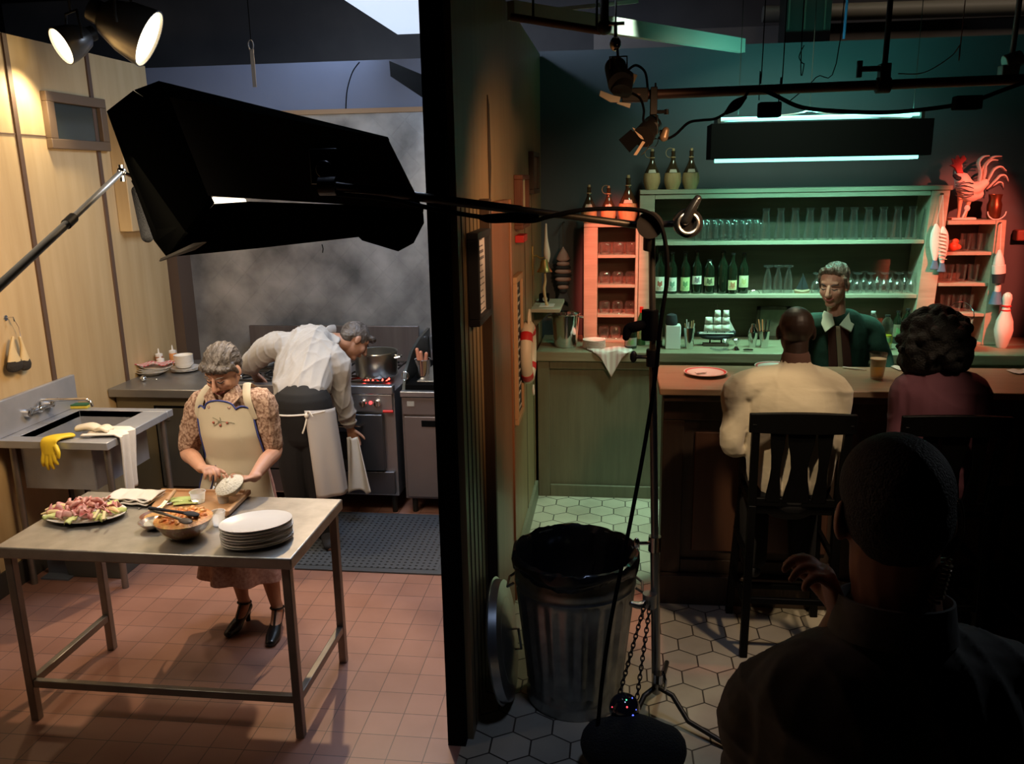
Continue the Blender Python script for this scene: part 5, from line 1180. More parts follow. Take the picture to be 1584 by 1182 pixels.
struct(MB().prism([(PX+0.001, 3.84, 2.18), (PX+0.001, 3.90, 2.35), (PX+0.001, 3.88, 2.62), (PX+0.001, 3.84, 2.66), (PX+0.001, 3.83, 2.4)], (0.004, 0, 0)).build('trim_20', mat('torn_scar', (0.03, 0.02, 0.012), 0.9)))
# brass bell on a bracket
bp_ = WX(823, 398, PX)
be = thing('brass_bell', 'brass bell on a wall bracket with a knotted white pull rope', 'bell', bp_)
brass = mat('old_brass', (0.38, 0.26, 0.10), 0.35, 0.9)
MB().box(PX, PX+0.012, bp_.y-0.03, bp_.y+0.03, bp_.z-0.12, bp_.z+0.08).build('bracket_plate', brass, be, bevel=0.004)
e_ = bp_ + Vector((0.085, 0, 0.0))
MB().tube([bp_, bp_ + Vector((0.03, 0, 0.012)), bp_ + Vector((0.06, 0, -0.008)), e_], 0.007, 8).build('bracket_arm', brass, be)
MB().lathe([(0, 0), (0.018, -0.002), (0.026, -0.02), (0.032, -0.055), (0.052, -0.085), (0.055, -0.088), (0.047, -0.084), (0.026, -0.05), (0.012, -0.01), (0, -0.01)], e_ + Vector((0, 0, -0.012)), 28).build('bell_cup', brass, be)
MB().limb([e_ + Vector((0, 0, -0.09)), e_ + Vector((0.005, 0, -0.16)), e_ + Vector((-0.004, 0, -0.22)), e_ + Vector((0.008, 0, -0.30)), e_ + Vector((0.015, 0, -0.33))], [0.006, 0.009, 0.011, 0.009, 0.014], n=10).build('pull_rope', mat('rope_tan', (0.50, 0.38, 0.22), 0.8), be)
rb = bp_ + Vector((0.095, 0.03, 0.0))
MB().limb([rb + Vector((0, 0, 0.22)), rb + Vector((0, 0, 0.12)), rb + Vector((0.005, 0, 0.02)), rb + Vector((0.008, 0, -0.03))], [0.006, 0.012, 0.024, 0.012], n=10).build('rope_bundle', M['cloth'], be)
# wall shelf
ws = thing('wall_shelf', 'small plain wall shelf sticking out from the partition near the bell', 'shelf', (PX, 5.8, 1.42))
MB().box(PX, PX+0.20, 5.62, 6.12, 1.415, 1.44).build('board', M['shelf'], ws, bevel=0.003)
MB().prism([(PX, 5.86, 1.414), (PX+0.14, 5.86, 1.414), (PX, 5.86, 1.27)], (0, 0.025, 0)).build('bracket', M['green_wood'], ws)
cm = thing('wall_phone', 'small black gadget with a round lens on the wall shelf', 'gadget', (PX+0.07, 5.95, 1.441))
MB().box(PX+0.03, PX+0.10, 5.92, 5.99, 1.442, 1.50).build('case', M['black'], cm, bevel=0.006)
MB().cyl((PX+0.075, 5.92, 1.468), (PX+0.075, 5.905, 1.468), 0.018, n=16).build('lens', M['chrome'], cm)
tag(MB().box(PX+0.05, PX+0.15, 5.70, 5.85, 1.4415, 1.444).build('note_paper', M['plastic']), 'pale sheet of paper lying on the small wall shelf', 'paper')
# lifebuoy
lc = WX(817, 545, PX+0.05)
lf = thing('lifebuoy', 'white lifebuoy with red bands hanging on the partition below the bell', 'lifebuoy', lc)
RR, rr = 0.135, 0.038
def torus(a0, a1, r_, n=24):
    return [lc + Vector((0, RR*math.cos(a), RR*math.sin(a)*1.15)) for a in np.linspace(a0, a1, n)]
MB().tube(torus(0, 2*PI*(1-1/36), 0, 36), rr, 14, True).build('ring', mat('buoy_cream', (0.72, 0.62, 0.48), 0.5), lf)
for a in (0.9, 2.4, 4.0, 5.5): MB().tube(torus(a-0.16, a+0.16, 0, 6), rr+0.002, 14).build('red_band', M['red'], lf)
MB().tube([lc + Vector((0.01, 0.05*math.cos(a), 0.19 + 0.07*math.sin(a))) for a in np.linspace(0, 2*PI, 16)[:-1]], 0.007, 8, True).build('rope_loop', MATS['buoy_cream'], lf)
MB().tube([lc + Vector((0.03, 0.03*math.cos(a), -0.235 + 0.03*math.sin(a))) for a in np.linspace(0, 2*PI, 12)[:-1]], 0.005, 6, True).build('rope_end', M['cloth'], lf)

# ================================================================== BIN
bp2 = (-0.165, 3.42)
RT_, RB_, HZ = 0.262, 0.215, 0.70
tc_ = thing('trash_can', 'galvanised ribbed trash can lined with a black bag beside the partition', 'trash can', (bp2[0], bp2[1], 0))
rings = []; N = 96
for r, z in [(0, 0.012), (RB_-0.01, 0.012), (RB_, 0.0), (RB_+0.006, 0.02), (RB_, 0.04), (RB_+0.005, 0.05), (RB_, 0.06), (RB_, 0.075)] + [(RB_ + (RT_-RB_)*k/10 - 0.004, 0.09 + 0.45*k/10) for k in range(11)] + [(RT_-0.004, 0.56), (RT_+0.006, 0.575), (RT_-0.002, 0.59), (RT_+0.006, 0.605), (RT_-0.002, 0.62), (RT_-0.002, 0.685), (RT_+0.010, 0.69), (RT_+0.010, 0.705), (RT_-0.006, 0.705), (RT_-0.012, 0.60), (RB_, 0.1), (0, 0.05)]:
    rib = 0.09 <= z <= 0.541 and r > 0.2
    rings.append([Vector((bp2[0] + (r + (0.0045*(1 if (k//2) % 2 else -1) if rib else 0))*math.cos(2*PI*k/N), bp2[1] + (r + (0.0045*(1 if (k//2) % 2 else -1) if rib else 0))*math.sin(2*PI*k/N), z)) for k in range(N)])
MB().loft(rings).build('can_body', M['galv'], tc_, ang=60)
for s_ in (-1, 1):
    c = Vector((bp2[0] + s_*(RT_+0.002), bp2[1] - 0.03, 0.575))
    MB().tube([c + Vector((0, -0.06, 0.01)), c + Vector((s_*0.028, -0.055, -0.01)), c + Vector((s_*0.03, 0.04, -0.01)), c + Vector((0, 0.05, 0.01))], 0.006, 8).build('handle', M['galv'], tc_)
rings = []; rr_ = random.Random(4); nz = [rr_.random() for _ in range(400)]
for j, (r, z) in enumerate([(RT_+0.014, 0.655), (RT_+0.018, 0.69), (RT_+0.015, 0.712), (RT_+0.002, 0.718), (RT_-0.02, 0.69), (RT_-0.03, 0.60), (RT_-0.05, 0.48), (RT_-0.09, 0.40), (0.02, 0.36)]):
    rings.append([Vector((bp2[0] + (r + 0.007*(nz[(k*7+j*3) % 400]-.5)*(1 if j < 4 else 3))*math.cos(2*PI*k/60), bp2[1] + (r + 0.007*(nz[(k*7+j*3) % 400]-.5)*(1 if j < 4 else 3))*math.sin(2*PI*k/60), z + 0.014*(nz[(k*5+j) % 400]-.5) + (0.01*math.sin(k*0.4) if j < 2 else 0))) for k in range(60)])
tag(MB().loft(rings, cap=False).build('bin_liner', mat('liner_black', (0.010, 0.010, 0.011), 0.22), solid=0.001), 'shiny black bin bag folded over the rim of the trash can', 'bin bag')
# lid leaning against the partition
ld = thing('trash_can_lid', 'round galvanised lid leaning against the partition beside its can', 'lid', (-0.51, 3.33, 0))
Rl = Matrix.Rotation(math.radians(83), 3, 'Y'); cl = Vector((-0.475, 3.37, 0.285))
MB().lathe([(0, 0.035), (0.06, 0.034), (0.065, 0.028), (0.12, 0.026), (0.125, 0.02), (0.19, 0.018), (0.195, 0.010), (0.255, 0.006), (0.262, -0.03), (0.275, -0.032), (0.28, -0.026), (0.270, -0.024), (0.264, 0.010), (0.2, 0.016), (0.13, 0.026), (0.07, 0.036), (0, 0.042)], cl, 56, Rl).build('lid_disc', mat('lid_steel', (0.42, 0.43, 0.42), 0.28, 0.9, (0.55, 0.55, 0.53), 14, 0.5), ld)
MB().tube([cl + Rl @ Vector(v) for v in ((-0.05, 0, 0.03), (-0.05, 0, 0.065), (0.05, 0, 0.065), (0.05, 0, 0.03))], 0.006, 8).build('handle', M['galv'], ld)

# ================================================================== BAR STOOLS
def stool(cx, cy, rz, label):
    t = thing('bar_stool', label, 'bar stool', (cx, cy, 0), 'black wooden bar stools')
    bk = M['rig_wood']
    def b_(n, mb_): return mb_.build(n, bk, t, world=False, bevel=0.004)
    SH = 0.78; w = 0.20
    b_('seat', MB().box(-w, w, -0.18, 0.20, SH-0.045, SH))
    for s_ in (-1, 1):
        b_('leg', MB().bar((s_*(w-.01), 0.17, SH-0.05), (s_*(w+.02), 0.215, 0.0), 0.038, 0.038))
        b_('leg', MB().bar((s_*(w-.005), -0.18, SH), (s_*(w+.005), -0.215, 0.0), 0.036, 0.042))
        b_('back_post', MB().bar((s_*(w-.005), -0.18, SH), (s_*(w+.005), -0.235, 1.20), 0.036, 0.036))
        b_('side_stretcher', MB().bar((s_*(w+.01), 0.20, 0.26), (s_*(w+.003), -0.20, 0.26), 0.022, 0.03))
        b_('side_stretcher', MB().bar((s_*(w+.01), 0.19, 0.50), (s_*(w+.003), -0.19, 0.50), 0.022, 0.03))
    b_('front_stretcher', MB().bar((-w, 0.205, 0.17), (w, 0.205, 0.17), 0.03, 0.03))
    b_('back_stretcher', MB().bar((-w, -0.205, 0.30), (w, -0.205, 0.30), 0.022, 0.03))
    top = MB()
    def fn(u, v):
        x = (u-.5)*2*(w+.035); return x
    rings = []
    for i in range(13):
        u = i/12; x = (u-.5)*2*(w+0.035); yb = -0.235 - 0.02*math.cos((u-.5)*PI); zt_ = 1.245 + 0.012*math.cos((u-.5)*PI)
        rings.append([Vector((x, yb-0.012, 1.155)), Vector((x, yb+0.012, 1.155)), Vector((x, yb+0.010, zt_)), Vector((x, yb-0.014, zt_))])
    b_('top_rail', top.loft(rings))
    for x in (-0.105, 0.0, 0.105):
        wd = 0.055 if x else 0.10
        rings = [[Vector((x + sx*wd/2*(1+0.25*math.cos(k/6*2*PI)), -0.19 - 0.05*k/6 - 0.012*math.sin(k/6*PI) + sy*0.007, 0.80 + 0.36*k/6)) for sx, sy in ((-1, -1), (1, -1), (1, 1), (-1, 1))] for k in range(7)]
        b_('back_slat', MB().loft(rings))
    b_('lower_back_rail', MB().bar((-w, -0.185, 0.80), (w, -0.185, 0.80), 0.02, 0.04))
    t.rotation_euler.z = rz; return t
M['rig_wood'] = mat('black_stool_wood', (0.002, 0.0018, 0.0015), 0.5, spec=0.12)
stool(0.845, 4.02, 0.0, 'black slat back bar stool under the man in the pale sweater')
stool(1.50, 4.02, 0.02, 'black slat back bar stool under the curly haired woman')
stool(2.10, 4.00, 0.1, 'empty black bar stool at the right edge of the bar')
# ================================================================== FILM LIGHTING AND RIGGING
E_TEAL = mat('teal_tube', (0.3, 0.9, 0.8), 0.4, emit=(0.25, 1.0, 0.80), estr=2.6)
E_WARM = mat('warm_lens', (0.9, 0.85, 0.7), 0.3, emit=(1.0, 0.80, 0.50), estr=6.0)
E_COOL = mat('cool_panel', (0.7, 0.8, 0.95), 0.5, emit=(0.62, 0.76, 0.95), estr=1.0)
fab = mat('black_fabric_flap', (0.0012, 0.0012, 0.001), 1.0, spec=0.0)
def pw(pts): return [W(*p) for p in pts]
def slab(pts, depth=0.012):
    P = pw(pts); n = (P[1]-P[0]).cross(P[2]-P[0]).normalized()
    if n.y < 0: n = -n
    return MB().prism(P, n*depth)
kb = thing('tube_light_bank', 'big black film lamp with barn doors hanging over the kitchen, back to camera', 'film lamp', W(410, 270, 3.0))
ho = MB(); F_ = pw([(262, 150, 3.0), (600, 214, 2.92), (655, 324, 2.92), (322, 303, 3.0)]); B_ = pw([(275, 165, 3.14), (590, 224, 3.06), (640, 318, 3.06), (332, 298, 3.14)])
ho.loft([F_, B_]); ho.build('housing', mat('lamp_housing', (0.010, 0.009, 0.007), 0.6, spec=0.2), kb, smooth=False)
slab([(245, 125, 3.30), (600, 212, 3.2), (602, 216, 2.93), (262, 152, 3.01)]).build('top_barn_door', fab, kb, smooth=False)
slab([(165, 172, 3.40), (206, 140, 3.45), (222, 150, 3.4), (262, 151, 3.03), (326, 304, 3.03), (330, 312, 3.05), (258, 398, 3.42), (238, 372, 3.42)], 0.008).build('side_barn_door', fab, kb, smooth=False)
slab([(208, 139, 3.46), (246, 125, 3.44), (262, 150, 3.02), (224, 150, 3.42), (218, 146, 3.44)], 0.006).build('corner_flap', fab, kb, smooth=False)
slab([(330, 317, 3.02), (384, 313.5, 3.0), (655, 322, 2.94), (650, 356, 3.05), (560, 362, 3.2), (400, 384, 3.3), (258, 398, 3.42)], 0.008).build('bottom_barn_door', fab, kb, smooth=False)
slab([(655, 330, 2.93), (656, 345, 3.0), (640, 376, 3.1), (616, 389, 3.2), (560, 372, 3.25), (548, 360, 3.2), (645, 340, 2.96)], 0.006).build('corner_flap', fab, kb, smooth=False)
slab([(246, 404, 3.38), (248, 400, 3.38), (300, 376, 3.25), (318, 374, 3.2), (300, 386, 3.25)], 0.006).build('flap_tip', M['rig'], kb, smooth=False)
MB().tube(pw([(330, 310, 3.11), (378, 312.5, 3.08)]), 0.013, 8).build('fluorescent_tube', mat('warm_tube', (1, 0.95, 0.85), 0.4, emit=(1.0, 0.86, 0.62), estr=2.5), kb)
pl = slab([(405, 186, 2.985), (520, 203, 2.955), (590, 214, 2.94), (585, 222, 2.94), (412, 197, 2.985)], -0.004); pl.build('rating_plate', mat('rust_strip', (0.05, 0.02, 0.012), 0.5), kb, smooth=False)
slab([(420, 200, 2.98), (478, 208, 2.965), (482, 220, 2.965), (428, 214, 2.98)], -0.004).build('paper_sticker', mat('dull_sticker', (0.035, 0.025, 0.012), 0.6), kb, smooth=False)
hub = W(505, 262, 2.90)
MB().cyl(hub, hub + Vector((0, 0.07, 0)), 0.05, n=24).cyl(hub + Vector((0, -0.03, 0)), hub, 0.03, n=18).box(hub.x-0.06, hub.x+0.04, hub.y, hub.y+0.05, hub.z-0.05, hub.z+0.07).build('mount_plate', M['blackgloss'], kb, bevel=0.004)
k2 = W(508, 288, 2.86); MB().cyl(k2 + Vector((-0.03, 0, 0)), k2 + Vector((0.03, 0, 0)), 0.032, n=20).cyl(k2, hub, 0.02, n=12).build('tilt_knuckle', M['rig'], kb)
MB().tube(pw([(498, 378, 3.15), (500, 385, 3.15), (499, 391, 3.15)]), 0.002, 5).build('flap_cord', M['black'], kb)
kb['label'] = 'big black film lamp with barn doors hanging over the kitchen, back to camera'

# ---- stand, arm and cable
sx, sy = WZ(1015, 1100, 0.05).x, 3.28
st = thing('light_stand', 'tall chrome film light stand in front of the bar holding the boom arm', 'light stand', (sx, sy, 0))
chp = mat('worn_chrome', (0.32, 0.31, 0.28), 0.28, 0.95)
tp = W(1008, 362, 3.22)
q0 = Vector((sx, sy, 0.12)); q1 = q0.lerp(tp, 0.36); q2 = q0.lerp(tp, 0.76)
MB().cyl(q0, q1, 0.019, n=16).build('lower_pole', chp, st)
MB().cyl(q1, q2, 0.0155, n=16).build('middle_pole', chp, st)
MB().cyl(q2, tp, 0.0125, n=16).build('upper_pole', chp, st)
for q in (q1, q2):
    MB().cyl(q + Vector((0, 0, -0.035)), q + Vector((0, 0, 0.03)), 0.026, n=16).cyl(q, q + Vector((-0.07, -0.02, 0.005)), 0.008, n=8).ell(q + Vector((-0.075, -0.02, 0.005)), (0.014, 0.01, 0.024)).build('collar', M['rig'] if q is q2 else M['chrome'], st)
cq = W(1005, 928, 3.24)
MB().cyl(cq + Vector((0, 0, -0.03)), cq + Vector((0, 0, 0.03)), 0.03, n=16).limb([cq, cq + Vector((-0.04, -0.03, -0.01)), cq + Vector((-0.075, -0.04, 0.0))], [0.014, 0.016, 0.012], n=10).build('clamp', M['steel'], st)
cq2 = W(1018, 1048, 3.24)
MB().cyl(cq2 + Vector((0, 0, -0.02)), cq2 + Vector((0, 0, 0.02)), 0.024, n=14).limb([cq2 + Vector((0.02, 0, 0.03)), cq2 + Vector((0.03, -0.01, -0.01)), cq2 + Vector((0.03, -0.01, -0.05))], [0.006, 0.008, 0.005], n=8).build('clamp', M['chrome'], st)
for k in range(3):
    a = (-0.6, 1.4, -2.3)[k]; e = Vector((sx + 0.42*math.cos(a), sy + 0.42*math.sin(a), 0.012))
    MB().tube([Vector((sx, sy, 0.15)), Vector((sx + 0.08*math.cos(a), sy + 0.08*math.sin(a), 0.14)), Vector((sx + 0.16*math.cos(a), sy + 0.16*math.sin(a), 0.05)), e], 0.0115, 10).build('leg', M['rig'], st)
a0 = W(1000, 350, 3.19); a1 = k2 + Vector((0.02, 0, 0))
arm = thing('grip_boom', 'long dark boom arm reaching from the stand to the black film lamp', 'boom arm', a0)
am = a0.lerp(a1, 0.42)
MB().cyl(a0 + (a0-a1).normalized()*0.03, am, 0.0135, n=14).build('outer_tube', mat('dark_tube', (0.05, 0.045, 0.035), 0.35, 0.7), arm)
MB().cyl(am, a1, 0.0165, n=14).build('inner_tube', MATS['dark_tube'], arm)
gk = W(1005, 348, 3.16)
MB().cyl(gk + Vector((0, -0.03, 0)), gk + Vector((0, 0.05, 0)), 0.048, n=24).cyl(gk + Vector((0.0, 0, -0.03)), gk + Vector((0, 0.02, -0.09)), 0.022, n=14).build('grip_head', M['rig'], arm)
g2 = W(1064, 345, 3.13)
MB().cyl(gk, g2, 0.013, n=10).cyl(g2 + Vector((0, -0.02, 0)), g2 + Vector((0, 0.03, 0)), 0.052, n=24).limb([g2 + Vector((-0.01, -0.02, 0.01)), g2 + Vector((0.01, -0.02, 0.05)), g2 + Vector((0.03, -0.02, 0.085))], [(0.03, 0.02), (0.03, 0.018), (0.022, 0.014)], n=12).build('tee_handle', M['blackgloss'], arm)
MB().tube([g2 + Vector((0.035*math.cos(a), -0.03, 0.035*math.sin(a))) for a in np.linspace(0, 2*PI, 24)[:-1]], 0.006, 8, True).build('handle_ring', M['steel'], arm)
cab = thing('power_cable', 'black power cable looping over the boom arm and down the light stand', 'cable', a0)
pts = pw([(520, 300, 2.86), (600, 308, 2.88), (680, 325, 2.9), (760, 338, 2.95), (820, 342, 3.0), (850, 335, 3.05), (900, 325, 3.1), (960, 323, 3.13), (1000, 328, 3.12), (1020, 345, 3.12), (1030, 380, 3.13), (1032, 430, 3.14), (1022, 500, 3.15), (1014, 580, 3.17), (1002, 660, 3.17), (988, 740, 3.12), (965, 860, 3.05), (945, 960, 2.98), (932, 1050, 2.93), (926, 1110, 2.92), (922, 1140, 2.9)])
def smooth_pts(P, s=6):
    out = []
    for i in range(len(P)-1):
        a, b, c, d = P[max(i-1, 0)], P[i], P[i+1], P[min(i+2, len(P)-1)]
        for k in range(s):
            t_ = k/s; out.append(0.5*((2*b) + (c-a)*t_ + (2*a-5*b+4*c-d)*t_*t_ + (3*b-a-3*c+d)*t_**3))
    return out + [P[-1]]
MB().tube(smooth_pts(pts), 0.008, 8).build('cable_run', M['black'], cab)
MB().limb([pts[3] + Vector((-0.04, 0, 0.004)), pts[3], pts[3] + Vector((0.10, 0, 0.004)), pts[3] + Vector((0.16, 0, 0.006))], [0.008, 0.017, 0.017, 0.008], n=10).build('inline_plug', M['black'], cab)
# black pouch clipped to the stand
pq = W(985, 505, 3.2)
tag(MB().limb([pq + Vector((0.05, 0.02, 0.01)), pq, pq + Vector((-0.03, 0, -0.01)), pq + Vector((-0.04, -0.01, -0.04))], [(0.018, 0.018), (0.024, 0.02), (0.02, 0.02), (0.014, 0.014)], n=12).cyl(pq + Vector((0.05, 0.02, -0.055)), pq + Vector((0.05, 0.02, 0.06)), 0.032, n=16).build('stand_clamp', M['black']), 'black locking clamp with knob halfway up the light stand', 'clamp')
# chains, sandbag, gazing ball
sbag = Vector((WZ(980, 1170, 0.10).x, 2.93, 0.11))
sb0 = MB().limb([sbag + Vector((-0.12, 0, 0.0)), sbag, sbag + Vector((0.12, 0.0, -0.01))], [(0.09, 0.10), (0.115, 0.125), (0.09, 0.10)], side=(0, 1, 0), n=24)
tag(sb0.build('sandbag', mat('fuzzy_black_bag', (0.008, 0.008, 0.008), 0.95, bump=1.0, bscale=140), remesh=0.01), 'fuzzy black sandbag on the floor at the foot of the light stand', 'sandbag')
bl = W(966, 1096, 3.0)
tb_ = thing('mirror_ball', 'small dark glossy ball with red and blue light points above the sandbag', 'ball', bl)
MB().ell(bl, 0.062, None, 32, 20).build('ball', mat('dark_mirror', (0.012, 0.012, 0.02), 0.08, coat=1.0), tb_)
for c, (px, py), r_ in (((0.1, 0.15, 1.0), (979, 1107), 0.0042), ((1.0, 0.08, 0.1), (970, 1094), 0.0036), ((0.8, 0.05, 0.08), (947, 1094), 0.003), ((0.1, 0.2, 1.0), (978, 1080), 0.003), ((0.1, 0.9, 0.4), (969, 1083), 0.003), ((0.1, 0.15, 1.0), (984, 1098), 0.0024)):
    d = (W(px, py, 2.95) - CAMP).normalized(); oc_ = CAMP - bl; b__ = oc_.dot(d); disc = b__*b__ - (oc_.length_squared - 0.062**2)
    if disc > 0: q = CAMP + d*(-b__ - math.sqrt(disc))
    else: q = bl + (W(px, py, 3.0) - bl).normalized()*0.062
    MB().ell(q, r_, None, 10, 8).build('led', mat('led_%d%d' % (c[0]*9, c[2]*9), c, 0.4, emit=c, estr=2.0), tb_)  # emissive dots stand in for coloured reflections on the ball
def chain(a, b, n, label):
    t = thing('chain', label, 'chain', a, 'chains on the stand clamp')
    m = MB(); d = (b-a)/n; u, w_, dn = frame(d)
    for k in range(n):
        c = a + d*(k+0.5); s_ = u if k % 2 else w_
        m.tube([c + dn*d.length*0.72*math.cos(q) + s_*0.0075*math.sin(q) for q in np.linspace(0, 2*PI, 13)[:-1]], 0.0028, 6, True)
    m.build('links', M['rig'], t); return t
ca = W(998, 932, 3.2)
chain(ca, bl + Vector((-0.02, 0.02, 0.05)), 20, 'dark steel chain hanging from the clamp to the left of the glossy ball')
chain(ca + Vector((0.02, 0, -0.01)), bl + Vector((0.05, 0.04, 0.02)), 20, 'dark steel chain hanging nearer to the stand pole')

# ---- boom microphone
bo = thing('boom_pole', 'grey boom pole entering from the left edge with a joint near its tip', 'boom pole', W(190, 266, 3.5))
e0, e1 = W(-60, 497, 2.35), W(188, 266, 3.5); em = W(108, 342, 3.05)
MB().cyl(e0, em, 0.0165, 0.015, n=14).build('pole_section', mat('boom_grey', (0.16, 0.16, 0.15), 0.4, 0.5), bo)
MB().cyl(em, e1, 0.0125, n=14).build('pole_section', mat('boom_light', (0.33, 0.33, 0.32), 0.35, 0.6), bo)
MB().cyl(em + (em-e1).normalized()*0.03, em + (e1-em).normalized()*0.03, 0.020, n=16).build('twist_lock', M['rig'], bo)
MB().ell(e1, 0.02).cyl(e1 + Vector((0, 0, -0.04)), e1 + Vector((0, 0, 0.03)), 0.012, n=10).cyl(e1, e1 + Vector((0.06, 0.02, -0.03)), 0.008, n=8).build('swivel', M['chrome'], bo)
mc = thing('microphone', 'black foam covered microphone hanging below the tip of the boom pole', 'microphone', W(222, 330, 3.5))
MB().limb([W(213, 296, 3.52), W(221, 330, 3.5), W(228, 366, 3.48)], [0.026, 0.028, 0.026], n=18).build('foam_cover', mat('mic_foam', (0.012, 0.012, 0.012), 0.95, bump=0.6, bscale=200), mc)
MB().tube([e1 + Vector((0.06, 0.02, -0.03)), W(205, 280, 3.52), W(212, 294, 3.52)], 0.006, 8).build('cable', M['black'], mc)

# ---- PAR cans at top left
def par(name, label, c, n_, r, ln, lens_m, yoke_to):
    n_ = Vector(n_).normalized(); t = thing(name, label, 'film lamp', c)
    R = n_.to_track_quat('Z', 'Y').to_matrix()
    MB().lathe([(r*0.45, -ln), (r*0.62, -ln*0.9), (r*0.9, -ln*0.45), (r, -0.02), (r*1.03, 0.02), (r*0.98, 0.02), (r*0.94, -0.02), (r*0.8, -ln*0.45), (r*0.4, -ln*0.85), (0, -ln*0.9), (0, -ln)], c, 32, R).build('can_body', mat('par_shell', (0.30, 0.29, 0.27), 0.3, 0.9), t)
    MB().lathe([(0, 0.0), (r*0.93, -0.004), (r*0.93, 0.006), (0, 0.016)], c, 32, R).build('lens', lens_m, t)
    MB().lathe([(0, -ln*1.25), (r*0.4, -ln*1.25), (r*0.42, -ln*0.95), (0, -ln*0.95)], c, 20, R).build('socket_housing', M['rig'], t)
    s_ = n_.cross(Vector((0, 0, 1))).normalized(); b0 = c - n_*ln*0.45
    MB().tube([b0 + s_*r*1.02, b0 + s_*r*1.08 + Vector((0, 0, 0.05)), b0 + s_*r*0.8 + Vector((0, 0, r*1.5)), b0 - s_*r*0.8 + Vector((0, 0, r*1.5)), b0 - s_*r*1.08 + Vector((0, 0, 0.05)), b0 - s_*r*1.02], 0.008, 8).build('yoke', M['rig'], t)
    MB().cyl(b0 + Vector((0, 0, r*1.5)), yoke_to, 0.01, n=8).build('hanger', M['rig'], t)
    return t
L1, L2 = L1P, L2P
par('par_lamp', 'larger bright round film lamp at the top of the panelled wall', L1, (1.0, 0.25, -0.55), 0.165, 0.26, E_WARM, (L1.x-0.1, L1.y, 3.55))
par('par_lamp', 'smaller bright round film lamp left of the larger one', L2, (-0.55, -0.75, -0.45), 0.105, 0.16, E_WARM, (L2.x+0.05, L2.y, 3.55))
bd = MB().grid(lambda u, v: L1 + Vector((-0.12 + 0.02*u, -0.02, -0.06)) + Vector((0.20*u, -0.05, -0.17*u - 0.04*v)), 2, 2)
tag(MB().cyl((-5.8, 4.9, 3.57), (-0.75, 4.9, 3.57), 0.024, n=12).build('lighting_pipe', M['rig']), 'dark lighting pipe above the kitchen carrying the round lamps', 'pipe')

# ---- ceiling panel, strap, wire, small fixture in the kitchen
zc = 3.35; xa_ = WZ(615, 51, zc).x; ya_ = WZ(615, 51, zc).y
fp = thing('ceiling_light', 'pale blue glowing flat light panel above the kitchen', 'ceiling light', (xa_+0.3, 4.8, zc))
MB().box(xa_-0.02, xa_+0.62, 3.9, ya_+0.02, zc+0.005, zc+0.05).build('frame', M['rig'], fp)
MB().box(xa_, xa_+0.60, 3.95, ya_, zc-0.01, zc+0.004).build('diffuser', E_COOL, fp)
for y in (4.35, 4.95): MB().box(xa_, xa_+0.6, y, y+0.02, zc-0.014, zc-0.01).build('cross_bar', M['rig'], fp)
for x_ in (xa_+0.05, xa_+0.55): MB().cyl((x_, 4.9, zc+0.05), (x_, 4.9, 4.5), 0.004, n=6).build('hanger_wire', M['rig'], fp)
a_ = W(388, 62, 5.2)
sr = thing('hanging_strap', 'short metal strap on a clip hanging above the black film lamp', 'strap', a_)
MB().box(a_.x-0.012, a_.x+0.012, a_.y-0.002, a_.y+0.002, W(388, 135, 5.2).z, W(388, 76, 5.2).z).build('strap', mat('dull_metal', (0.10, 0.09, 0.085), 0.5, 0.5), sr)
MB().tube([W(388, 70, 5.2) + Vector((0.016*math.cos(q), 0, 0.03*math.sin(q))) for q in np.linspace(0, 2*PI, 14)[:-1]], 0.004, 6, True).build('clip', MATS['dull_metal'], sr)
MB().cyl(W(388, 62, 5.2), (a_.x, a_.y, 4.5), 0.003, n=6).build('cord', M['black'], sr)
tag(MB().tube(smooth_pts(pw([(556, 96, 6.49), (545, 112, 6.49), (537, 140, 6.49), (535, 170, 6.49)])), 0.004, 6).build('thin_wire', M['black']), 'thin black wire dangling down the blue grey wall', 'wire')
sf = MB().prism(pw([(602, 94, 4.6), (664, 120, 4.4), (664, 158, 4.4), (604, 118, 4.6)]), (0, 0.15, 0)); 
lhd = thing('hooded_lamp', 'small black lamp hood fixed beside the partition top', 'lamp hood', W(640, 120, 4.5))
sf.build('hood', M['black'], lhd, smooth=False)
MB().box(-0.69, -0.66, 3.4, 4.55, W(664, 150, 4.4).z, W(664, 140, 4.4).z).build('bracket', M['black'], lhd)
for k, (y, z) in enumerate(((5.2, 3.75), (6.9, 3.9), (3.6, 4.1), (7.6, 3.95))):
    struct(MB().box(-5.9, 5.0, y, y+0.12, z, z+0.22).build('beam_ceiling', mat('dark_beam', (0.007, 0.007, 0.007), 0.9, spec=0.1)))
for k, x in enumerate((-4.8, -3.2, -1.6, 0.2, 1.5, 2.8, 4.1)):
    struct(MB().box(x, x+0.08, 4.6, 8.0, 4.13, 4.3).build('beam_ceiling', mat('joist', (0.06, 0.04, 0.025), 0.8)))

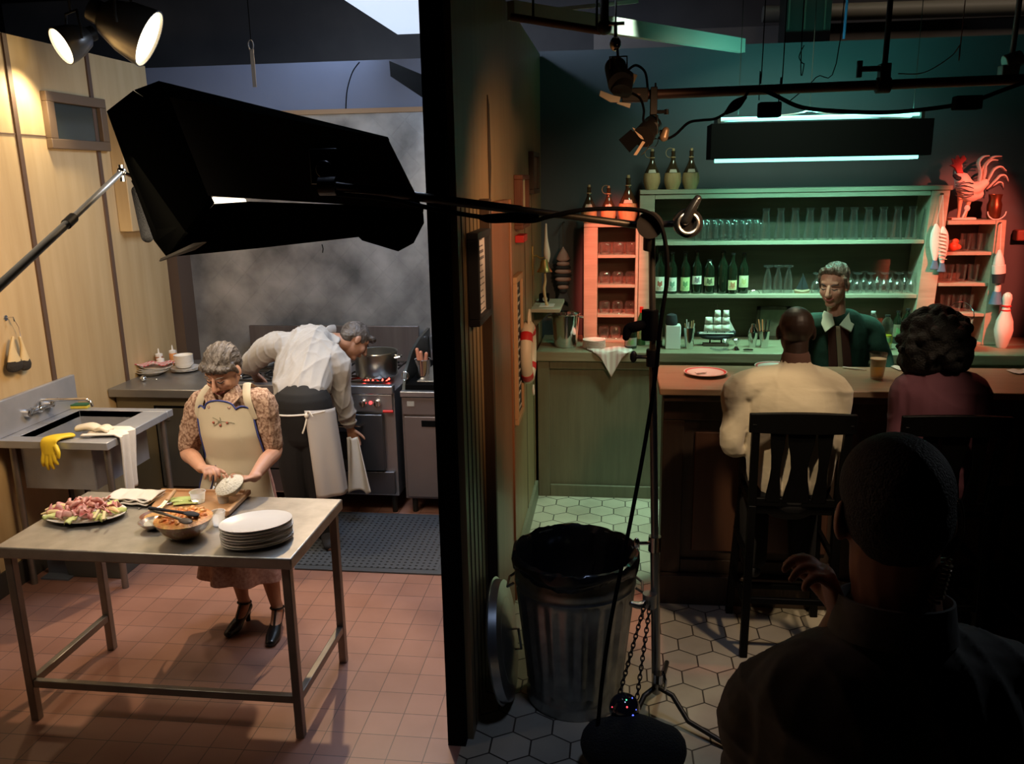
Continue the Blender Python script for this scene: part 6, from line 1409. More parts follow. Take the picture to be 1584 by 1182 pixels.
# ---- above the bar
pa, pb = W(985, 147, 4.0), W(1640, 120, 4.15)
tag(MB().cyl(pa, pb, 0.0215, n=16).build('lighting_pipe', mat('rusty_pipe', (0.11, 0.06, 0.045), 0.5, 0.4)), 'long rusty lighting pipe hung across the bar', 'pipe')
def clampat(px, py, y, label, up=4.2, tk=0.012):
    p = W(px, py, y); t = thing('pipe_clamp', label, 'clamp', p, 'pipe clamps above the bar')
    MB().cyl(p + Vector((-0.03, 0, 0)), p + Vector((0.03, 0, 0)), 0.034, n=14).box(p.x-0.022, p.x+0.022, p.y-0.03, p.y+0.03, p.z, p.z+0.09).build('jaw', M['rig'], t, bevel=0.004)
    MB().cyl(p + Vector((-0.10, 0, 0.07)), p + Vector((0, 0, 0.07)), 0.012, n=10).box(p.x-0.115, p.x-0.095, p.y-0.01, p.y+0.01, p.z+0.035, p.z+0.105).build('wing_bolt', M['rig'], t)
    MB().cyl(p + Vector((0, 0, 0.08)), (p.x+0.01, p.y, up), tk, n=10).build('drop_rod', M['rig'], t)
    return t
clampat(1366, 132, 4.07, 'dark pipe clamp with wing bolt over the beer glass')
p = W(1565, 90, 4.3); t = thing('pipe_clamp', 'pale metal pipe clamp at the top right above the rooster', 'clamp', p, 'pipe clamps above the bar')
MB().cyl(p + Vector((-0.03, 0, -0.02)), p + Vector((0.04, 0, 0.0)), 0.035, n=14).box(p.x-0.045, p.x+0.03, p.y-0.03, p.y+0.03, p.z-0.10, p.z-0.03).build('jaw', mat('pale_clamp', (0.30, 0.34, 0.31), 0.4, 0.6), t, bevel=0.004)
MB().cyl(p, (p.x+0.03, p.y, 4.3), 0.012, n=10).build('drop_rod', MATS['pale_clamp'], t)
p = W(935, 42, 4.2); t = thing('pipe_clamp', 'black drop pipe with a ball joint near the partition top', 'clamp', p, 'pipe clamps above the bar')
MB().cyl(p, (p.x, p.y, 4.4), 0.02, n=12).build('drop_rod', M['rig'], t); MB().ell(p, 0.035).build('ball_joint', M['rig'], t)
p = W(952, 68, 4.1); t = thing('chain_hoist', 'small shiny hook block hanging over the first spotlight', 'hook', p)
MB().ell(p, (0.026, 0.02, 0.032)).build('hook_ball', M['chrome'], t); MB().cyl(p + Vector((0, 0, 0.03)), p + Vector((0, 0, 0.08)), 0.008, n=8).box(p.x-0.03, p.x+0.04, p.y-0.01, p.y+0.01, p.z+0.08, p.z+0.092).cyl(p + Vector((0, 0, 0.08)), (p.x, p.y, 4.3), 0.004, n=6).build('hanger', M['steel'], t)
MB().cyl(p + Vector((0.01, 0, -0.03)), p + Vector((0.012, 0, -0.075)), 0.004, n=6).build('hook_pin', M['chrome'], t)
# spotlight 1
c = W(962, 125, 4.0); t = thing('fresnel_lamp', 'small black spotlight with silver barn doors at the left end of the pipe', 'spotlight', c)
MB().tube(pw([(943, 112, 4.0), (943, 88, 4.0), (970, 87, 4.0), (970, 112, 4.0)]), 0.004, 6).build('yoke', M['rig'], t)
MB().cyl(W(952, 104, 4.1), W(960, 130, 3.95), 0.05, 0.055, 20).cyl(W(966, 118, 4.0), W(962, 142, 3.95), 0.045, n=20).build('lamp_body', M['rig'], t)
MB().prism(pw([(978, 113, 3.98), (986, 116, 3.98), (978, 134, 3.98), (970, 130, 3.98)]), (0, 0.05, 0)).build('vent_fins', mat('tan_fins', (0.40, 0.32, 0.2), 0.45, 0.5), t)
for q in ([(929, 140, 3.95), (950, 148, 3.95), (960, 150, 3.95), (958, 158, 3.95), (944, 158, 3.95), (927, 148, 3.95)], [(956, 158, 3.95), (976, 160, 3.95), (974, 167, 3.95), (954, 160, 3.95)]):
    MB().prism(pw(q), (0, 0.02, 0)).build('barn_door', mat('silver_door', (0.42, 0.37, 0.28), 0.4, 0.7), t)
MB().tube(smooth_pts(pw([(972, 108, 4.0), (984, 101, 4.0), (998, 112, 4.0), (1002, 138, 4.0)])), 0.006, 6).build('cable', M['black'], t)
MB().cyl(W(956, 88, 4.0), W(955, 76, 4.05), 0.006, n=8).build('spigot', M['rig'], t)
MB().box(c.x, pa.x+0.05, 3.98, 4.02, pa.z-0.03, pa.z+0.03).build('pipe_hook', M['rig'], t, bevel=0.004)
# spotlight 2
c = W(1000, 205, 4.0); t = thing('fresnel_lamp', 'small black spotlight hung below the pipe with a square black flag', 'spotlight', c)
MB().box(W(1009, 0, 4.0).x, W(1020, 0, 4.0).x, 3.97, 4.03, W(1014, 178, 4).z, W(1014, 135, 4).z).cyl(W(1014, 150, 4), W(1014, 128, 4), 0.005, n=6).build('pipe_clamp', M['rig'], t, bevel=0.004)
MB().cyl(W(1016, 173, 4.0), W(1032, 173, 4.0), 0.008, n=8).cyl(W(1031, 169, 4.0), W(1031, 177, 4.0), 0.01, n=8).build('tee_bolt', M['rig'], t)
MB().cyl(W(1016, 178, 4), W(1016, 192, 4), 0.007, n=8).build('spigot', M['chrome'], t)
MB().cyl(W(1010, 192, 4.05), W(995, 212, 3.95), 0.042, 0.05, 18).box(W(996, 0, 4).x, W(1022, 0, 4).x, 3.98, 4.06, W(1010, 208, 4).z, W(1010, 190, 4).z).cyl(W(1020, 205, 4), W(1031, 205, 4), 0.012, n=10).build('lamp_body', M['rig'], t)
MB().limb(pw([(1030, 202, 3.98), (1027, 212, 3.98)]), [0.016, 0.02], n=12).build('knob', mat('bronze_knob', (0.35, 0.24, 0.15), 0.4, 0.5), t)
MB().prism(pw([(976, 200, 3.93), (993, 216, 3.93), (974, 236, 3.93), (957, 216, 3.93)]), (0, 0.012, 0)).build('black_flag', M['black'], t)
MB().prism(pw([(978, 197, 3.95), (988, 202, 3.95), (996, 216, 3.95), (990, 214, 3.95)]), (0, 0.01, 0)).prism(pw([(994, 218, 3.95), (998, 220, 3.95), (985, 240, 3.95), (980, 240, 3.95)]), (0, 0.01, 0)).build('barn_door', MATS['bronze_knob'], t)
MB().tube(smooth_pts(pw([(975, 143, 3.98), (990, 152, 3.98), (996, 170, 3.98), (995, 186, 3.98), (1000, 196, 3.98)])), 0.006, 6).build('cable', M['black'], t)
for q in ([(1000, 215), (1004, 222), (1000, 232), (992, 240)], [(1008, 214), (1018, 216), (1014, 226), (1006, 228)]):
    MB().tube(smooth_pts(pw([(a, b, 3.96) for a, b in q])), 0.0018, 5).build('safety_wire', M['chrome'], t)
# cables on the pipe
def wire(name, label, q, r=0.008, lumps=(), m=None):
    t = thing(name, label, 'cable', W(*q[0])); P0 = pw(q)
    if name == 'hanging_wire': P0 = [Vector((P0[0].x, P0[0].y, 4.5))] + P0
    MB().tube(smooth_pts(P0), r, 8).build('cable_run', m or M['black'], t)
    for a, b in lumps: 
        A, B = W(*a), W(*b); MB().limb([A, (A+B)/2, B], [0.010, 0.024, 0.010], n=10).build('inline_switch', M['black'], t)
    return t
wire('lamp_cable', 'black cable curving from the lower spotlight up to the pipe', [(1018, 213, 3.98), (1030, 215, 3.98), (1045, 208, 3.98), (1065, 190, 3.98), (1085, 186, 3.98), (1105, 184, 3.98), (1122, 175, 3.98), (1150, 152, 3.98), (1158, 140, 3.98)], 0.006, [((1124, 174, 3.97), (1152, 151, 3.97))])
wire('lamp_cable', 'long black cable sagging under the pipe to the right edge', [(1158, 140, 4.0), (1180, 140, 4.0), (1200, 148, 4.0), (1240, 166, 4.02), (1300, 172, 4.04), (1370, 174, 4.05), (1440, 168, 4.06), (1500, 158, 4.08), (1550, 140, 4.1), (1600, 122, 4.12)], 0.009)
for px, py, w_, h_, l in ((1190, 170, 30, 20, 'small black junction box under the pipe above the teal lamp'), (1496, 159, 34, 18, 'small black junction box on the cable near the right edge')):
    p = W(px, py, 4.0); s_ = 3.2e-3
    tag(MB().box(p.x-w_/2*s_, p.x+w_/2*s_, p.y-0.03, p.y+0.03, p.z-h_/2*s_, p.z+h_/2*s_).build('junction_box', M['black'], bevel=0.006), l, 'junction box')
for k, (q, l) in enumerate((([(1240, 70, 4.6), (1244, 98, 4.6), (1236, 88, 4.6), (1244, 70, 4.6)], 'thin looped wire hanging left above the teal lamp'), ([(1300, 60, 4.5), (1262, 120, 4.5), (1222, 156, 4.5)], 'thin slanting black wire crossing above the pipe'), ([(1213, 80, 4.4), (1208, 120, 4.4), (1204, 160, 4.4)], 'thin straight wire dropping to the junction box'), ([(1180, 82, 4.4), (1176, 110, 4.4), (1174, 155, 4.4)], 'thinnest wire dropping left of the junction box'), ([(1488, 50, 4.6), (1484, 70, 4.6), (1470, 88, 4.6), (1430, 112, 4.2), (1390, 114, 4.1)], 'reddish wire looping right of the pipe clamp'))):
    wire('hanging_wire', l, q, 0.0025, m=(mat('red_wire', (0.2, 0.08, 0.05), 0.6) if k == 4 else None))
# teal tube housing
fx = thing('hanging_tube_lamp', 'long black hanging lamp box with teal tubes glowing below and above', 'hanging lamp', W(1270, 215, 5.8))
ya, yb_ = 5.66, 5.94
xl_, xr_ = W(1100, 215, 5.66).x, W(1443, 215, 5.66).x; zb_, zt2 = W(1270, 243, 5.66).z, W(1270, 187, 5.66).z
f = MB().box(xl_, xr_, ya, ya+0.012, zb_, zt2).box(xl_, xr_, yb_-0.012, yb_, zb_, zt2).box(xl_, xl_+0.012, ya+0.012, yb_-0.012, zb_, zt2).box(xr_-0.012, xr_, ya+0.012, yb_-0.012, zb_, zt2)
f.build('skirt', M['black'], fx, bevel=0.002)
MB().box(xl_+0.02, xr_-0.02, ya+0.02, yb_-0.02, zb_+0.06, zb_+0.075).build('reflector', M['plastic'], fx)
for k, y in enumerate((5.72, 5.80, 5.88)):
    MB().cyl((xl_+0.05, y, zb_-0.008), (xr_-0.06, y, zb_-0.008), 0.013, n=10).build('lower_tube', E_TEAL, fx)
for k, y in enumerate((5.73, 5.87)):
    MB().cyl((xl_+0.05, y, zt2+0.03), (xr_-0.05, y, zt2+0.03), 0.010, n=10).build('upper_tube', E_TEAL, fx)
for x_ in (xl_+0.05, xr_-0.06):
    MB().box(x_-0.01, x_+0.01, ya+0.03, yb_-0.03, zt2-0.005, zt2+0.045).build('tube_holder', M['rig'], fx)
wm = mat('teal_lit_wire', (0.6, 0.6, 0.6), 0.3, 0.5)
cx_ = W(1252, 176, 5.8)
MB().tube(smooth_pts([Vector((xl_+0.06, 5.8, zt2+0.02)), cx_ + Vector((-0.1, 0, 0.0)), cx_ + Vector((0, 0, 0.02)), cx_ + Vector((0.15, 0, -0.01)), Vector((xr_-0.1, 5.8, zt2+0.01))]), 0.006, 6).build('support_wire', wm, fx)
for px in (1252, 1142, 1412):
    p = W(px, 178, 5.8); MB().cyl(p, (p.x, p.y, 4.2), 0.0025, n=5).build('hang_wire', M['rig'], fx)
# green lit lumber, dark duct, conduit and band above the bar wall
tag(MB().bar(W(790, 16, 4.5), W(1148, 71, 6.35), 0.05, 0.09).build('white_batten', mat('white_batten', (0.55, 0.56, 0.48), 0.6)), 'long pale wooden batten slanting from the partition to the bar wall', 'batten')
cpq = W(930, 48, 4.3); cpt = thing('cross_pipe', 'short rusty pipe hung beside the partition top', 'pipe', cpq)
MB().cyl(W(790, 26, 4.3), cpq, 0.018, n=12).build('pipe_run', MATS['rusty_pipe'], cpt)
for f_ in (0.25, 0.95): q_ = W(790, 26, 4.3).lerp(cpq, f_); MB().cyl(q_, (q_.x, q_.y, 4.5), 0.006, n=6).build('hanger_rod', M['rig'], cpt)
tag(MB().bar(W(850, 16, 5.0), W(985, 2, 5.4), 0.03, 0.02).build('thin_batten', MATS['white_batten']), 'thinner pale batten above the long slanting one', 'batten')
p0_, p1_ = W(1213, 60, 6.7), W(1281, 60, 6.7)
dk = thing('black_duct', 'black hanging duct end above the bar wall', 'duct', p0_)
MB().box(p0_.x, p1_.x, 6.65, 6.95, W(1250, 67, 6.65).z, 4.5).build('duct_body', mat('duct_black', (0.015, 0.017, 0.013), 0.5), dk)
for px in (1222, 1247, 1278): MB().box(W(px, 0, 6.64).x-0.006, W(px, 0, 6.64).x+0.006, 6.64, 6.65, W(px, 45, 6.64).z, 4.49).build('seam', mat('duct_seam', (0.05, 0.06, 0.04), 0.5), dk)
cd_ = MB().cyl(W(1180, 22, 7.0), W(1640, 8, 7.0), 0.06, n=14); tag(cd_.build('conduit', mat('grey_conduit', (0.16, 0.15, 0.12), 0.5)), 'thick grey conduit running high behind the bar wall', 'conduit')
struct(MB().box(-0.2, 4.9, 7.1, 7.15, W(1400, 62, 7.1).z-0.3, W(1400, 32, 7.1).z).build('trim_21', mat('pale_band', (0.20, 0.17, 0.15), 0.7, 0, (0.14, 0.11, 0.09), 3, 0.5)))
rod = W(1305, 60, 6.2); tag(MB().cyl(rod, W(1313, -30, 6.2), 0.009, n=8).build('blue_rod', mat('blue_rod', (0.06, 0.13, 0.28), 0.4)), 'thin blue rod hanging right of the black duct', 'rod')
# ================================================================== PEOPLE
def basis(fwd, up=(0, 0, 1)):
    y = Vector(fwd).normalized(); x = y.cross(Vector(up)).normalized(); z = x.cross(y).normalized()
    return Matrix((x, y, z)).transposed()
def head(mb, c, R, s=1.0, jaw=1.0, ears=True):
    P = lambda x, y, z: c + R @ Vector((x*s, y*s, z*s))
    E = lambda x, y, z, a, b, d: mb.ell(P(x, y, z), (a*s, b*s, d*s), R, 18, 12)
    E(0, -0.012, 0.032, 0.075, 0.096, 0.083); E(0, 0.022, -0.025, 0.062*jaw, 0.070, 0.082); E(0, 0.058, -0.092, 0.030*jaw, 0.026, 0.022)
    E(0, 0.066, 0.034, 0.050, 0.018, 0.018); E(0.036, 0.062, -0.022, 0.024, 0.024, 0.028); E(-0.036, 0.062, -0.022, 0.024, 0.024, 0.028)
    mb.limb([P(0, 0.086, 0.018), P(0, 0.102, -0.006), P(0, 0.112, -0.026)], [0.008*s, 0.011*s, 0.013*s], n=10, sub=3)
    E(0.010, 0.100, -0.030, 0.009, 0.009, 0.007); E(-0.010, 0.100, -0.030, 0.009, 0.009, 0.007)
    E(0, 0.088, -0.058, 0.022, 0.011, 0.010)
    if ears:
        for q in (-1, 1):
            E(q*0.077, -0.006, -0.002, 0.009, 0.020, 0.031); E(q*0.074, -0.002, -0.024, 0.008, 0.010, 0.012)
def face(t, c, R, s, lips, brow, closed=True, smile=0.0):
    P = lambda x, y, z: c + R @ Vector((x*s, y*s, z*s))
    for q in (-1, 1):
        if closed:
            MB().limb([P(q*0.016, 0.0865, 0.006), P(q*0.031, 0.0885, 0.001), P(q*0.046, 0.078, 0.006)], [0.0018*s, 0.0032*s, 0.0016*s], n=8, sub=4).build('eyelashes', M['ink'], t)
        else:
            MB().ell(P(q*0.030, 0.080, 0.008), (0.012*s, 0.008*s, 0.0065*s), R).build('eye', mat('eye_white', (0.7, 0.68, 0.64), 0.3), t)
            MB().ell(P(q*0.030 - 0.002, 0.0868, 0.007), (0.005*s, 0.003*s, 0.0055*s), R).build('iris', M['ink'], t)
        MB().limb([P(q*0.014, 0.092, 0.026), P(q*0.031, 0.0915, 0.033), P(q*0.050, 0.074, 0.026)], [0.002*s, 0.0035*s, 0.0015*s], n=8, sub=4).build('eyebrow', brow, t)
    MB().limb([P(-0.024, 0.087, -0.056 + smile), P(-0.008, 0.0985, -0.058), P(0.008, 0.0985, -0.058), P(0.024, 0.087, -0.056 + smile)], [0.0025*s, 0.0048*s, 0.0048*s, 0.0025*s], n=8, sub=4).build('lips', lips, t)
def hand(mb, w, d, n, side=1, s=1.0, curl=0.8, fan=0.12, th=(0.75, 0.6, 0.35), tcurl=0.5):
    d = Vector(d).normalized(); n = Vector(n); n = (n - d*n.dot(d)).normalized(); l = d.cross(n)*side
    mb.limb([w - d*0.02*s, w + d*0.02*s, w + d*0.06*s, w + d*0.086*s], [(0.025*s, 0.019*s), (0.032*s, 0.016*s), (0.040*s, 0.014*s), (0.038*s, 0.012*s)], side=l, n=14, sub=3)
    for i, ln in enumerate((0.074, 0.082, 0.076, 0.060)):
        off = 0.030 - 0.020*i; b_ = w + d*(0.080 - 0.004*abs(i-1))*s + l*off*s
        dd = (d + l*fan*(1.5-i)*0.6).normalized(); c_ = curl*(1 + 0.08*i); pts = [b_ - dd*0.012*s, b_]; p = b_
        for f_, a in ((0.45, 0.55*c_), (0.30, 1.35*c_), (0.25, 2.0*c_)):
            p = p + (dd*math.cos(a) + n*math.sin(a))*ln*f_*s; pts.append(p)
        mb.limb(pts, [0.009*s, 0.0095*s, 0.0088*s, 0.0080*s, 0.0066*s], n=10, sub=3)
    b_ = w + d*0.022*s + l*0.022*s; t0 = (l*th[0] + d*th[1] + n*th[2]).normalized(); t1 = (t0*math.cos(tcurl) + (d*0.6 + n*0.5 - l*0.3).normalized()*math.sin(tcurl)).normalized()
    mb.limb([b_, b_ + t0*0.034*s, b_ + t0*0.056*s + t1*0.012*s, b_ + t0*0.056*s + t1*0.036*s], [0.015*s, 0.0115*s, 0.0098*s, 0.0078*s], n=10, sub=3)
def shell(name, parts, m, t, vox=0.007, sm=4, folds=None):
    mb = MB()
    for pts, rad, *o in parts: mb.limb(pts, rad, side=o[0] if o else None, n=18)
    return mb.build(name, m, t, remesh=vox, sm=sm, folds=folds)
def shirt_mat(key, c, c2, fold=0.5, sc=5.0, stretch=None):
    return mat(key, c, 0.85, 0, c2, 30, 0.6, fold, sc, stretch or (1, 1, 1), sheen=0.2)
XS = (1, 0, 0)
lipm = mat('lip_red', (0.36, 0.10, 0.09), 0.45)

# ------------------------------------------------------------------ woman at the work table
Yw = 3.85
woman = thing('person', 'woman with short grey hair in a cream apron looking down at a bowl', 'person', (-1.82, 3.88, 0))
hc = W(345, 573, 3.83); hR = basis((-0.10, -0.86, -0.50)); HS = 1.04
sl, srr = W(312, 622, Yw+0.02), W(404, 620, Yw+0.02)
el, er = W(291, 698, Yw+0.03), W(424, 696, Yw+0.03)
wl, wr_ = W(312, 724, 3.62), W(393, 738, 3.60)
nk = W(352, 602, 3.87); ch = W(358, 640, 3.88); wa = W(366, 704, 3.90); hi = W(372, 755, 3.91)
toeL, heelL = WZ(354, 986, 0.0), WZ(384, 960, 0.0); toeR, heelR = WZ(419, 1000, 0.0), WZ(433, 968, 0.0)
anL = heelL.lerp(toeL, 0.10) + Vector((0, 0, 0.115)); anR = heelR.lerp(toeR, 0.10) + Vector((0, 0, 0.115))
knL, knR = Vector((hi.x-0.085, 3.90, 0.46)), Vector((hi.x+0.085, 3.90, 0.46))
b = MB(); head(b, hc, hR, HS)
b.limb([hc + hR @ Vector((0, -0.03, -0.06)), nk, ch], [0.050, 0.052, (0.09, 0.07)], side=XS)
b.limb([ch + Vector((0, 0, .04)), ch, wa, hi], [(0.13, 0.08), (0.145, 0.095), (0.135, 0.095), (0.155, 0.11)], side=XS, n=20)
for s_, e_, w_ in ((sl, el, wl), (srr, er, wr_)):
    b.limb([ch + Vector((0, 0, 0.04)), s_, s_.lerp(e_, 0.5), e_, e_.lerp(w_, 0.45), w_], [0.05, 0.052, 0.048, 0.042, 0.038, 0.026])
for k_, a_, tt in ((knL, anL, toeL), (knR, anR, toeR)):
    b.limb([Vector((k_.x, hi.y, hi.z - 0.03)), k_, k_.lerp(a_, 0.4) + Vector((0, 0.012, 0)), a_.lerp(k_, 0.12), a_, a_.lerp(tt, 0.45) + Vector((0, 0, -0.030)), tt.lerp(a_, 0.15) + Vector((0, 0, 0.005))], [0.085, 0.056, 0.052, 0.032, 0.030, 0.026, 0.010])
hand(b, wl, (0.62, -0.45, 0.15), (0.3, -0.3, -0.9), 1, 0.95, 0.9)
hand(b, wr_, (-0.55, -0.45, -0.05), (-0.3, 0.15, 0.9), 1, 0.95, 0.55)
b.build('body', M['skin'], woman, remesh=0.0048, sm=2)
face(woman, hc, hR, HS, lipm, mat('brow_grey', (0.12, 0.09, 0.07), 0.7))
hairw = mat('grey_hair', (0.035, 0.027, 0.022), 0.5, 0, (0.12, 0.10, 0.085), 60, 0.35, 0.9, 120, (1, 0.2, 0.5))
hm = MB(); PH = lambda x, y, z: hc + hR @ Vector((x*HS, y*HS, z*HS))
hm.ell(PH(0, -0.022, 0.048), (0.088, 0.103, 0.088), hR).ell(PH(0, -0.05, 0.005), (0.078, 0.066, 0.072), hR)
hm.limb([PH(-0.074, 0.030, 0.042), PH(-0.040, 0.066, 0.060), PH(0.015, 0.074, 0.074), PH(0.062, 0.046, 0.060), PH(0.076, 0.010, 0.01)], [0.014, 0.020, 0.024, 0.020, 0.010])
hm.limb([PH(-0.078, 0.02, 0.05), PH(-0.080, 0.006, 0.0)], [0.016, 0.009])
hm.build('hair', hairw, woman, remesh=0.0042, sm=2, folds=(0.010, 75, (1, 0.22, 0.5), 3))
for q in (-1, 1): MB().ell(PH(q*0.082, 0.002, -0.034), 0.006).build('earring', M['chrome'], woman)
dress = mat('tan_print_dress', (0.17, 0.085, 0.05), 0.85, 0, (0.46, 0.31, 0.22), 75, 0.22, 0.35, 14)
skirtm = mat('rust_print_skirt', (0.34, 0.15, 0.11), 0.85, 0, (0.50, 0.28, 0.22), 60, 0.35, 0.35, 14)
shell('dress_bodice', [([nk + Vector((0, 0, -0.02)), ch, W(362, 668, 3.885), wa, hi + Vector((0, 0, 0.02))], [(0.075, 0.065), (0.158, 0.105), (0.158, 0.125), (0.148, 0.105), (0.17, 0.12)], XS),
    ([ch + Vector((0, 0, 0.045)), sl, sl.lerp(el, 0.45), sl.lerp(el, 0.86)], [0.06, 0.066, 0.068, 0.058]),
    ([ch + Vector((0, 0, 0.045)), srr, srr.lerp(er, 0.45), srr.lerp(er, 0.86)], [0.06, 0.066, 0.068, 0.058])], dress, woman, folds=(0.010, 22, (1, 1, 0.6), 7))
# skirt with folds
hem_z = 0.30; hem_c = W(381, 885, 3.88)
def ring(c, a, b_, z, amp=0.0, n=72, ph=0):
    return [Vector((c.x + (a*(1 + amp*math.sin(9*2*PI*k/n + ph)))*math.cos(2*PI*k/n), c.y + (b_*(1 + amp*math.sin(9*2*PI*k/n + ph)))*math.sin(2*PI*k/n), z)) for k in range(n)]
MB().loft([ring(wa, 0.15, 0.11, wa.z), ring(hi, 0.178, 0.135, hi.z, 0.0), ring(hi.lerp(Vector((hem_c.x, 3.88, hem_z)), 0.5), 0.205, 0.165, (hi.z+hem_z)/2, 0.035), ring(Vector((hem_c.x, 3.88, 0)), 0.235, 0.195, hem_z+0.01, 0.095), ring(Vector((hem_c.x, 3.88, 0)), 0.222, 0.182, hem_z, 0.095), ring(hi, 0.16, 0.12, hi.z-0.05)], cap=False).build('skirt', skirtm, woman)
col = MB()
for q in (-1, 1):
    col.prism([nk + Vector((q*0.004, -0.092, -0.055)), nk + Vector((q*0.03, -0.085, -0.005)), nk + Vector((q*0.062, -0.03, 0.025)), nk + Vector((q*0.095, -0.06, -0.025)), nk + Vector((q*0.055, -0.105, -0.075))], (0, -0.012, 0.004))
col.build('collar', dress, woman, bevel=0.004)
# apron: bib and skirt panel wrapped round the front
apm = mat('cream_apron', (0.54, 0.47, 0.34), 0.85, 0, (0.47, 0.40, 0.28), 4, 0.6, 0.25, 7)
blu = mat('blue_trim', (0.03, 0.05, 0.22), 0.7)
lev = [(W(350, 612, Yw), 0.150, 0.128, 0.95), (W(354, 640, Yw), 0.170, 0.134, 1.00), (W(360, 668, Yw), 0.174, 0.146, 1.02), (W(366, 704, Yw), 0.165, 0.128, 1.20), (hi, 0.196, 0.152, 1.45), (hi.lerp(hem_c, 0.45), 0.235, 0.192, 1.50)]
def ap(u, v, off=0.0):
    q_ = abs(u-.5)*2; vt = (0.0 if q_ < 0.02 else 0.075*(1 - math.sqrt(max(0, 1 - (q_/0.5)**2)))) if q_ < 0.5 else (0.075 + 0.035*abs((q_-0.72)/0.22)**2 if q_ < 0.94 else 0.12 + (q_-0.94)*0.4)
    v = vt + v*(1-vt)
    x = v*(len(lev)-1); i = min(int(x), len(lev)-2); f = x - i
    A, B = lev[i], lev[i+1]
    c = A[0].lerp(B[0], f); a = A[1] + (B[1]-A[1])*f + off; d = A[2] + (B[2]-A[2])*f + off; sp = A[3] + (B[3]-A[3])*f
    th = -PI/2 + (u-.5)*2*sp
    wob = 0.010*math.sin(u*16)*max(0, v-0.5)
    z = c.z
    return Vector((c.x + (a+wob)*math.cos(th), 3.885 + (d+wob)*math.sin(th), z))
aw = MB().grid(ap, 40, 40).build('apron', apm, woman, solid=0.004)
trim = [ap(u, 0.0, 0.004) for u in np.linspace(0, 1, 31)]
left = [ap(0.0, v, 0.004) for v in np.linspace(0, 0.55, 14)]; right = [ap(1.0, v, 0.004) for v in np.linspace(0, 0.55, 14)]
MB().tube(list(reversed(left)) + trim + right, 0.004, 6).build('apron_piping', blu, aw)
for q, s_ in ((0.0, sl), (1.0, srr)):
    base = ap(q, 0.10, 0.003); topp = nk.lerp(s_, 0.62) + Vector((0, 0.0, 0.065))
    MB().limb([base, base.lerp(topp, .5) + Vector((0, -0.035, 0.02)), topp, topp + Vector((0, 0.06, -0.03))], [(0.020, 0.004)]*4, side=XS, n=8).build('apron_strap', apm, aw)
# pocket outline and embroidery
pk = [ap(0.20 + 0.16*math.cos(a)*0.75 + 0.02, 0.70 + 0.10*math.sin(a) if math.sin(a) > 0 else 0.70, 0.006) for a in np.linspace(0, PI, 18)]
MB().tube(pk + [ap(0.10, 0.64, 0.006), ap(0.34, 0.62, 0.006)], 0.0028, 6, True).build('pocket_piping', blu, aw)
em_ = MB()
for k in range(6):
    a = k*PI/3
    em_.tube([ap(0.5 + 0.05*math.cos(a)*t_ + 0.02*t_*t_*math.cos(a*2), 0.22 + 0.022*math.sin(a)*t_, 0.006) for t_ in np.linspace(0.2, 2.2, 8)], 0.0015, 4)
em_.build('embroidery_stem', mat('thread_green', (0.16, 0.16, 0.10), 0.8), aw)
for u_, v_ in ((0.40, 0.23), (0.50, 0.26), (0.60, 0.23)): MB().ell(ap(u_, v_, 0.005), 0.006).build('embroidery_flower', mat('thread_red', (0.30, 0.08, 0.05), 0.8), aw)
# shoes
for tt, hh, an in ((toeL, heelL, anL), (toeR, heelR, anR)):
    d = (tt - hh).normalized(); sh_ = MB(); s2 = d.cross(Vector((0, 0, 1)))
    sh_.limb([tt + Vector((0, 0, 0.020)), tt.lerp(hh, 0.3) + Vector((0, 0, 0.026)), tt.lerp(hh, 0.62) + Vector((0, 0, 0.050)), hh + Vector((0, 0, 0.085))], [(0.027, 0.019), (0.039, 0.027), (0.032, 0.022), (0.032, 0.030)], side=s2)
    sh_.limb([hh + Vector((0, 0, 0.075)), hh + Vector((0, 0, 0.03)), hh + Vector((0, 0, 0.004))], [0.026, 0.015, 0.014], n=12)
    so = sh_.build('shoe', M['blackgloss'], woman, remesh=0.005, sm=2)
    MB().tube([an + s2*0.034*math.cos(a) + d*0.034*math.sin(a) + Vector((0, 0, 0.006*math.sin(a)+0.004)) for a in np.linspace(0, 2*PI, 20)[:-1]], 0.0055, 6, True).tube([an + d*0.036 + Vector((0, 0, 0.004)), an.lerp(tt, 0.25) + Vector((0, 0, 0.01)) + d*0.018, tt.lerp(hh, 0.42) + Vector((0, 0, 0.055))], 0.006, 6).build('strap', M['blackgloss'], so)
# bowl she holds
bc_ = W(356, 752, 3.50); bR = Matrix.Rotation(math.radians(24), 3, 'X') @ Matrix.Rotation(math.radians(-12), 3, 'Y')
gbw = MB().lathe([(0, -0.045), (0.035, -0.045), (0.062, -0.02), (0.075, 0.012), (0.078, 0.014), (0.077, 0.017), (0.072, 0.013), (0.058, -0.018), (0.033, -0.040), (0, -0.040)], bc_, 36, bR)
tag(gbw.build('glass_bowl', MATS['bowl_glass']), 'small glass bowl of white ricotta tipped in the hand of the woman', 'bowl')
rc = MB().lathe([(0, -0.036), (0.03, -0.036), (0.055, -0.016), (0.069, 0.008), (0.05, 0.022), (0.02, 0.028), (0, 0.029)], bc_, 30, bR)
for k in range(14): a = k*2.4; r_ = 0.012*math.sqrt(k); rc.ell(bc_ + bR @ Vector((r_*math.cos(a), r_*math.sin(a), 0.024-0.2*r_)), 0.010, None, 8, 6)
tag(rc.build('ricotta', mat('ricotta', (0.56, 0.53, 0.44), 0.8, bump=0.8, bscale=120)), 'lumpy white ricotta inside the tipped glass bowl', 'cheese')

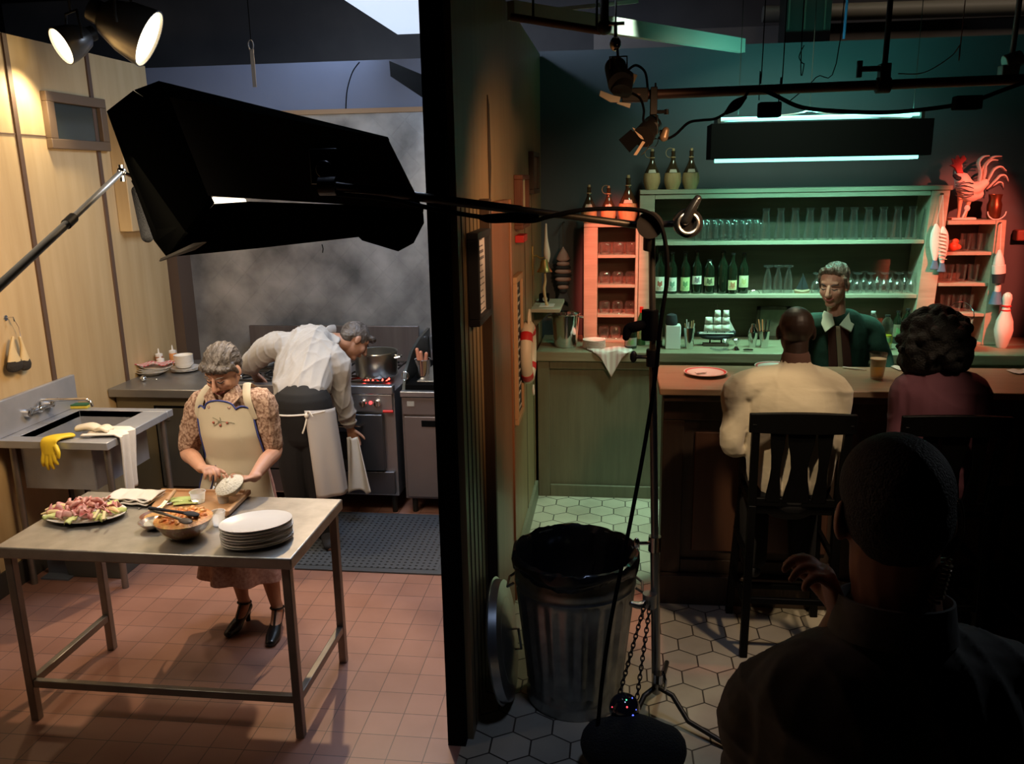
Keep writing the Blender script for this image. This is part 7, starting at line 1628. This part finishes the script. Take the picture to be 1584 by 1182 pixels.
# ------------------------------------------------------------------ cook bending at the range
cook = thing('person', 'cook in white shirt and black trousers bending forward over the range', 'person', (-1.98, 4.9, 0))
hp_ = W(470, 645, 4.93); low = W(468, 600, 5.0); up_ = W(478, 545, 5.22); nkc = W(515, 528, 5.36)
shl, shr = W(425, 535, 5.20), W(520, 558, 5.14)
elc, wrl = W(388, 562, 5.28), Vector((W(394, 592, 5.46).x, 5.46, 1.01))
erc, wrr = W(531, 622, 5.20), W(542, 664, 5.30)
hcc = W(549, 527, 5.42); hRc = basis((0.62, 0.30, -0.72), (0.5, 0.55, 0.66))
ft = [(WZ(505, 862, 0.0), WZ(488, 838, 0)), (WZ(462, 852, 0.0), WZ(455, 828, 0))]
ft = [(Vector((-1.80, 4.80, 0)), Vector((-1.88, 4.98, 0))), (Vector((-2.03, 4.84, 0)), Vector((-2.05, 5.03, 0)))]
b = MB(); head(b, hcc, hRc, 1.03)
b.limb([hcc + hRc @ Vector((0, -0.03, -0.05)), nkc, up_], [0.055, 0.058, (0.12, 0.09)])
bx_ = (1, -0.35, 0.15)
b.limb([up_, low, hp_], [(0.17, 0.12), (0.15, 0.11), (0.15, 0.12)], side=bx_, n=20)
b.limb([up_, shl, elc, elc.lerp(wrl, 0.4), wrl], [0.07, 0.06, 0.045, 0.042, 0.028]); b.limb([up_, shr, erc, erc.lerp(wrr, 0.4), wrr], [0.07, 0.06, 0.045, 0.040, 0.027])
for (to, hl_), q in zip(ft, (1, -1)):
    an = hl_ + Vector((0, 0, 0.09)); kn = Vector(((hp_.x + q*0.09 + an.x)/2, 4.93, 0.47))
    b.limb([hp_ + Vector((q*0.085, 0, -0.03)), kn, kn.lerp(an, 0.4), an, an.lerp(to, 0.5) + Vector((0, 0, -0.045)), to + Vector((0, 0, 0.03))], [0.10, 0.066, 0.062, 0.036, 0.036, 0.03])
hand(b, wrr, (0.25, 0.15, -1), (0.1, -1.0, 0.1), -1, 1.0, 0.85)
hand(b, wrl, (0.15, 0.5, -0.75), (0.1, -0.2, -0.9), -1, 1.0, 0.4)
b.build('body', mat('skin_tan', (0.36, 0.18, 0.11), 0.5, 0, (0.30, 0.14, 0.085), 14, 0.6), cook, remesh=0.006, sm=2)
hm = MB(); PC = lambda x, y, z: hcc + hRc @ Vector((x, y, z))
hm.ell(PC(0, -0.020, 0.042), (0.086, 0.104, 0.086), hRc).ell(PC(0, -0.06, 0.0), (0.076, 0.055, 0.075), hRc).limb([PC(-0.05, 0.075, 0.078), PC(0.0, 0.092, 0.085), PC(0.05, 0.075, 0.078)], [0.02, 0.026, 0.02])
hm.build('hair', mat('dark_greying_hair', (0.030, 0.020, 0.015), 0.5, 0, (0.16, 0.14, 0.13), 16, 0.5, 0.9, 60), cook, remesh=0.006, sm=2, folds=(0.008, 60, (1, 0.4, 0.5), 5))
MB().limb([PC(-0.016, 0.094, 0.026), PC(-0.05, 0.074, 0.026)], [0.004, 0.002], n=8).limb([PC(0.016, 0.094, 0.026), PC(0.05, 0.074, 0.026)], [0.004, 0.002], n=8).build('eyebrow', M['ink'], cook)
shm = mat('white_shirt', (0.36, 0.34, 0.325), 0.85, 0, (0.44, 0.415, 0.395), 3, 0.6, 0.9, 6, (2.0, 2.0, 0.8), sheen=0.2)
sh1 = shell('shirt', [([nkc + Vector((-0.02, -0.02, -0.01)), up_ + Vector((0.01, 0.02, 0.03)), low + Vector((-0.005, 0, 0)), hp_ + Vector((0, 0.02, 0.08))], [(0.085, 0.08), (0.215, 0.155), (0.200, 0.15), (0.175, 0.135)], bx_),
    ([up_, shl + Vector((0.01, 0, 0)), elc, elc.lerp(wrl, 0.45)], [0.10, 0.095, 0.072, 0.056]),
    ([up_, shr, shr.lerp(erc, 0.55), erc, erc.lerp(wrr, 0.75)], [0.10, 0.090, 0.076, 0.070, 0.050])], shm, cook, folds=(0.016, 17, (1.1, 1, 0.6), 4))
MB().limb([nkc + Vector((-0.055, -0.075, 0.0)), nkc + Vector((-0.02, -0.02, 0.075)), nkc + Vector((0.0, 0.05, 0.075))], [(0.012, 0.03)]*3, n=10).build('collar', shm, sh1)
MB().tube([wrr.lerp(erc, 0.28) + Vector((0.046*math.cos(a), 0.046*math.sin(a), 0.004*math.sin(a))) for a in np.linspace(0, 2*PI, 20)[:-1]], 0.011, 8, True).build('cuff', shm, sh1)
trm = mat('black_trousers', (0.005, 0.0045, 0.005), 0.85, bump=0.3, bscale=6)
parts = [([hp_ + Vector((0, 0, 0.085)), hp_, hp_ + Vector((0, 0, -0.08))], [(0.194, 0.158), (0.190, 0.154), (0.165, 0.14)], (1, -0.2, 0))]
for (to, hl_), q in zip(ft, (1, -1)):
    an = hl_ + Vector((0, 0, 0.09)); kn = Vector(((hp_.x + q*0.09 + an.x)/2, 4.93, 0.47))
    parts.append(([hp_ + Vector((q*0.075, 0, -0.04)), kn, an + Vector((0, 0, -0.02))], [0.115, 0.092, 0.078]))
shell('trousers', parts, trm, cook)
for to, hl_ in ft:
    MB().limb([to + Vector((0, 0, 0.034)), to.lerp(hl_, .5) + Vector((0, 0, 0.04)), hl_ + Vector((0, 0, 0.045))], [(0.04, 0.03), (0.046, 0.036), (0.038, 0.04)], side=XS).build('shoe', M['ink'], cook, remesh=0.006)
# waist apron: hangs down the right hand side, tied behind
def apc(u, v):
    th = -1.25 + u*1.30; zz = hp_.z + 0.085 - v*0.56; a = 0.200 + 0.01*v; b2 = 0.164 + 0.03*v
    return Vector((hp_.x + 0.005 + 0.045*v + (a + 0.008*math.sin(u*12)*v)*math.cos(th), hp_.y + (b2 + 0.008*math.sin(u*12)*v)*math.sin(th), zz - 0.02*u))
ac = MB().grid(apc, 24, 24).build('waist_apron', mat('apron_white', (0.42, 0.38, 0.35), 0.85, bump=0.3, bscale=8), cook, solid=0.004)
MB().tube([Vector((hp_.x + 0.01 + 0.198*math.cos(a), hp_.y + 0.162*math.sin(a), hp_.z + 0.055 + 0.015*math.cos(a))) for a in np.linspace(-0.6, -2.9, 16)], 0.006, 6).build('apron_string', M['cloth'], ac)
ck_ = apc(0.05, 0.05)
MB().ell(ck_ + Vector((0, -0.01, 0)), (0.014, 0.012, 0.016)).limb([ck_, ck_ + Vector((-0.01, -0.02, -0.06)), ck_ + Vector((-0.03, -0.02, -0.11))], [(0.006, 0.003)]*3, n=6).limb([ck_, ck_ + Vector((0.02, -0.02, 0.03)), ck_ + Vector((0.04, -0.02, 0.0))], [0.005]*3, n=6).build('knot', M['cloth'], ac)
# towel in his hand
tq = wrr + Vector((0.03, -0.04, -0.07))
def tow(u, v):
    w_ = 0.055 + 0.075*v
    return Vector((tq.x + (u-.5)*w_*1.3 + 0.035*v, tq.y - 0.025 + 0.018*math.sin(u*9 + v*2) - 0.02*v, tq.z + 0.03 - 0.40*v*(1 - 0.10*abs(math.sin(u*4)))))
tag(MB().grid(tow, 18, 24).build('kitchen_towel', M['cloth'], solid=0.006), 'white kitchen towel gripped by the cook at the oven handle', 'towel')

# ------------------------------------------------------------------ bartender
bt = thing('person', 'bartender with slick dark hair in a green cardigan with cream collar', 'person', W(1295, 560, 5.3))
bt.location.z = 0
hb_ = W(1290, 441, 5.28); hRb = basis((-0.50, -0.82, -0.22)); bh = W(1297, 500, 5.33)
nb_ = W(1294, 484, 5.32); chb = W(1298, 535, 5.35); hpb = Vector((chb.x, 5.36, 0.92))
sL, sR = W(1243, 505, 5.33), W(1343, 507, 5.36)
eL, eR = W(1226, 560, 5.36), W(1366, 560, 5.33)
b = MB(); head(b, hb_, hRb, 1.06, 1.04)
b.limb([hb_ + hRb @ Vector((0, -0.03, -0.06)), nb_, bh], [0.056, 0.058, (0.10, 0.065)], side=XS)
b.limb([bh, chb, hpb], [(0.12, 0.07), (0.16, 0.11), (0.15, 0.11)], side=XS)
wL, wR = Vector((eL.x + 0.05, 5.12, 1.02)), Vector((eR.x - 0.03, 5.10, 1.0))
b.limb([bh, sL, eL, wL], [0.045, 0.050, 0.045, 0.028]); b.limb([bh, sR, eR, wR], [0.045, 0.050, 0.045, 0.028])
hand(b, wL, (0.5, -0.8, -0.1), (0, 0, -1), -1, 1, 0.5); hand(b, wR, (-0.3, -0.9, -0.1), (0, 0, -1), 1, 1, 0.5)
for q in (-1, 1): b.limb([hpb + Vector((q*0.085, 0, -0.02)), hpb + Vector((q*0.1, 0, -0.45)), hpb + Vector((q*0.1, 0.02, -0.85)), hpb + Vector((q*0.1, -0.12, -0.89))], [0.09, 0.06, 0.035, 0.03])
b.build('body', M['skin_fair'], bt, remesh=0.005, sm=2)
face(bt, hb_, hRb, 1.06, lipm, M['ink'], True, 0.007)
hm = MB(); PB_ = lambda x, y, z: hb_ + hRb @ Vector((x*1.06, y*1.06, z*1.06))
hm.ell(PB_(0, -0.030, 0.052), (0.083, 0.100, 0.082), hRb).ell(PB_(0, -0.055, 0.0), (0.075, 0.056, 0.07), hRb)
hm.limb([PB_(-0.050, 0.050, 0.088), PB_(-0.01, 0.060, 0.108), PB_(0.040, 0.050, 0.098), PB_(0.062, 0.02, 0.07)], [0.014, 0.024, 0.022, 0.016])
hm.limb([PB_(0.072, 0.025, 0.05), PB_(0.074, 0.015, -0.005)], [0.012, 0.008]).limb([PB_(-0.072, 0.025, 0.05), PB_(-0.074, 0.015, -0.005)], [0.012, 0.008])
hm.build('hair', mat('dark_slick_hair', (0.05, 0.04, 0.03), 0.32, 0, (0.16, 0.14, 0.11), 60, 0.5, 0.8, 100, (1, 0.3, 0.5)), bt, remesh=0.0045, sm=2, folds=(0.007, 70, (1, 0.25, 0.5), 6))
card = mat('green_cardigan', (0.018, 0.060, 0.045), 0.9, 0, (0.025, 0.075, 0.055), 60, 0.5, 0.5, 12)
cg = shell('cardigan', [([nb_ + Vector((0, 0, -0.05)), bh + Vector((0, 0, -0.01)), chb, hpb], [(0.08, 0.065), (0.155, 0.092), (0.182, 0.125), (0.175, 0.13)], XS),
    ([bh, sL, sL.lerp(eL, .5), eL, eL.lerp(wL, 0.85)], [0.07, 0.073, 0.070, 0.062, 0.045]), ([bh, sR, sR.lerp(eR, .5), eR, eR.lerp(wR, 0.85)], [0.07, 0.073, 0.070, 0.062, 0.045])], card, bt)
def front(u0, u1, off):
    def fn(u, v):
        th = -PI/2 + (u0 + (u1-u0)*u); z = bh.z + 0.0 - v*(bh.z - hpb.z - 0.02)
        f = min(1, v*2.0); c = bh.lerp(chb, f); a = 0.155 + (0.182-0.155)*f + off; d = 0.092 + (0.128-0.092)*f + off + 0.004
        return Vector((c.x - 0.02*(1-v) + a*math.cos(th), c.y + d*math.sin(th), z))
    return fn
cream = mat('tan_shirt_front', (0.40, 0.27, 0.18), 0.8); maroon = mat('maroon_stripe', (0.10, 0.025, 0.018), 0.9)
MB().grid(front(-0.13, 0.03, 0.006), 6, 20).build('shirt_front', cream, cg, solid=0.003)
MB().grid(front(-0.42, -0.14, 0.006), 8, 20).build('knit_stripe', maroon, cg, solid=0.003); MB().grid(front(0.04, 0.32, 0.006), 8, 20).build('knit_stripe', maroon, cg, solid=0.003)
cl_ = MB()
for q in (-1, 1):
    cl_.prism([nb_ + Vector((q*0.012 - 0.015, -0.085, -0.065)), nb_ + Vector((q*0.045, -0.075, 0.0)), nb_ + Vector((q*0.078, -0.005, 0.012)), nb_ + Vector((q*0.105, -0.035, -0.045)), nb_ + Vector((q*0.075 - 0.01, -0.105, -0.105))], (0, -0.012, 0.006))
cl_.build('collar', mat('cream_collar', (0.75, 0.72, 0.58), 0.8), bt, bevel=0.004)
shell('trousers', [([hpb + Vector((0, 0, 0.05)), hpb + Vector((0, 0, -0.06))], [(0.165, 0.12), (0.165, 0.125)], XS)] + [([hpb + Vector((q*0.08, 0, -0.04)), hpb + Vector((q*0.1, 0, -0.45)), hpb + Vector((q*0.1, 0.02, -0.86))], [0.105, 0.08, 0.07]) for q in (-1, 1)], trm, bt)

# ------------------------------------------------------------------ seated drinkers
def seated(label, x, hpx, head_s, shl_, shr_, waist_w, skin, top, topl, hair=None, lean=0.0, lc=None, y0=3.98, hip_z=0.86):
    hx, hy = hpx
    t = thing('person', label, 'person', (x, y0, 0))
    hc_ = W(hx, hy, 4.02); hR_ = basis((0.05, 0.98, -0.12))
    hpv = Vector((x, y0-0.02, hip_z)); nv = W(hx, hy+40, 3.99); cv = Vector(((nv.x*0.7 + x*0.3), 3.97, nv.z - 0.20)); 
    sl_, sr_ = W(*shl_, 3.97), W(*shr_, 3.97)
    b = MB(); head(b, hc_, hR_, head_s)
    b.limb([hc_ + hR_ @ Vector((0, -0.015, -0.05)), nv, cv + Vector((0, 0, 0.08))], [0.058, 0.060, (0.10, 0.07)], side=XS)
    b.limb([cv + Vector((0, 0, 0.08)), cv, hpv], [(0.12, 0.08), (0.16, 0.11), (waist_w, 0.12)], side=XS, n=20)
    out = []
    for s_, q in ((sl_, -1), (sr_, 1)):
        e_ = s_ + Vector((q*0.03, -0.02, -0.29)); w_ = Vector((x + q*0.13, 4.10, hip_z + 0.15))
        b.limb([cv + Vector((0, 0, 0.09)), s_, e_, e_.lerp(w_, .45), w_], [0.05, 0.050, 0.036, 0.034, 0.026]); hand(b, w_ + Vector((0, 0.01, -0.01)), (-q*0.4, 0.7, -0.25), (0, -0.2, -1), -q, 0.85, 0.5); out.append((s_, e_, w_))
    lg_ = []
    for q in (-1, 1):
        k_ = Vector((x + q*0.12, 4.22, hip_z - 0.02)); an = Vector((x + q*0.12, 4.12, 0.36)); to = Vector((x + q*0.13, 4.20, 0.32))
        b.limb([hpv + Vector((q*0.09, 0.02, 0)), k_, k_.lerp(an, 0.5), an, to], [0.095, 0.062, 0.052, 0.036, 0.03]); lg_.append((k_, an, to, q))
    b.build('body', skin, t, remesh=0.006, sm=2)
    w2 = topl
    shell('top', [([nv + Vector((0, 0, -0.035)), cv + Vector((0, 0, 0.10)), cv, hpv.lerp(cv, .35), hpv + Vector((0, 0, 0.015))], [(0.075, 0.07), (0.175, 0.115), (w2, 0.145), (w2*0.95, 0.14), (waist_w+0.025, 0.145)], XS)] +
        [([cv + Vector((0, 0, 0.09)), s_ + Vector((0, 0, -0.01)), s_.lerp(e_, .5), e_, e_.lerp(w_, 0.85)], [0.095, 0.078, 0.066, 0.055, 0.044]) for s_, e_, w_ in out], top, t, folds=(0.006, 12, (0.7, 1, 1.6), 9))
    shell('trousers', [([hpv + Vector((0, 0, 0.02)), hpv + Vector((0, 0.0, -0.05))], [(waist_w+0.012, 0.135), (waist_w+0.012, 0.14)], XS)] + [([hpv + Vector((q*0.085, 0, -0.01)), k_, k_.lerp(an, .5), an + Vector((0, 0, 0.02))], [0.11, 0.082, 0.074, 0.066]) for k_, an, to, q in lg_], lc or trm, t)
    for k_, an, to, q in lg_: MB().limb([an + Vector((0, -0.03, -0.04)), an + Vector((0, 0.05, -0.055)), to + Vector((0, 0.06, -0.03))], [(0.035, 0.036), (0.042, 0.030), (0.036, 0.022)], side=XS).build('shoe', M['ink'], t, remesh=0.007)
    return t, hc_, hR_, nv, cv
swm = mat('pale_sweater', (0.50, 0.42, 0.29), 0.9, 0, (0.56, 0.48, 0.34), 4, 0.6, 0.45, 9, (1, 1, 2.4), sheen=0.3)
t, hc_, hR_, nv, cv = seated('bald man in a pale sweater seated with his back to the camera', 0.84, (1231, 514), 1.06, (1146, 598), (1290, 600), 0.175, M['skin_dark'], swm, 0.225)
MB().limb([nv + Vector((0, 0, -0.045)), nv + Vector((0, 0.0, -0.005))], [(0.078, 0.074), (0.068, 0.066)], side=XS).build('brown_neckband', mat('brown_knit', (0.10, 0.045, 0.03), 0.9), t)
MB().tube([nv + Vector((0.082*math.cos(a), 0.072*math.sin(a), -0.050 + 0.01*math.sin(a))) for a in np.linspace(0, 2*PI, 24)[:-1]], 0.009, 8, True).build('collar_rib', swm, t)
pur = mat('purple_top', (0.115, 0.035, 0.050), 0.85, 0, (0.15, 0.05, 0.07), 5, 0.6, 0.4, 8)
t, hc_, hR_, nv, cv = seated('woman with big dark curly hair in a purple top seated at the bar', 1.50, (1445, 520), 1.0, (1405, 600), (1505, 602), 0.15, M['skin_dark'], pur, 0.18)
hm = MB(); r3 = random.Random(5)
hm.ell(W(1445, 528, 4.0), (0.145, 0.14, 0.145)).ell(W(1432, 555, 4.0), (0.12, 0.12, 0.09)).ell(W(1462, 548, 4.0), (0.12, 0.12, 0.11))
for k in range(150):
    a, e = r3.random()*2*PI, r3.random()*PI - PI/2
    hm.ell(W(1445, 532, 4.0) + Vector((0.152*math.cos(a)*math.cos(e), 0.14*math.sin(a)*math.cos(e), 0.165*math.sin(e) - 0.005)), 0.014 + 0.018*r3.random(), None, 8, 6)
hm.build('hair', M['hair_black'], t, remesh=0.009, sm=1)
MB().ell(W(1404, 572, 4.0), (0.014, 0.01, 0.02)).build('earring', mat('amber', (0.4, 0.2, 0.08), 0.3), t)

# ------------------------------------------------------------------ man close to the camera
Yf = 1.34
fgm = thing('person', 'dark silhouetted crew man with a coiled earpiece seen from behind, hand raised', 'person', (W(1385, 1000, Yf).x, Yf, 0.1))
hf = W(1379, 786, Yf); hRf = basis((-0.02, 0.97, -0.10)); FS = 0.93
nf = W(1385, 942, Yf-0.01); cf = nf + Vector((0.0, 0.0, -0.22)); hpf = nf + Vector((0, 0.02, -0.62))
sfl, sfr = W(1200, 1088, Yf+0.02), W(1575, 1078, Yf+0.02)
b = MB(); head(b, hf, hRf, FS, ears=False)
for q in (-1, 1): b.ell(hf + hRf @ Vector((q*0.083, -0.012, -0.018)), (0.010, 0.020, 0.033), Matrix.Rotation(q*0.35, 3, 'Z') @ hRf).ell(hf + hRf @ Vector((q*0.080, -0.004, -0.044)), (0.008, 0.010, 0.012), hRf)
b.limb([hf + hRf @ Vector((0, -0.020, -0.045)), hf.lerp(nf, 0.6), nf, cf + Vector((0, 0, 0.10))], [0.068, 0.070, 0.073, (0.12, 0.07)], side=XS)
b.limb([cf + Vector((0, 0, 0.08)), cf, hpf], [(0.13, 0.08), (0.18, 0.11), (0.165, 0.12)], side=XS, n=22)
hw = W(1302, 962, Yf+0.03); ef = sfl + Vector((-0.02, 0.06, -0.27))
b.limb([cf + Vector((0, 0, 0.08)), sfl + Vector((0, 0, -0.01)), ef, ef.lerp(hw, 0.5), hw], [0.05, 0.055, 0.050, 0.044, 0.029])
er_f = sfr + Vector((0.06, 0.02, -0.30)); wr_f = er_f + Vector((0.0, 0.16, -0.20))
b.limb([cf + Vector((0, 0, 0.08)), sfr + Vector((0, 0, -0.01)), er_f, wr_f], [0.05, 0.055, 0.050, 0.028]); hand(b, wr_f, (0, 0.5, -0.85), (-1, 0, 0), 1, 1.0, 0.4)
for q in (-1, 1): b.limb([hpf + Vector((q*0.09, 0, -0.02)), hpf + Vector((q*0.11, 0.0, -0.48)), Vector((hpf.x + q*0.11, hpf.y, 0.20)), Vector((hpf.x + q*0.12, hpf.y+0.12, 0.14))], [0.10, 0.065, 0.04, 0.032])
hand(b, hw, (-0.25, 0.10, 0.75), (-0.85, -0.05, -0.35), -1, 1.05, 0.95, 0.1)
b.build('body', mat('skin_shadow', (0.42, 0.22, 0.15), 0.5, 0, (0.36, 0.18, 0.12), 14, 0.6), fgm, remesh=0.005, sm=2)
hm = MB(); PF = lambda x, y, z: hf + hRf @ Vector((x*FS, y*FS, z*FS))
hm.ell(PF(0, -0.034, 0.005), (0.083, 0.086, 0.085), hRf, 24, 16).ell(PF(0, -0.018, 0.040), (0.084, 0.105, 0.090), hRf, 32, 20).ell(PF(0, -0.052, -0.01), (0.072, 0.052, 0.080), hRf, 24, 16)
hm.build('hair', mat('short_dark_hair', (0.006, 0.005, 0.004), 0.7, 0, (0.02, 0.016, 0.012), 90, 0.5, 1.0, 260), fgm, remesh=0.006, sm=2)
fsh = mat('grey_work_shirt', (0.13, 0.135, 0.14), 0.9, 0, (0.16, 0.165, 0.17), 60, 0.5, 0.5, 10)
sf_ = shell('shirt', [([nf + Vector((0, 0.005, -0.045)), cf + Vector((0, 0, 0.115)), cf, hpf], [(0.10, 0.085), (0.205, 0.12), (0.24, 0.155), (0.20, 0.15)], XS),
    ([cf + Vector((0, 0, 0.105)), sfl, sfl.lerp(ef, .5), ef, ef.lerp(hw, 0.45)], [0.10, 0.088, 0.078, 0.066, 0.052]), ([cf + Vector((0, 0, 0.105)), sfr, sfr.lerp(er_f, .5), er_f, er_f.lerp(wr_f, 0.6)], [0.10, 0.088, 0.078, 0.066, 0.052])], fsh, fgm, folds=(0.010, 12, (1, 1, 0.8), 3))
rg2 = []
for z_, a_, b_ in ((-0.045, 0.102, 0.096), (-0.015, 0.096, 0.090), (0.020, 0.090, 0.086), (0.021, 0.086, 0.082), (-0.02, 0.084, 0.080)):
    rg2.append([nf + Vector((a_*math.cos(q), b_*math.sin(q) + 0.005, z_ + 0.015*math.sin(q)*-1)) for q in np.linspace(0, 2*PI, 33)[:-1]])
MB().loft(rg2, cap=False).build('collar', fsh, sf_)
shell('trousers', [([hpf + Vector((0, 0, 0.05)), hpf + Vector((0, 0, -0.06))], [(0.18, 0.13), (0.18, 0.135)], XS)] + [([hpf + Vector((q*0.09, 0, -0.04)), hpf + Vector((q*0.11, 0, -0.48)), Vector((hpf.x + q*0.11, hpf.y, 0.19))], [0.115, 0.085, 0.075]) for q in (-1, 1)], trm, fgm)
for q in (-1, 1): MB().limb([Vector((hpf.x + q*0.11, hpf.y - 0.04, 0.145)), Vector((hpf.x + q*0.12, hpf.y + 0.17, 0.135))], [(0.042, 0.042), (0.045, 0.03)], side=XS).build('shoe', M['ink'], fgm)
tag(MB().box(hpf.x-0.30, hpf.x+0.30, hpf.y-0.22, hpf.y+0.36, 0.0, 0.10).build('standing_box', M['brown'], bevel=0.006), 'low dark wooden box the crew man near the camera stands on', 'box')
# coiled earpiece
ep = thing('coiled_earpiece', 'clear coiled earpiece tube hanging from the ear of the crew man', 'earpiece', W(1455, 890, Yf-0.06))
pA, pB = W(1462, 868, Yf-0.045), W(1445, 928, Yf-0.07); N = 150
cur = [pA.lerp(pB, k/N) + Vector((0.011*math.cos(k*2*PI/17), 0.011*math.sin(k*2*PI/17), 0)) for k in range(N+1)]
cx2 = mat('clear_coil', (0.55, 0.45, 0.33), 0.12, 0.3)
MB().tube(cur, 0.0028, 6).build('coil', cx2, ep)
ea = hf + hRf @ Vector((0.094, -0.012, -0.018))
MB().tube(smooth_pts([pA, ea + Vector((0.004, -0.018, -0.03)), ea + Vector((0.006, -0.016, 0.01)), ea + Vector((0.004, 0.0, 0.036)), ea + Vector((0, 0.02, 0.03))]), 0.0024, 6).build('ear_tube', cx2, ep)
MB().tube(smooth_pts([pB, pB + Vector((-0.006, 0.0, -0.03)), pB + Vector((-0.01, 0.03, -0.05))]), 0.0024, 6).build('lower_tube', cx2, ep)
